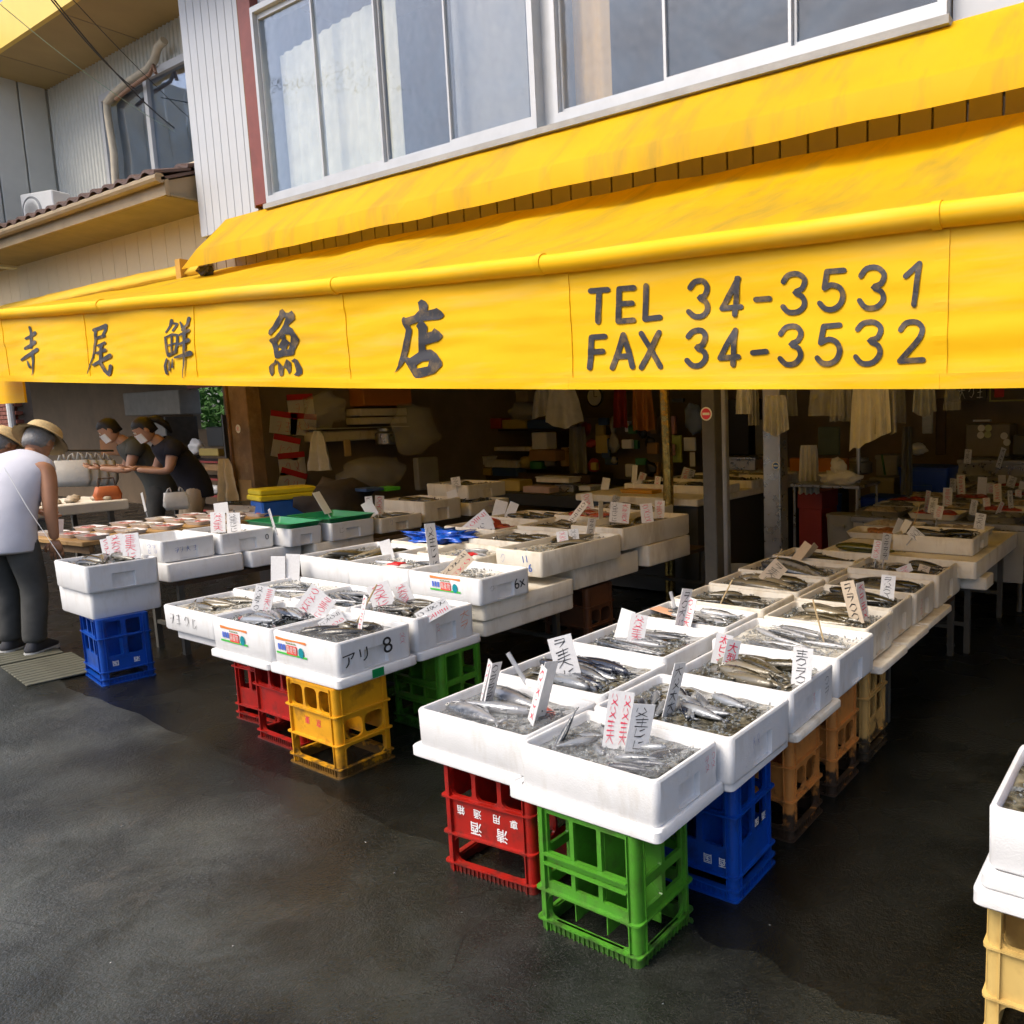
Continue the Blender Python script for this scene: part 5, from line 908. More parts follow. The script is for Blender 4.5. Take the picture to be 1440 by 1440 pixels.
# ================================================================== PRICE CARDS
CARDS = []
card_me = MB().cbox(-.5, .5, -.0012, .0012, 0, 1, .0006).mesh('card_board', paper)
card_k = MB().cbox(-.5, .5, -.0012, .0012, 0, 1, .0006).mesh('card_board_kraft', kraft)
clip_me = MB().loft([[(-.012, -.008, 0), (.012, -.008, 0), (.012, .008, 0), (-.012, .008, 0)], [(-.012, -.002, .018), (.012, -.002, .018), (.012, .002, .018), (-.012, .002, .018)]]).mesh('clip', clip_m)
peg_me = MB().tube([(0, 0, -.06), (0, 0, .03)], .0045, 8).mesh('peg', peg_m)
CI = [0]
def card(u0, v0, u1, v1, wpx, style, z, where, kr=False, clip=False, txt=None, yaw=None):
    CI[0] += 1; k = CI[0]
    b = atz(u0, v0, z); dp = depth(b); t = atd(u1, v1, dp); U_ = t-b; h = U_.length; w = wpx*dp/F; U_.normalize()
    r_ = (RT-U_*RT.dot(U_)).normalized(); full = max(w, min(.075, h*.55)); a = math.acos(min(1, w/full)) if yaw is None else R(yaw)
    if k % 2: a = -a
    r_ = Matrix.Rotation(a, 3, U_) @ r_; n_ = U_.cross(r_)    # local x=r, y=n (away), z=U
    mt = Matrix((r_, n_, U_)).transposed().to_4x4(); mt.translation = b
    o = empty('price_card'); o.matrix_world = mt
    put(card_k if kr else card_me, 'card', o, scale=(full, 1, h))
    if txt:
        for (s_, col, cx_, cz_, sz) in txt:
            for i, ch in enumerate(s_): put(text_mesh(ch, 1, {'r': ink_r, 'k': ink_k}[col], .01), 'handwriting', o, (cx_*full, -.002, h*(cz_-i*sz*1.0)), (R(90), R(6), 0), (h*sz, h*sz, 1))
        desc = 'red' if all(q[1] == 'r' for q in txt) else 'red and black' if any(q[1] == 'r' for q in txt) else 'black'
    else:
        n2 = len(style)
        for i, c_ in enumerate(style):
            if c_ in 'rk': put(scribble(k % 9+20*(c_ == 'r'), ink_r if c_ == 'r' else ink_k, 1, 3 if h < .1 else 4), 'handwriting', o, (full*((i+.5)/n2-.5), -.0016, 0), scale=(full/n2*.95, 1, h))
        desc = {'r': 'red', 'k': 'black'}.get(style[0], None) if len(set(style)) == 1 else 'red and black'
    if clip: put(clip_me, 'clip', o, (0, 0, -.008))
    put(peg_me, 'peg', o, (0, .004, 0))
    look = ('tan price card' if kr else 'price card')+(' in %s ink' % desc if desc and style != 'w' else ' with blank back')
    CARDS.append((o, look, where, u0)); return o
W = 'in the frontmost box'
card(864, 1053, 875, 972, 36, 'rr', .57, W); card(894, 1057, 906, 990, 31, 'k', .57, W)
W = 'in the box above the red lettered crate'
card(746, 1016, 766, 938, 14, 'r', .575, W); card(757, 1008, 776, 930, 13, 'w', .575, W); card(678, 990, 690, 930, 13, 'r', .575, W); card(684, 988, 698, 932, 9, 'k', .575, W)
card(802, 955, 786, 895, 34, 'k', .575, 'among the dark blue-backed fish', clip=True); card(939, 1007, 957, 932, 15, 'k', .57, 'among the curled grey fish')
W = 'among the pale slender fish'; card(873, 899, 884, 858, 21, 'w', .575, W); card(893, 904, 900, 864, 24, 'r', .575, W)
W = 'in the third right box'; card(1011, 934, 1020, 892, 24, 'r', .575, W, txt=[('太ピン', 'r', 0, .80, .30)]); card(1024, 939, 1033, 900, 20, 'r', .575, W, txt=[('大型', 'r', 0, .70, .38)]); card(1126, 965, 1130, 911, 27, 'k', .575, W)
W = 'in the fourth left box'; card(955, 884, 967, 828, 14, 'k', .58, W); card(964, 885, 974, 841, 13, 'r', .58, W)
card(1075, 819, 1099, 793, 24, 'k', .60, 'leaning over the sixth left box', kr=True); W = 'leaning over the seventh left box'; card(1117, 790, 1137, 764, 11, 'w', .60, W, kr=True); card(1128, 788, 1148, 766, 10, 'w', .60, W, kr=True)
W = 'among the black-backed fish'; card(1206, 877, 1191, 817, 17, 'k', .585, W, kr=True); card(1217, 873, 1209, 819, 14, 'r', .585, W); card(1246, 848, 1250, 809, 18, 'k', .59, W)
W = 'in the last right box'; card(1276, 811, 1270, 796, 22, 'r', .60, W); card(1296, 811, 1301, 795, 16, 'k', .60, W, kr=True)
W = 'on the foam slab'; card(1243, 787, 1248, 750, 14, 'k', .65, W); card(1231, 786, 1236, 760, 11, 'r', .65, W); card(1283, 757, 1292, 746, 22, 'k', .74, 'in the box on the foam slab')
W = 'in the printed box'; card(366, 861, 374, 825, 28, 'kr', .60, W)
W = 'in the handwritten box of the left stall'; card(391, 818, 391, 782, 20, 'w', .60, W, clip=True, yaw=0); card(411, 817, 412, 779, 20, 'w', .60, W, yaw=0)
W = 'leaning over the box marked 8'; card(424, 859, 448, 827, 22, 'r', .62, W, yaw=0); card(444, 868, 464, 840, 22, 'r', .62, W, yaw=0); card(452, 884, 482, 864, 18, 'kr', .61, W, yaw=0); card(505, 890, 514, 838, 13, 'r', .60, W)
W = 'in the box with orange handwriting'; card(541, 853, 530, 821, 32, 'r', .615, W); card(573, 848, 561, 822, 24, 'r', .615, W); card(588, 872, 630, 848, 20, 'kr', .61, W, yaw=0)
W = 'in the left raised box'; card(548, 787, 540, 760, 16, 'w', .71, W)
W = 'in the box marked 6x'; card(613, 805, 604, 736, 9, 'k', .70, W); card(622, 818, 660, 780, 20, 'kr', .70, W, yaw=0, kr=True)
W = 'by the crumpled blue film'; card(655, 752, 688, 725, 24, 'rk', .73, W, yaw=0); card(690, 746, 684, 727, 13, 'w', .76, W, clip=True); card(700, 727, 706, 704, 18, 'w', .77, 'on the octopus', clip=True, yaw=0); card(715, 729, 724, 707, 12, 'w', .77, 'on the octopus', yaw=0)
W = 'in the box with blue numbers'; card(792, 765, 790, 747, 16, 'r', .77, W); card(808, 762, 806, 744, 14, 'k', .77, W); card(829, 757, 833, 729, 9, 'k', .77, W)
W = 'in the long box by the steel post'; card(870, 735, 873, 707, 28, 'kr', .80, W, yaw=0); card(911, 735, 908, 708, 17, 'r', .80, W); card(927, 732, 928, 704, 14, 'r', .80, W)
W = 'in the middle of the left stall'; card(828, 718, 824, 694, 16, 'r', .80, W); card(800, 737, 824, 706, 11, 'k', .78, W); card(845, 735, 845, 704, 4, 'w', .80, W); card(849, 695, 853, 672, 11, 'w', .82, W); card(860, 715, 868, 697, 9, 'k', .81, W)
W = 'by the orange tub'; card(891, 685, 893, 654, 8, 'w', .86, W); card(898, 692, 896, 676, 14, 'w', .86, W); card(922, 692, 926, 670, 9, 'r', .86, W); card(900, 680, 905, 665, 10, 'r', .86, W); card(960, 681, 967, 658, 11, 'r', .87, W); card(968, 682, 974, 660, 8, 'k', .87, W)
W = 'in the box on the lone blue crate'; card(155, 781, 150, 757, 20, 'r', .74, W); card(167, 783, 160, 752, 22, 'r', .74, W, yaw=0); card(186, 786, 182, 750, 25, 'r', .74, W, yaw=0)
W = 'in the box marked with a circle'; card(307, 749, 306, 720, 21, 'r', .78, W, yaw=0); card(329, 749, 328, 721, 19, 'k', .78, W, yaw=0); card(312, 722, 310, 707, 20, 'w', .88, W)
card(386, 742, 378, 716, 9, 'k', .81, 'in the nearer green mesh tray'); card(462, 722, 444, 692, 5, 'w', .82, 'in the farther green mesh tray'); W = 'in the low box with the blue mark'; card(526, 726, 514, 706, 16, 'w', .79, W); card(533, 724, 534, 697, 9, 'r', .79, W); card(520, 718, 518, 698, 11, 'k', .79, W); card(637, 700, 634, 690, 14, 'w', .86, 'in the tall net box'); card(642, 684, 640, 671, 13, 'k', .93, 'in the topmost rear box')
W = 'on the tray table'; card(81, 753, 82, 730, 6, 'w', .73, W); card(205, 719, 199, 693, 8, 'w', .74, W)
W = 'on the steel counter of the right stall'
for c_ in ((1258, 751, 1267, 730, 10, 'w'), (1268, 749, 1278, 732, 9, 'w'), (1302, 720, 1306, 690, 9, 'r'), (1310, 722, 1314, 700, 10, 'k'), (1318, 729, 1322, 711, 12, 'r'), (1332, 712, 1333, 686, 13, 'r'), (1339, 692, 1340, 673, 11, 'k'), (1352, 695, 1351, 668, 10, 'r'), (1374, 675, 1376, 653, 12, 'r'), (1380, 696, 1382, 671, 13, 'w'), (1393, 694, 1394, 680, 12, 'r'), (1403, 706, 1402, 680, 9, 'r'), (1422, 716, 1420, 690, 10, 'k'), (1432, 700, 1432, 689, 9, 'r'), (1420, 685, 1425, 670, 12, 'k'), (1436, 688, 1438, 677, 8, 'w'), (1367, 724, 1371, 703, 11, 'k'), (1388, 713, 1387, 700, 10, 'r'), (1402, 724, 1410, 706, 8, 'r'), (1376, 744, 1380, 722, 15, 'k'), (1409, 681, 1409, 668, 11, 'w')): card(*c_, .745, W)
W = 'on the rear tray'; card(1360, 652, 1362, 632, 10, 'k', .98, W); card(1403, 658, 1412, 630, 9, 'k', .98, W)
by = {}
for o, look, where, u in CARDS: by.setdefault(look+' '+where, []).append((u, o))
ORD = ['leftmost', 'second from left', 'third from left', 'fourth from left', 'fifth from left', 'sixth from left', 'seventh from left', 'eighth from left', 'ninth from left', 'tenth from left', 'eleventh from left']
for lb, L in by.items():
    L.sort(key=lambda q: q[0])
    for i, (u, o) in enumerate(L):
        s = lb if len(L) == 1 else (lb+', '+(('the left one', 'the right one')[i] if len(L) == 2 else ORD[i])); tag(o, s, 'price card', 'price cards standing in the fish')
# loose skewers
for i, (u0, v0, u1, v1, z, lb) in enumerate(((1160, 902, 1143, 843, .585, 'wooden skewer leaning in the sardine-like fish'), (1083, 797, 1100, 772, .61, 'thin wooden skewer behind the tan cards'), (1282, 746, 1294, 707, .72, 'wooden skewer beside the foam slab box'), (1012, 846, 1030, 815, .60, 'wooden skewer leaning in the fifth left box'), (500, 872, 530, 822, .63, 'pale stick leaning behind the box marked 8'))):
    b = atz(u0, v0, z); MB().tube([b-Vector((0, 0, .02)), atd(u1, v1, depth(b))], .004, 6).build('skewer', stick_m, None, label=lb, cat='skewer', group='loose skewers')
for (u0, v0, u1, v1, z, lb) in ((741, 962, 714, 918, .58, 'clear peg lying across the second left box'), (949, 855, 943, 832, .60, 'clear peg behind the fourth left box card')):
    b = atz(u0, v0, z); MB().tube([b, atd(u1, v1, depth(b))], .009, 10).build('clear_peg', peg_m, None, label=lb, cat='peg', group='clear card pegs')
q = atz(930, 864, .59); MB().cbox(-.10, .10, -.035, .035, 0, .003, .001).build('paper_slip', M('orange_paper', (.60, .33, .20), .6), None, (q.x+.02, q.y+.03, .598), (0, R(4), R(-10)), label='pale orange paper slip lying in the fourth left box', cat='paper slip')
# ================================================================== LEFT TRAY TABLE
TT = empty('tray_table', (-7.62, 3.45, 0), R(6), 'wooden table with packed seafood trays behind the far-left boxes', 'table')
for i in range(4): MB().cbox(-.42+.21*i+.002, -.21+.21*i-.002, -1.0, 1.0, .685, .72, .004).build('plank', wood_lt, TT)
for sx in (-1, 1):
    for sy in (-1, 1): MB().tube([(sx*.38, sy*.92, .68), (sx*.40, sy*.98, 0)], .016, 8).build('leg', steel, TT)
MB().box(-.4, .4, -.95, -.92, .62, .684).build('apron', wood, TT)
FT = random.Random(5); k = 0
for i in range(3):
    for j in range(7):
        x, y = -.30+.29*i, -.86+.275*j
        p = TT.matrix_basis @ Vector((x, y, 0)); p = Matrix.Rotation(R(6), 3, 'Z') @ Vector((x, y, 0))+TT.location
        o = empty('seafood_tray', (p.x, p.y, .7215), R(6+FT.uniform(-6, 6)), None, None); mb = MB(); mb.loft([rrect(.19, .13, .02, 0, 3), rrect(.225, .165, .025, .03, 3), rrect(.21, .15, .02, .03, 3), rrect(.18, .12, .02, .006, 3)]); mb.build('tray', tray_w, o, smooth=True)
        mb = MB()
        for q in range(7): blob(mb, (FT.uniform(-.06, .06), FT.uniform(-.035, .035), .018), (.03, .024, .014), q+k, .3, 2, 2)
        cont = 'shellfish' if (i+j) % 3 == 0 else 'dark red roe'; mb.build('contents', shell_m if (i+j) % 3 == 0 else meat, o, smooth=2)
        mb = MB(); mb.loft([rrect(.222, .162, .025, .0305, 3), rrect(.20, .14, .02, .034, 3)], False, True); mb.build('film_cover', film, o)
        tag(o, 'foam tray of %s, row %s, %s of the wooden table' % (cont, ('one', 'two', 'three', 'four', 'five', 'six', 'seven')[j], ('aisle side', 'middle', 'front side')[2-i] if False else ('far side', 'middle', 'near side')[i]), 'seafood tray', 'packed trays on the wooden table'); k += 1
o = empty('steel_pan', (-7.75, 4.15, .722), R(10), 'dark steel roasting pan lying on the tray table', 'pan'); mb = MB(); mb.loft([rrect(.5, .34, .03, 0), rrect(.56, .40, .04, .09), rrect(.58, .42, .04, .09), rrect(.53, .37, .03, .006), ]); mb.build('body', steel, o, smooth=True)
SLB = empty('display_slab', (-9.35, 3.05, 0), R(4), 'foam display slab with shellfish beside the customers', 'display table'); MB().cbox(-.42, .42, -.42, .5, .76, .86, .01).build('top', foam_shade_worn, SLB)
for sx in (-1, 1):
    for sy in (-1, 1): MB().box(sx*.36-.02, sx*.36+.02, sy*.36-.02, sy*.36+.02, 0, .76).build('leg', steel_dk, SLB)
for i in range(14):
    mb = MB(); blob(mb, (0, 0, 0), (.06, .045, .03), i, .3, 2, 2); mb.build('shellfish', shell_m, None, (-9.35+FT.uniform(-.34, .34), 2.72+.055*i, .88), smooth=2, label='pale shellfish on the display slab, '+('%s by %s grid spot' % (i, i) if False else ['nearest corner', 'second', 'third', 'fourth', 'fifth', 'sixth', 'seventh', 'eighth', 'ninth', 'tenth', 'eleventh', 'twelfth', 'thirteenth', 'last'][i])+' along the slab', cat='shellfish', group='shellfish on the display slab')
# duckboards at the man's feet
for k, (x, y) in enumerate(((-7.05, 2.02), (-6.35, 1.98))):
    o = empty('duckboard', (x, y, 0), R(-6), ('duckboard of pale slats under the man in the white vest', 'duckboard of pale slats beside the lone blue crate')[k], 'duckboard'); me = MB().cbox(-.026, .026, -.19, .19, .008, .02, .003).mesh('slat', stone_mat)
    for i in range(10): put(me, 'slat', o, (-.30+.067*i, 0, 0))
    for sy in (-.15, .15): MB().box(-.34, .34, sy-.02, sy+.02, .001, .0079).build('bearer', wood_dk, o)
# ================================================================== PEOPLE
def skin_body(name, V, E_, Rr, mat, parent, sub=2, root=0):
    me = bpy.data.meshes.new(name); me.from_pydata(V, E_, []); me.materials.append(mat); o = put(me, name, parent)
    md = o.modifiers.new('skin', 'SKIN'); md.use_smooth_shade = True; sv = me.skin_vertices[0].data
    for i, r in enumerate(Rr): sv[i].radius = r if isinstance(r, tuple) else (r, r)
    sv[root].use_root = True; o.modifiers.new('sub', 'SUBSURF').levels = sub; o.modifiers['sub'].render_levels = sub
    return o
def head(parent, loc, tilt, yaw, skinm, hairm, hat=False, mask=False, pony=False):
    h = empty('head', loc, yaw); h.parent = parent; h.rotation_euler = (tilt, 0, yaw)
    mb = MB(); N = 14      # head facing +y, origin at its centre
    prof = [(-.115, .030, .045, .03), (-.105, .052, .058, .03), (-.07, .064, .074, .018), (-.03, .071, .086, .008), (.01, .075, .094, 0), (.05, .073, .094, -.004), (.085, .058, .076, -.006), (.108, .030, .042, -.008), (.114, .008, .012, -.008)]
    mb.loft([[(rx*math.cos(2*math.pi*k/N), cy+ry*math.sin(2*math.pi*k/N), z) for k in range(N)] for z, rx, ry, cy in prof]); mb.build('skull', skinm, h, smooth=2)
    mb = MB(); mb.loft([[(-.012, .098, .012), (.012, .098, .012), (.016, .088, -.03), (-.016, .088, -.03)], [(-.005, .104, .01), (.005, .104, .01), (.008, .118, -.026), (-.008, .118, -.026)]]); mb.build('nose', skinm, h, smooth=2)
    for sx in (-1, 1):
        e = MB().lathe([(.011, -.004), (.011, .004)], 10).build('eye', sticker_w, h, (sx*.03, .089, .015), (R(90), 0, 0)); MB().lathe([(.005, -.0046), (.005, .0046)], 8).build('iris', black, e)
        mb = MB(); blob(mb, (0, 0, 0), (.012, .02, .032), 1, .1, 1, 2); mb.build('ear', skinm, h, (sx*.076, .0, -.005), smooth=2); MB().box(sx*.03-.014, sx*.03+.014, .09, .096, .034, .039).build('eyebrow', hairm, h)
    MB().cbox(-.022, .022, .088, .096, -.066, -.058, .002).build('mouth', M('lips', (.35, .12, .09), .5), h)
    mb = MB(); HP = [(-.06, .060, .072, -.03), (-.02, .079, .085, -.020), (.02, .083, .098, -.012), (.06, .080, .100, -.010), (.095, .064, .082, -.012), (.12, .034, .045, -.012), (.126, .008, .01, -.012)]
    mb.loft([[(rx*math.cos(2*math.pi*k/N), (cy+ry*math.sin(2*math.pi*k/N)) if math.sin(2*math.pi*k/N) < .35 or z > .055 else cy+ry*.35, z) for k in range(N)] for z, rx, ry, cy in HP]); mb.build('hair', hairm, h, smooth=2)
    if pony: MB().tube([(0, -.09, .05), (0, -.15, .03), (0, -.18, -.06), (0, -.17, -.16)], [.03, .04, .036, .012], 10).build('ponytail', hairm, h, smooth=2)
    if mask:
        mb = MB(); mb.loft([[(x*1.0, .082-abs(x)*.45, z) for x in (-.06, -.03, 0, .03, .06)]+[(x, .094-abs(x)*.5+(.02 if abs(x) < .04 else 0), z) for x in (.06, .03, 0, -.03, -.06)] for z in (-.095, -.05, -.005)]); mb.build('face_mask', mask_m, h, smooth=True)
    if hat:
        mb = MB(); mb.lathe([(.150, .012), (.135, .028), (.102, .048), (.098, .085), (.088, .115), (.05, .135), (.006, .14)], 22, caps=False); mb.lathe([(.146, .008), (.131, .022), (.098, .042), (.094, .08)], 22, caps=False); mb.build('hat', hat_m, h, (0, .0, .012), (R(-4), 0, 0), smooth=2, normals=False, scale=(1.08, 1.2, 1.05))
    return h
def hand(parent, loc, d, skinm, side=1, curl=.5):
    """palm with five separate fingers, pointing along d"""
    d = Vector(d).normalized(); h = empty('hand', loc); h.parent = parent; h.rotation_euler = d.to_track_quat('-Z', 'Y').to_euler()
    mb = MB(); mb.loft([rrect(.05, .026, .011, 0, 3), rrect(.074, .03, .013, -.04, 3), rrect(.08, .026, .012, -.085, 3)]); mb.build('palm', skinm, h, smooth=2)
    for i, (x, L) in enumerate(((-.03, .062), (-.010, .072), (.011, .068), (.031, .054))):
        MB().tube([(x, 0, -.075), (x*1.05, .012*curl, -.085-L*.45), (x*1.05, .05*curl, -.085-L*.95)], [.0098, .009, .006], 8).build('finger', skinm, h, smooth=2)
    MB().tube([(-side*.034, .004, -.025), (-side*.058, .016, -.055), (-side*.058, .03, -.088)], [.013, .011, .007], 8).build('thumb', skinm, h, smooth=2)
def person(loc, rz, label, pose, top, bottom, skinm, hairm, sleeve, hat=False, mask=False, pony=False, hands=((.5, .5)), female=False):
    o = empty('person', loc, rz, label, 'person'); J = pose; w = .9 if female else 1.0
    V = [J['pelvis'], J['waist'], J['chest'], J['neck'], J['headbase']]; Rr = [(.12*w, .095), (.11*w, .09), (.14*w, .10), (.060, .060), (.056, .056)]; E_ = [(0, 1), (1, 2), (2, 3), (3, 4)]
    for s in ('r', 'l'):
        n = len(V); V += [J['sh'+s], J['el'+s], J['wr'+s]]; Rr += [(.062, .062), (.044, .044), (.028, .028)]; E_ += [(2, n), (n, n+1), (n+1, n+2)]
        n = len(V); V += [J['hip'+s], J['kn'+s], J['an'+s]]; Rr += [(.085, .085), (.058, .058), (.042, .042)]; E_ += [(0, n), (n, n+1), (n+1, n+2)]
    skin_body('body', V, E_, Rr, skinm, o)
    # clothes follow the body, a little larger
    def rings(P, RX, RY, n=20):
        out = []
        for k, p in enumerate(P):
            a = Vector(P[max(k-1, 0)]); b = Vector(P[min(k+1, len(P)-1)]); t = (b-a).normalized(); ax = Vector((1, 0, 0)); ay = t.cross(ax).normalized()
            out.append([Vector(p)+ax*(RX[k]*math.cos(2*math.pi*q/n)*(1+.05*noise.noise(Vector((q*1.3, k*.8, 3)))))+ay*(RY[k]*math.sin(2*math.pi*q/n)*(1+.07*noise.noise(Vector((q*1.1, k*.9, 7))))) for q in range(n)])
        return out
    pe, wa, ch, ne = (Vector(J[k]) for k in ('pelvis', 'waist', 'chest', 'neck')); dn = Vector((0, 0, -1))
    mb = MB(); P = [pe+dn*.15, pe+dn*.02, wa, wa.lerp(ch, .5), ch, ch.lerp(ne, .35), ch.lerp(ne, .72), ch.lerp(ne, .95)]
    mb.loft(rings(P, [.20*w, .20*w, .188*w, .195*w, .215*w, .232*w, .21*w, .105], [.155, .155, .148, .146, .145, .138, .115, .085]), False, False)
    sh = mb.build('shirt', top, o, smooth=2); sd = sh.modifiers.new('thick', 'SOLIDIFY'); sd.thickness = .006; sh.modifiers.new('sub', 'SUBSURF').render_levels = 1
    for s in ('r', 'l'):
        if sleeve < .2: continue
        a, b = Vector(J['sh'+s]), Vector(J['el'+s]); MB().tube([a.lerp(ch, .35), a, a.lerp(b, sleeve*.5), a.lerp(b, sleeve)], [.10, .09, .078, .07] if sleeve > .2 else [.085, .078, .074, .072], 14, False).build('sleeve', top, o, smooth=2).modifiers.new('thick', 'SOLIDIFY').thickness = .005
    mb = MB(); mb.loft(rings([pe+dn*.17, pe+dn*.10, pe+dn*.03, pe+Vector((0, 0, .05))], [.165*w, .175*w, .17*w, .15*w], [.115, .122, .115, .10]))
    for s in ('r', 'l'):
        h_, k_, a_ = Vector(J['hip'+s]), Vector(J['kn'+s]), Vector(J['an'+s]); mb.tube([h_+Vector((0, 0, .05)), h_.lerp(k_, .25), h_.lerp(k_, .6), k_, k_.lerp(a_, .3), k_.lerp(a_, .6), k_.lerp(a_, .85), a_+Vector((0, .012, -.01))], [.095, .102, .09, .078, .078, .072, .070, .072], 16)
    tr = mb.build('trousers', bottom, o, smooth=2); tr.modifiers.new('sub', 'SUBSURF').render_levels = 1
    for s in ('r', 'l'):
        a = J['an'+s]; mb = MB(); mb.loft([[(a[0]+x*.9, a[1]+.06+y, z) for x, y, z0 in rrect(.088, .25, .04, 0, 4)] for z in (.028,)]+[[(a[0]+x, a[1]+.06+y, .05) for x, y, _ in rrect(.09, .255, .042, 0, 4)], [(a[0]+x*.8, a[1]+.035+y*.7, .09) for x, y, _ in rrect(.085, .23, .04, 0, 4)], [(a[0]+x*.55, a[1]+.0+y*.34, .115) for x, y, _ in rrect(.085, .23, .04, 0, 4)]]); sh_ = mb.build('shoe', shoe, o, smooth=2)
        mb = MB(); mb.loft([[(a[0]+x, a[1]+.06+y, z) for x, y, _ in rrect(.092, .262, .044, 0, 4)] for z in (.006, .03)]); mb.build('sole', sole_m, sh_)
        hand(o, J['wr'+s], Vector(J['wr'+s])-Vector(J['el'+s]), skinm, 1 if s == 'r' else -1)
    head(o, J['head'], J['tilt'], J.get('hyaw', 0), skinm, hairm, hat, mask, pony); return o
man = dict(pelvis=(0, -.06, .88), waist=(0, -.02, 1.02), chest=(0, .10, 1.24), neck=(0, .25, 1.385), headbase=(0, .30, 1.42), shr=(.20, .14, 1.31), elr=(.25, .05, 1.02), wrr=(.23, .08, .79), shl=(-.20, .14, 1.31), ell=(-.24, .30, 1.06), wrl=(-.18, .50, .95), hipr=(.10, -.06, .84), knr=(.11, .01, .47), anr=(.11, -.06, .09), hipl=(-.10, -.06, .84), knl=(-.11, .05, .47), anl=(-.12, .02, .09), head=(0, .345, 1.475), tilt=R(-38))
person((-7.0, 2.06, 0), R(34), 'stooping man in white sleeveless shirt, grey trousers and straw hat', man, shirt_w, trousers, skin_m, hair_g, .12, hat=True)
q = atz(88, 787, .755); MB().tube([atd(6, 658, depth(q)-.05), atd(40, 716, depth(q)-.05), q], .002, 6).build('string', white_pl, None, label='thin pale string running from the man to the far-left box', cat='string')
man2 = dict(man); man2['head'] = (0, .30, 1.50); person((-8.50, 2.26, -.06), R(15), 'second person in a straw hat mostly hidden behind the stooping man', man2, grey_shirt, trousers, skin_m, hair_g, .5, hat=True)
wom = dict(pelvis=(0, -.10, .88), waist=(0, -.04, 1.01), chest=(0, .08, 1.20), neck=(0, .20, 1.345), headbase=(0, .25, 1.39), shr=(.165, .10, 1.27), elr=(.22, .20, 1.03), wrr=(.10, .42, 1.07), shl=(-.165, .10, 1.27), ell=(-.23, .18, 1.03), wrl=(-.08, .42, 1.06), hipr=(.085, -.08, .84), knr=(.09, 0, .47), anr=(.09, -.06, .09), hipl=(-.085, -.08, .84), knl=(-.09, 0, .47), anl=(-.09, -.04, .09), head=(0, .30, 1.455), tilt=R(-34))
q = atx(203, 618, -9.0); person((q.x, q.y+.33, .08), R(168), 'person with dark ponytail, face mask and navy shirt, bending over a purse', wom, navy, M('beige_trousers', (.35, .28, .2), .9), skin_f, hair_m, .4, mask=True, pony=True, female=True)
q = atx(158, 612, -9.7); person((q.x, q.y+.30, .08), R(160), 'person with short dark hair, face mask and grey shirt beside the navy shirt', wom, M('charcoal_shirt', (.07, .075, .07), .9, .1, 8, .8, 10), trousers, skin_f, hair_m, .4, mask=True, female=True)
# things carried
q = atx(150, 684, -9.1); o = empty('handbag', (q.x, q.y, q.z-.16), R(80), 'orange handbag held by the bending customers', 'bag'); mb = MB(); mb.loft([rrect(.20, .11, .03, 0), rrect(.23, .12, .04, .08), rrect(.18, .08, .03, .16)]); mb.build('body', orange_bag, o, smooth=2); MB().tube([(-.07, 0, .155), (-.06, 0, .24), (.06, 0, .24), (.07, 0, .155)], .008, 8).build('handle', wood_dk, o)
def carrier(loc, rz, s, label, mat=bag_white, seed=1):
    o = empty('carrier_bag', loc, rz, label, 'carrier bag'); mb = MB(); rings = []
    for k, (z, w_, d_) in enumerate(((0, .26, .12), (.06, .31, .16), (.18, .31, .15), (.26, .27, .08))): rings.append([(x*s+.012*noise.noise(Vector((x*20, y*20, z*9+seed))), y*s+.014*noise.noise(Vector((y*20, x*20, z*9+seed))), z*s) for x, y, _ in rrect(w_, d_, .03, 0, 3)])
    mb.loft(rings, True, False); mb.build('body', mat, o, smooth=2)
    for sx in (-1, 1): MB().tube([(sx*.1*s, .02, .25*s), (sx*.085*s, .0, .31*s), (sx*.06*s, 0, .335*s), (sx*.05*s, 0, .27*s)], [.02*s, .009*s, .007*s, .014*s], 8).build('handle', mat, o, smooth=2)
q = atx(247, 700, -8.75); carrier((q.x, q.y, q.z-.12), R(70), .68, 'white carrier bag hanging from the arm in the navy sleeve')
BR = MB().tube([atx(95, 640, -10.6)+Vector((0, 0, .05)), atx(160, 640, -10.6)+Vector((0, 0, .05))], .012, 8).build('bag_rail', steel_dk, None, label='dark rail carrying the hanging white bags', cat='rail')
for i, u in enumerate((103, 116, 128, 140)):
    q = atx(u, 668, -10.55); carrier((q.x, q.y, q.z-.12), R(60), 1.1, ('leftmost', 'second', 'third', 'rightmost')[i]+' white carrier bag hanging on the rail behind the customers', cloth_w, i+6)
# plain cream cloth on the wooden pillar
def cloth(name, u, v, y, w, h, mat, label, cat='cloth', folds=5, taper=.55, seed=0, x=None, depth_=.05, shape=0):
    q = aty(u, v, y) if x is None else atx(u, v, x)
    mb = MB(); nx, nz = 26, 14; vs = []
    for j in range(nz+1):
        t = j/nz; wd2 = w*(taper+(1-taper)*t**.6)
        for i in range(nx+1):
            s = i/nx-.5; ph = math.sin(s*folds*2*math.pi+seed)*depth_*(.4+.6*t); dz = .04*h*noise.noise(Vector((s*6, seed, 2)))*t + (abs(s)*.35*h*t if shape == 1 else (s*.3*h*t if shape == 2 else 0))
            vs.append((s*wd2, ph+.02*noise.noise(Vector((s*5, t*4, seed))), -h*t+dz))
    F_ = [(j*(nx+1)+i, j*(nx+1)+i+1, (j+1)*(nx+1)+i+1, (j+1)*(nx+1)+i) for j in range(nz) for i in range(nx)]; n0 = len(vs); vs += [(a, b+.004, c) for a, b, c in vs]; F_ += [tuple(n0+k for k in reversed(f)) for f in F_]
    mb.add(vs, F_); return mb.build(name, mat, None, tuple(q), (0, 0, R(20)), 2, False, label=label, cat=cat)
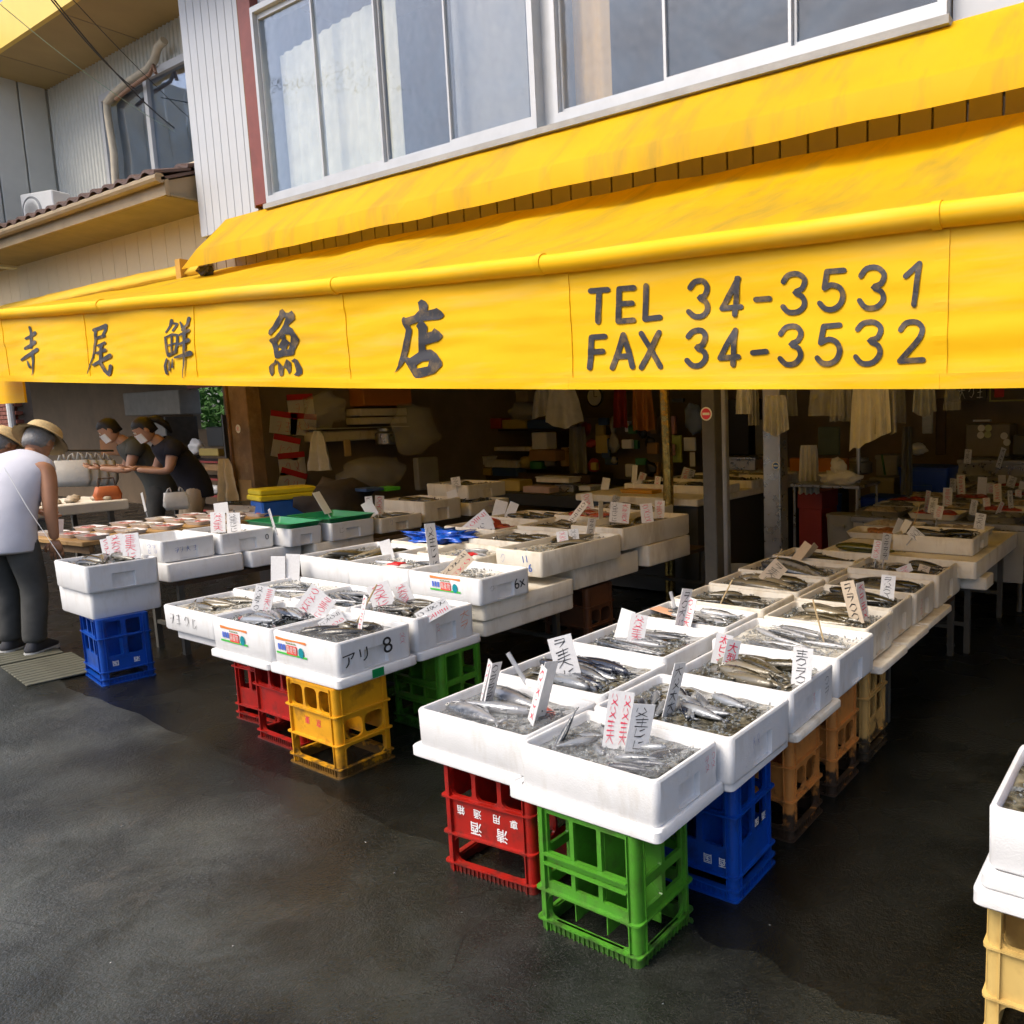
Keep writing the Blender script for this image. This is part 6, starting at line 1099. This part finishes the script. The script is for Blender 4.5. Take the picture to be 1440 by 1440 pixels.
cloth('hanging_cloth', 313, 645, 4.4, .22, .45, cloth_y, 'cream cloth hanging on the left side of the wooden pillar', folds=2, seed=2)
# shelving with red edges behind the customers
RS = empty('red_shelf', (0, 0, 0), 0, 'shelf rack with red edges between the customers and the wooden pillar', 'shelf'); q0, q1 = aty(238, 650, 6.6), aty(318, 650, 6.6); RS.location = (q0.x, 6.6, 0)
for v in (648, 672, 695, 716):
    z = aty(280, v, 6.6).z; MB().box(0, q1.x-q0.x, 0, .5, z-.03, z).build('board', wood_dk, RS); MB().box(0, q1.x-q0.x, -.012, -.001, z-.03, z+.002).build('edge', red_box, RS)
for sx in (0, 1): MB().box(sx*(q1.x-q0.x)-.02, sx*(q1.x-q0.x)+.02, .0, .5, 0, 1.7).build('upright', steel_dk, RS)
SH = random.Random(9)
def item(name, u0, v0, u1, v1, y=None, x=None, dep=.15, mat=None, label='', cat='box', kind='box', **kw):
    """a thing standing on plane y (or x), spanning the given frame corners"""
    if y is not None: a, b = aty(u0, v1, y), aty(u1, v0, y); w, ax = b.x-a.x, 0
    else: a, b = atx(u0, v1, x), atx(u1, v0, x); w, ax = b.y-a.y, 1
    h = b.z-a.z; c = Vector(((a.x+b.x)/2, (a.y+b.y)/2, a.z)); rz = 0 if ax == 0 else R(90)
    mb = MB(); w = abs(w)
    if kind == 'box': mb.cbox(-w/2, w/2, 0, dep, 0, h, min(.012, w*.08, h*.08))
    elif kind == 'lidbox': mb.cbox(-w/2+.01, w/2-.01, .01, dep-.01, 0, h*.8, .006); mb.cbox(-w/2, w/2, 0, dep, h*.78, h, .006)
    elif kind == 'bag': blob(mb, (0, dep/2, h/2), (w/2, dep/2, h/2), hash(label) % 50 if False else len(label), .35, 1.8, 3)
    elif kind == 'jar': mb.lathe([(w*.42, 0), (w*.5, h*.06), (w*.5, h*.7), (w*.34, h*.82), (w*.36, h*.83), (w*.36, h), ], 16, (0, dep/2, 0))
    elif kind == 'roll': mb.tube([(-w/2, dep/2, h/2), (w/2, dep/2, h/2)], h/2, 16)
    return mb.build(name, mat, None, c, (0, 0, rz), smooth=(2 if kind in ('bag',) else True if kind in ('jar', 'roll') else False), label=label, cat=cat, **kw)
for i, (u0, u1, v0, v1, mt, lb, kd) in enumerate(((247, 258, 632, 640, yellow_box, 'small yellow carton on the top red shelf', 'box'), (280, 306, 631, 641, yellow_box, 'wide yellow carton on the top red shelf', 'box'), (262, 277, 618, 640, white_pl, 'white packet standing on the top red shelf', 'bag'), (292, 312, 600, 628, black, 'black louvred box on the top red shelf', 'box'), (288, 312, 652, 662, brown_box, 'tan tray of goods on the second red shelf', 'box'), (255, 275, 655, 671, grey_box, 'grey packet on the second red shelf', 'bag'), (283, 305, 683, 694, white_pl, 'clear packet on the third red shelf', 'bag'))): item('shelf_packet', u0, v0, u1, v1, y=6.62, mat=mt, label=lb, cat='packet', kind=kd, group='goods on the red shelf')
item('wall_box', 253, 588, 266, 600, y=7.2, mat=white_pl, dep=.1, label='small white switch box on the neighbour wall', cat='switch box'); item('wall_cabinet', 176, 548, 250, 585, y=7.0, mat=M('cabinet_grey', (.26, .23, .18), .6), dep=.35, label='pale grey wall cabinet behind the customers', cat='cabinet'); item('paper_sheet', 200, 594, 236, 640, y=7.3, mat=M('paper_dull', (.45, .40, .33), .7), dep=.01, label='large paper sheet pinned on the neighbour wall', cat='paper'); item('carton', 142, 618, 165, 640, y=6.6, mat=orange_box, dep=.3, label='orange carton behind the short-haired customer', cat='carton')
# ================================================================== SHOP INTERIOR, left wall
SX = XL+.06
for i, (u, v, a) in enumerate(((423, 570, -3), (399, 595, 9), (427, 597, 5), (402, 629, 14), (411, 652, -2), (411, 677, 20))):
    q = atx(u, v, SX+.03); o = empty('price_notice', tuple(q), R(90), ('topmost', 'upper left', 'upper right', 'middle tilted', 'lower', 'lowest tilted')[i]+' paper notice with red heading on the shop wall', 'notice', 'red-headed notices on the wall'); o.rotation_euler = (0, R(a), R(90))
    MB().box(-.16, .16, 0, .004, -.13, .13).build('sheet', paper, o); MB().box(-.16, .16, -.004, -.001, .065, .132).build('heading', M('heading_red', (.62, .03, .03), .5), o); put(scribble(i+40, ink_r, 2, 1), 'handwriting', o, (0, -.003, -.12), scale=(.2, 1, .16))
item('shelf_board', 445, 600, 575, 603, x=-8.75, dep=.35, mat=foam_shade_worn, label='pale shelf board on the left shop wall', cat='shelf'); item('foam_block', 448, 604, 536, 622, x=-8.8, dep=.3, mat=foam_shade_worn, label='long foam block under the pale shelf board', cat='foam block')
item('foam_carton', 508, 574, 572, 585, x=-8.7, dep=.3, mat=foam_shade_worn, label='upper white foam carton on the pale shelf', cat='carton'); item('foam_carton', 508, 586, 572, 597, x=-8.7, dep=.3, mat=foam_shade_worn, label='lower white foam carton on the pale shelf', cat='carton'); item('orange_carton', 512, 543, 578, 571, x=-8.8, dep=.3, mat=orange_box, label='orange carton on top of the white foam cartons', cat='carton')
item('plastic_bag', 443, 550, 494, 602, x=-8.6, dep=.35, mat=bag_clear, label='big clear plastic bag beside the notices', cat='bag', kind='bag'); item('plastic_bag', 567, 568, 622, 642, x=-8.2, dep=.35, mat=bag_clear, label='big clear plastic bag hanging at the shelf end', cat='bag', kind='bag'); item('plastic_bag', 500, 640, 580, 690, x=-8.3, dep=.4, mat=bag_clear, label='crumpled clear wrapping above the green net box', cat='bag', kind='bag')
cloth('hanging_cloth', 447, 606, 0, .3, .45, cloth_w, 'white towel with pink edge hanging below the foam block', x=-8.5, folds=2, taper=.3, seed=4); item('foil_roll', 538, 602, 560, 626, x=-8.5, dep=.2, mat=steel, label='grey roll standing under the pale shelf', cat='roll', kind='jar'); item('stick_bundle', 486, 618, 493, 642, x=-8.55, dep=.03, mat=stick_m, label='short wooden bar hanging under the foam block', cat='stick')
q = atx(398, 700, -7.4); CO = empty('cooler_box', (q.x, q.y, 0), R(80), 'blue cooler box with yellow lid behind the green mesh trays', 'cooler'); z0 = atx(398, 727, -7.4).z; z1 = atx(398, 701, -7.4).z; z2 = atx(398, 685, -7.4).z
MB().cbox(-.24, .24, -.15, .15, z0-.05, z1, .015).build('body', M('cooler_blue', (.01, .10, .42), .45), CO); MB().cbox(-.26, .26, -.17, .17, z1+.001, (z1+z2)/2, .01).build('lid', M('cooler_yellow', (.62, .50, .01), .45), CO); MB().cbox(-.25, .25, -.16, .16, (z1+z2)/2+.002, z2, .01).build('upper_lid', MATS['cooler_yellow'], CO); MB().box(-.22, .22, -.14, .14, 0, z0-.051).build('stand', wood_dk, CO)
mb = MB(); q = atx(470, 700, -7.3); blob(mb, (0, 0, 0), (.3, .42, .30), 8, .35); mb.build('dark_tarpaulin', M('dark_cloth', (.045, .035, .028), .8, .3, 6), None, (q.x, q.y, q.z-.12), smooth=2, label='dark crumpled tarpaulin behind the green mesh trays', cat='tarpaulin')
item('grey_panel', 590, 642, 616, 690, x=-8.3, dep=.1, mat=grey_box, label='upright dull grey panel behind the topmost foam box', cat='panel'); item('lime_tub', 543, 684, 563, 691, x=-6.9, dep=.2, mat=lime, label='bright lime green lid by the net box', cat='lid tray'); item('blue_tub', 515, 685, 540, 692, x=-6.9, dep=.2, mat=blue_box, label='dull blue lid beside the lime green one', cat='lid tray')
# back shelving
def shelf(u0, u1, v, y, dep, label, mat=wood_dk): return item('shelf', u0, v, u1, v+4, y=y, dep=dep, mat=mat, label=label, cat='shelf')
shelf(620, 800, 603, 8.6, .4, 'upper dark shelf on the back wall'); shelf(620, 745, 629, 8.5, .4, 'pale edged second shelf on the back wall', foam_shade_worn); shelf(620, 830, 668, 8.3, .5, 'lowest dark shelf on the back wall')
for u0, v0, u1, v1, mt, lb, kd in ((615, 588, 628, 603, red_box, 'round red tin on the upper dark shelf', 'jar'), (647, 590, 664, 603, grey_box, 'grey tin on the upper dark shelf, left of its twin', 'jar'), (667, 590, 680, 603, grey_box, 'grey tin on the upper dark shelf, right of its twin', 'jar'), (685, 588, 704, 603, red_box, 'red carton on the upper dark shelf', 'box'), (706, 590, 738, 603, yellow_box, 'yellow carton on the upper dark shelf', 'box'), (741, 590, 778, 603, blue_box, 'blue carton on the upper dark shelf', 'box'), (645, 578, 668, 587, white_pl, 'white crumpled wrapper above the grey tins', 'bag'), (620, 642, 684, 652, foam_shade_worn, 'topmost of three stacked foam trays', 'lidbox'), (620, 653, 678, 661, foam_shade_worn, 'middle of three stacked foam trays', 'lidbox'), (620, 662, 672, 670, foam_shade_worn, 'lowest of three stacked foam trays', 'lidbox'), (680, 648, 726, 657, foam_shade_worn, 'single foam tray beside the stacked three', 'lidbox'), (674, 659, 690, 668, yellow_box, 'small yellow packet beside the stacked trays', 'box'), (692, 658, 725, 669, blue_box, 'long dark blue carton on the lowest shelf', 'box'), (727, 642, 742, 660, yellow_box, 'gold paper bag on the lowest shelf', 'bag'), (741, 646, 757, 660, M('green_pot', (.04, .22, .04), .5), 'green tub on the lowest shelf', 'jar'), (760, 632, 772, 656, M('glass_bottle', (.3, .28, .28), .2, alpha=.7), 'clear bottle on the lowest shelf', 'jar'), (783, 630, 793, 656, M('sauce_bottle', (.5, .32, .1), .3), 'sauce bottle with orange cap on the lowest shelf', 'jar'), (748, 608, 768, 632, white_pl, 'white carton stacked on the brown carton', 'box'), (744, 633, 780, 648, brown_box, 'brown carton behind the clear bottle', 'box')): item('shelf_goods', u0, v0, u1, v1, y=8.25 if v0 > 630 else 8.45, dep=.22, mat=mt, label=lb, cat='shelf goods', kind=kd, group='goods on the back shelves')
item('plastic_bag', 708, 566, 745, 592, y=8.2, dep=.4, mat=bag_clear, label='white plastic bundle above the yellow carton', cat='bag', kind='bag'); cloth('hanging_cloth', 790, 545, 8.0, .55, .55, cloth_w, 'large white sheet hanging near the clock', folds=2, shape=1, seed=1); cloth('hanging_cloth', 765, 548, 8.1, .4, .35, bag_white, 'pale plastic sheet draped over the rail', folds=3, shape=2, seed=3)
q = aty(838, 558, 8.9); CK = empty('wall_clock', tuple(q), 0, 'round white wall clock high on the back wall', 'clock'); MB().lathe([(.14, 0), (.15, .03), (.13, .035)], 28).build('case', black, CK, rot=(R(90), 0, 0)); MB().lathe([(.125, .036), (.125, .038)], 28).build('dial', sticker_w, CK, rot=(R(90), 0, 0)); MB().box(-.004, .004, -.045, -.041, 0, .09).build('hand', black, CK); MB().box(0, .06, -.045, -.041, -.004, .004).build('hand', black, CK)
HG = ((812, 600, 8.5, .28, .75, M('grey_cloth', (.24, .23, .2), .9), 'long grey cloth hanging left of the clutter'), (902, 545, 8.3, .30, .55, orange_box, 'orange apron hanging by the clock'), (872, 548, 8.4, .2, .5, M('red_cloth', (.3, .03, .03), .8), 'red cloth hanging right of the orange apron'))
for u, v, y, w_, h_, mt, lb in HG: cloth('hanging_cloth', u, v, y, w_, h_, mt, lb, folds=2, taper=.8, seed=len(lb))
PK = random.Random(21); PM = [red_box, yellow_box, blue_box, grey_box, white_pl, M('green_pack', (.06, .25, .10), .5), black, brown_box, M('pink_pack', (.5, .25, .25), .5)]
cl_names = ['striped', 'glossy', 'folded', 'crumpled', 'tall', 'small', 'dull', 'wide', 'faded', 'narrow', 'creased', 'square']
for i in range(26):
    u = 820+(i % 9)*13.5+PK.uniform(-6, 6); r_ = i//9; v = 590+r_*27+PK.uniform(-9, 9); mt = PM[i % 9]; cn = ['red', 'yellow', 'blue', 'grey', 'white', 'green', 'black', 'brown', 'pink'][i % 9]
    item('hanging_packet', u, v, u+PK.uniform(6, 17), v+PK.uniform(9, 28), y=8.75-.1*r_-PK.uniform(0, .25), dep=.06, mat=mt, label='%s packet in the %s row of packets hanging behind the foil pole' % (cn, ('top', 'middle', 'bottom')[r_]), cat='packet', kind='bag' if i % 3 == 0 else 'box', group='packets hanging on the back wall')
item('pegboard', 815, 585, 940, 672, y=8.95, dep=.03, mat=plaster_dk, label='dark pegboard carrying the hanging packets', cat='pegboard'); item('work_bench', 620, 700, 860, 704, y=6.4, dep=1.2, mat=M('bench_dark', (.03, .03, .03), .5), label='dark work bench behind the left stall', cat='bench')
for i, (u0, v0, u1, v1, mt, lb) in enumerate(((735, 685, 772, 698, M('pink_paper', (.5, .36, .33), .6), 'pink sheet of paper on the dark work bench'), (700, 676, 730, 690, yellow_box, 'yellow packet lying on the dark work bench'), (752, 672, 800, 678, foam_shade_worn, 'flat foam lid on the dark work bench'), (780, 682, 806, 692, steel, 'steel tray on the dark work bench'), (812, 684, 830, 690, white_pl, 'white dish on the dark work bench'))): item('bench_goods', u0, v0, u1, v1, y=6.5+.05*i, dep=.22, mat=mt, label=lb, cat='bench goods', kind='lidbox' if i > 1 else 'box')
# ---- long counter behind the left stall
q0 = atz(960, 722, .86); q1 = atz(1068, 672, .88)
CT = empty('counter', (-4.1, 6.9, 0), 0, 'long counter with foam top and dark steel side behind the left stall', 'counter'); xr = (q0.x+q1.x)/2
MB().cbox(-.8, .55, -1.35, 2.2, .80, .865, .008).build('top', foam_shade_worn, CT); MB().box(-.75, .52, -1.3, 2.15, .02, .80).build('side_panel', M('counter_dark', (.07, .07, .065), .4, .1, 4, metal=.4), CT)
item('orange_tub', 872, 690, 917, 706, y=5.75, dep=.3, mat=M('tub_orange', (.55, .26, .01), .45), label='orange plastic tub on the counter', cat='tub', kind='lidbox')
for i in range(6):
    x, y = -4.35+.55*(i % 2), 6.1+.62*(i//2); b_ = fbox('K%d' % i, x-.25, x+.25, y-.2, y+.2, .867, .94, ('left', 'right')[i % 2]+' shallow foam box in the '+('first', 'second', 'third')[i//2]+' row on the counter', foam_shade_worn, notch=False, group='shallow boxes on the counter'); fill(b_, ICE_B, 'olive', 3, 0, 40, 'dull fish in the '+b_['label'][:40], .8, .9, near=False)
bk = atz(1038, 812, 0) ; q = aty(1038, 795, 5.6); BU = empty('bucket', (q.x, 5.6, 0), 0, 'pale plastic bucket on the floor beside the dark post', 'bucket'); mb = MB(); mb.lathe([(.12, 0), (.15, .3), (.16, .3), (.16, .31), (.145, .31), (.115, .01)], 22); mb.build('body', M('bucket_grey', (.35, .36, .36), .5), BU, smooth=True); MB().tube([(-.155, 0, .29), (-.12, -.1, .22), (.12, -.1, .22), (.155, 0, .29)], .005, 6).build('handle', steel, BU)
item('steel_tray_stand', 1018, 643, 1062, 661, y=7.5, dep=.3, mat=steel, label='steel dish rack beside the dark post', cat='dish rack', kind='lidbox')
# ---- hanging things along the front beam
RAIL = MB().tube([(-4.2, 5.6, 1.98), (3.0, 5.6, 1.98)], .014, 8).build('hanging_rail', steel, None, label='steel rail under the ceiling carrying towels and bags', cat='rail')
for i, (u, v, y, w_, h_, mt, lb, sh_) in enumerate(((1046, 540, 5.6, .14, .24, cloth_w, 'white glove-like cloth left of the steel post', 0), (1060, 540, 5.62, .09, .33, M('cloth_grey2', (.45, .43, .38), .9), 'narrow grey cloth left of the steel post', 0), (1090, 556, 5.15, .19, .30, bag_white, 'white bag hanging on the steel post', 1), (1160, 540, 5.6, .26, .24, bag_clear, 'clear plastic bags hanging right of the steel post', 0), (1185, 540, 5.64, .2, .28, bag_clear, 'second bunch of clear bags behind the cream cloth', 0), (1224, 530, 5.55, .30, .47, M('cloth_cream2', (.72, .68, .58), .9, .1, 8, .2, 80), 'big cream cloth hanging from the rail', 2), (1246, 540, 5.6, .16, .36, bag_clear, 'shiny clear bag right of the cream cloth', 0), (1300, 540, 5.7, .17, .24, M('apron_grey', (.30, .31, .31), .6), 'small grey cloth hanging alone on the rail', 1), (1137, 626, 6.8, .2, .46, cloth_w, 'long white towel hanging behind the steel post', 0), (1276, 600, 7.5, .12, .9, M('rag_dark', (.12, .12, .12), .8), 'thin dark cloth hanging at the back', 0))): cloth('hanging_cloth', u, v, y, w_, h_, mt, lb, folds=2+i % 3, taper=.75, seed=i, shape=sh_, depth_=.03)
# ---- tubs, bins and racks at the back
def tub(u0, v0, u1, v1, y, mat, label, cat='tub', lidd=True):
    a, b = aty(u0, v1, y), aty(u1, v0, y); w = b.x-a.x; h = max(.15, b.z-max(0, a.z)); z = max(0, a.z); o = empty('tub', ((a.x+b.x)/2, y+w/2, z), 0, label, cat); mb = MB(); mb.loft([rrect(w*.86, w*.7, .06, 0), rrect(w*.97, w*.8, .07, h*.88), rrect(w, w*.84, .07, h*.88), rrect(w, w*.84, .07, h*.94)]); mb.build('body', mat, o, smooth=True)
    if lidd: mb = MB(); mb.loft([rrect(w*1.02, w*.86, .07, h*.942), rrect(w*1.02, w*.86, .07, h*.98), rrect(w*.8, w*.66, .06, h)]); mb.build('lid', mat, o, smooth=True)
    MB().box(-w*.2, w*.2, -w*.43-.02, -w*.43+.01, h*.7, h*.75).build('handle', mat, o)
bt = M('tub_blue', (.005, .04, .30), .4); tub(1204, 700, 1262, 790, 7.2, bt, 'low blue lidded tub near the steel rack'); tub(1258, 657, 1332, 760, 7.8, bt, 'tall blue lidded tub behind the counter'); tub(1157, 722, 1200, 790, 6.6, M('bin_white', (.30, .30, .29), .5), 'dull white bin under the steel rack', 'bin', False); tub(1160, 695, 1180, 720, 8.2, bt, 'small blue tub at the back left of the rack')
item('red_crates', 1122, 692, 1156, 800, y=6.9, dep=.4, mat=red_box, label='stack of dark red crates beneath the white towel', cat='crates', kind='lidbox'); item('orange_board', 1110, 645, 1190, 672, y=8.6, dep=.1, mat=orange_box, label='orange board behind the white towel', cat='board'); item('white_carton', 1222, 672, 1258, 700, y=8.4, dep=.3, mat=M('carton_dull', (.28, .27, .25), .7), label='dull white cartons behind the low blue tub', cat='carton', kind='lidbox')
RK = empty('steel_rack', (0, 0, 0), 0, 'steel tube rack with a folded white cloth on top', 'rack'); a, b = aty(1117, 680, 6.5), aty(1205, 680, 6.5); RK.location = (a.x, 6.5, 0)
for x in (0, b.x-a.x):
    for y in (0, .5): MB().tube([(x, y, 0), (x, y, a.z)], .014, 8).build('upright', steel, RK)
MB().cbox(-.03, b.x-a.x+.03, -.03, .53, a.z-.03, a.z, .006).build('top', steel, RK); MB().tube([(b.x-a.x-.1, .3, 0), (b.x-a.x-.1, .3, 2.9)], .022, 8).build('tall_upright', steel, RK)
mb = MB(); q = aty(1180, 672, 6.6); blob(mb, (0, 0, 0), (.16, .1, .07), 5, .6); blob(mb, (-.03, 0, .09), (.07, .06, .09), 6, .4); mb.build('folded_cloth', cloth_w, None, (q.x, 6.65, a.z+.05), smooth=2, label='bunched white cloth on the steel rack', cat='cloth')
# ---- steel counter of the right stall
SC = empty('steel_counter', (-1.72, 7.75, 0), 0, 'long steel counter with trays of shellfish and many cards', 'counter'); MB().cbox(-.72, .68, -1.54, 1.6, .65, .70, .006).build('top', steel, SC); MB().box(-.70, -.68, -1.45, 1.55, .45, .65).build('apron', steel, SC)
for sx in (-.66, .62):
    for sy in (-1.4, 0, 1.5): MB().tube([(sx, sy, 0), (sx, sy, .65)], .02, 8).build('leg', steel_dk, SC)
tcount = 0
for i in range(3):
    for j in range(7):
        x, y = -2.22+.46*i, 6.42+.42*j; o = empty('seafood_tray', (x, y, .7005), R(SH.uniform(-6, 6))); mb = MB(); mb.loft([rrect(.36, .32, .03, 0, 3), rrect(.41, .37, .035, .045, 3), rrect(.39, .35, .03, .045, 3), rrect(.34, .30, .03, .01, 3)]); mb.build('tray', foam_shade_worn if (i+j) % 2 else steel, o, smooth=True); mb = MB()
        for k in range(9): blob(mb, (SH.uniform(-.14, .14), SH.uniform(-.12, .12), .03), (.055, .045, .028), k+j, .35, 2, 2)
        cn = ['brown shellfish', 'dark sea squirts', 'grey clams'][(i+2*j) % 3]; mb.build('contents', [shell_m, meat, M('grey_clam', (.16, .155, .14), .3, .4, 25, .3, 60)][(i+2*j) % 3], o, smooth=2)
        tag(o, 'tray of %s, row %s, %s of the steel counter' % (cn, ('one', 'two', 'three', 'four', 'five', 'six', 'seven')[j], ('left', 'middle', 'right')[i]), 'seafood tray', 'trays on the steel counter')
MB().box(-.70, .66, -1.53, -1.50, .25, .648).build('front_panel', M('panel_pale', (.35, .34, .31), .6), SC)
for k, (x, y, lb) in enumerate(((-1.98, 5.98, 'tray of brown shellfish at the back left of the foam slab'), (-1.45, 5.95, 'tray of brown shellfish at the back middle of the foam slab'), (-1.98, 5.60, 'tray of orange shellfish behind the tan cards on the slab'))):
    o = empty('seafood_tray', (x, y, .6485), R(4*k-4), lb, 'seafood tray', 'trays on the foam slab'); mb = MB(); mb.loft([rrect(.36, .28, .03, 0, 3), rrect(.41, .33, .035, .045, 3), rrect(.39, .31, .03, .045, 3), rrect(.34, .26, .03, .01, 3)]); mb.build('tray', foam_shade_worn, o, smooth=True); mb = MB()
    for q in range(12): blob(mb, (SH.uniform(-.14, .14), SH.uniform(-.1, .1), .035), (.045, .04, .026), q+k, .35, 2, 2)
    mb.build('contents', shell_m if k < 2 else M('shell_orange', (.34, .14, .05), .4, .4, 25, .3, 60), o, smooth=2)
item('rear_tank', 1345, 648, 1470, 672, y=9.3, dep=.5, mat=steel, label='shallow steel tank at the back right', cat='tank', kind='lidbox'); item('rear_bench', 1325, 672, 1500, 682, y=9.25, dep=.6, mat=steel, label='steel bench edge under the shallow tank', cat='bench')
CB = item('metal_cabinet', 1357, 596, 1421, 642, y=9.8, dep=.4, mat=M('cabinet_tan', (.24, .21, .16), .5), label='tan metal cabinet with round stickers on the back wall', cat='cabinet')
for u, v, mt in ((1380, 602, sticker_w), (1390, 602, sticker_y), (1379, 612, sticker_w), (1389, 611, sticker_y), (1412, 613, sticker_w), (1416, 622, sticker_w)):
    q = aty(u, v, 9.79); MB().lathe([(.042, 0), (.042, .004)], 16).build('round_sticker', mt, CB, tuple(q-CB.location), (R(90), 0, 0))
for (u0, u1, lb, mt, tx) in ((1331, 1388, 'black sign board with pale writing at the back right', black_board, ink_g), (1391, 1445, 'brown sign board with a red stamp and yellow frame', M('sign_brown', (.10, .07, .04), .6), ink_r)):
    a, b = aty(u0, 565, 9.6), aty(u1, 520, 9.6); o = empty('sign_board', ((a.x+b.x)/2, 9.6, a.z), 0, lb, 'sign'); w_, h_ = b.x-a.x, b.z-a.z
    MB().cbox(-w_/2, w_/2, 0, .03, 0, h_, .004).build('board', mt, o)
    if tx is ink_g: put(scribble(61, sticker_w, 3, 2), 'handwriting', o, (.05, -.004, 0), scale=(w_*.7, 1, h_))
    else:
        MB().cbox(-w_*.36, -w_*.1, -.006, -.001, .05, .24, .01).build('stamp', M('stamp_red', (.55, .03, .03), .6), o)
        for (x0, x1, z0, z1) in ((-w_/2, w_/2, 0, .018), (-w_/2, -w_/2+.018, .018, h_)): MB().box(x0, x1, -.012, -.001, z0, z1).build('frame', M('frame_olive', (.4, .38, .12), .6), o)
item('monitor', 1424, 612, 1470, 640, y=9.7, dep=.2, mat=M('monitor_grey', (.12, .115, .10), .5), label='dark framed panel right of the tan cabinet', cat='panel'); item('white_bar', 1368, 590, 1392, 593, y=9.75, dep=.1, mat=sticker_w, label='short white bar above the tan cabinet', cat='bar'); item('mirror', 1296, 565, 1312, 610, y=9.6, dep=.03, mat=M('mirror_glass', (.45, .46, .38), .15, .3, 4), label='narrow pale mirror at the back', cat='mirror')
item('door_frame', 1315, 560, 1330, 640, y=9.7, dep=.06, mat=wood_dk, label='brown upright board beside the narrow mirror', cat='board')

# ---- more goods in the depth of the shop
MORE = ((944, 612, 958, 650, 8.5, M('lime_paper', (.42, .5, .12), .6), 'lime green paper strip pinned right of the foil pole', 'box', .01), (961, 568, 985, 612, 8.4, M('denim', (.20, .25, .36), .8), 'faded blue bag hanging right of the foil pole', 'bag', .12), (962, 615, 978, 634, 8.35, paper, 'white paper notice below the faded blue bag', 'box', .01), (970, 636, 977, 656, 8.35, paper, 'narrow white paper strip by the dark post', 'box', .01), (945, 560, 960, 566, 8.4, black, 'black tool bar above the lime paper', 'box', .05),
        (1062, 590, 1078, 640, 9.0, M('door_grey', (.16, .16, .15), .6), 'dull grey cupboard door behind the steel post', 'box', .2), (1024, 560, 1052, 640, 9.4, black, 'tall black cabinet behind the dark post', 'box', .4), (1150, 600, 1180, 640, 9.2, M('shelf_green', (.12, .16, .12), .6), 'greenish notice panel behind the clear bags', 'box', .05), (1230, 640, 1262, 668, 9.3, grey_box, 'grey storage bin on the rear bench', 'lidbox', .3), (1186, 645, 1222, 666, 9.2, M('tin_silver', (.4, .4, .38), .3, metal=.6), 'silver tin beside the grey storage bin', 'jar', .2), (1268, 624, 1300, 640, 9.3, white_pl, 'white folded cloths on the rear bench', 'bag', .2),
        (655, 560, 700, 586, 9.0, brown_box, 'brown carton high on the back shelves', 'box', .3), (702, 549, 742, 566, 9.0, M('carton_pale', (.4, .33, .22), .7), 'pale carton beside the high brown carton', 'lidbox', .3), (625, 556, 650, 586, 9.0, M('net_green', (.08, .13, .09), .8), 'dark green net bundle on the back shelves', 'bag', .3), (780, 575, 800, 604, 8.7, M('sack_beige', (.38, .32, .22), .8), 'beige sack beside the blue carton', 'bag', .3), (800, 628, 822, 668, 8.6, foam_shade_worn, 'upright foam lid leaning on the back shelves', 'box', .04), (590, 548, 612, 570, 8.9, M('roll_blue', (.05, .09, .2), .5), 'dark blue roll beside the orange carton', 'roll', .2))
for u0, v0, u1, v1, y_, mt, lb, kd, dp_ in MORE: item('stored_goods', u0, v0, u1, v1, y=y_, dep=dp_, mat=mt, label=lb, cat='stored goods', kind=kd, group='goods stored in the depth of the shop')
for i, (u, v, y_, w_, h_, lb) in enumerate(((1112, 540, 5.9, .12, .26, 'small clear bag hanging just right of the steel post'), (1265, 540, 6.0, .12, .3, 'clear bag hanging between the cream and grey cloths'), (1340, 540, 6.2, .14, .2, 'clear bag hanging near the black sign'), (1010, 540, 6.6, .16, .3, 'clear bag hanging behind the dark post'))): cloth('hanging_bag', u, v, y_, w_, h_, bag_clear, lb, 'bag', folds=3, taper=.6, seed=i+9, depth_=.03)
HO = MB().tube([aty(1240, 640, 8.8), aty(1250, 700, 8.6), aty(1235, 760, 8.2), atz(1290, 790, .02)], .014, 8).build('hose', M('hose_green', (.03, .12, .06), .4), None, smooth=True, label='green hose running down behind the low blue tub', cat='hose')

# ---- melting ice chips and scraps on the ground
mb = MB(); GR = random.Random(31)
for k in range(70):
    x = GR.uniform(-6.6, -.2); y = 1.75+abs(GR.gauss(0, .55))*GR.choice((-1, -1, 1)); r_ = GR.uniform(.0015, .004); c = Vector((x, y, .009+r_*.3))
    a = GR.uniform(0, 6.3); ca, sa = math.cos(a)*r_, math.sin(a)*r_
    mb.add([c+Vector(p) for p in ((ca, sa, 0), (-sa, ca, 0), (-ca*1.2, -sa, 0), (sa, -ca*.8, 0), (0, 0, r_*.7), (0, 0, -r_*.4))], [(0, 1, 4), (1, 2, 4), (2, 3, 4), (3, 0, 4), (1, 0, 5), (2, 1, 5), (3, 2, 5), (0, 3, 5)])
mb.build('ice_chips', CHUNK, None, label='scattered melting ice chips on the wet ground', kind='stuff')
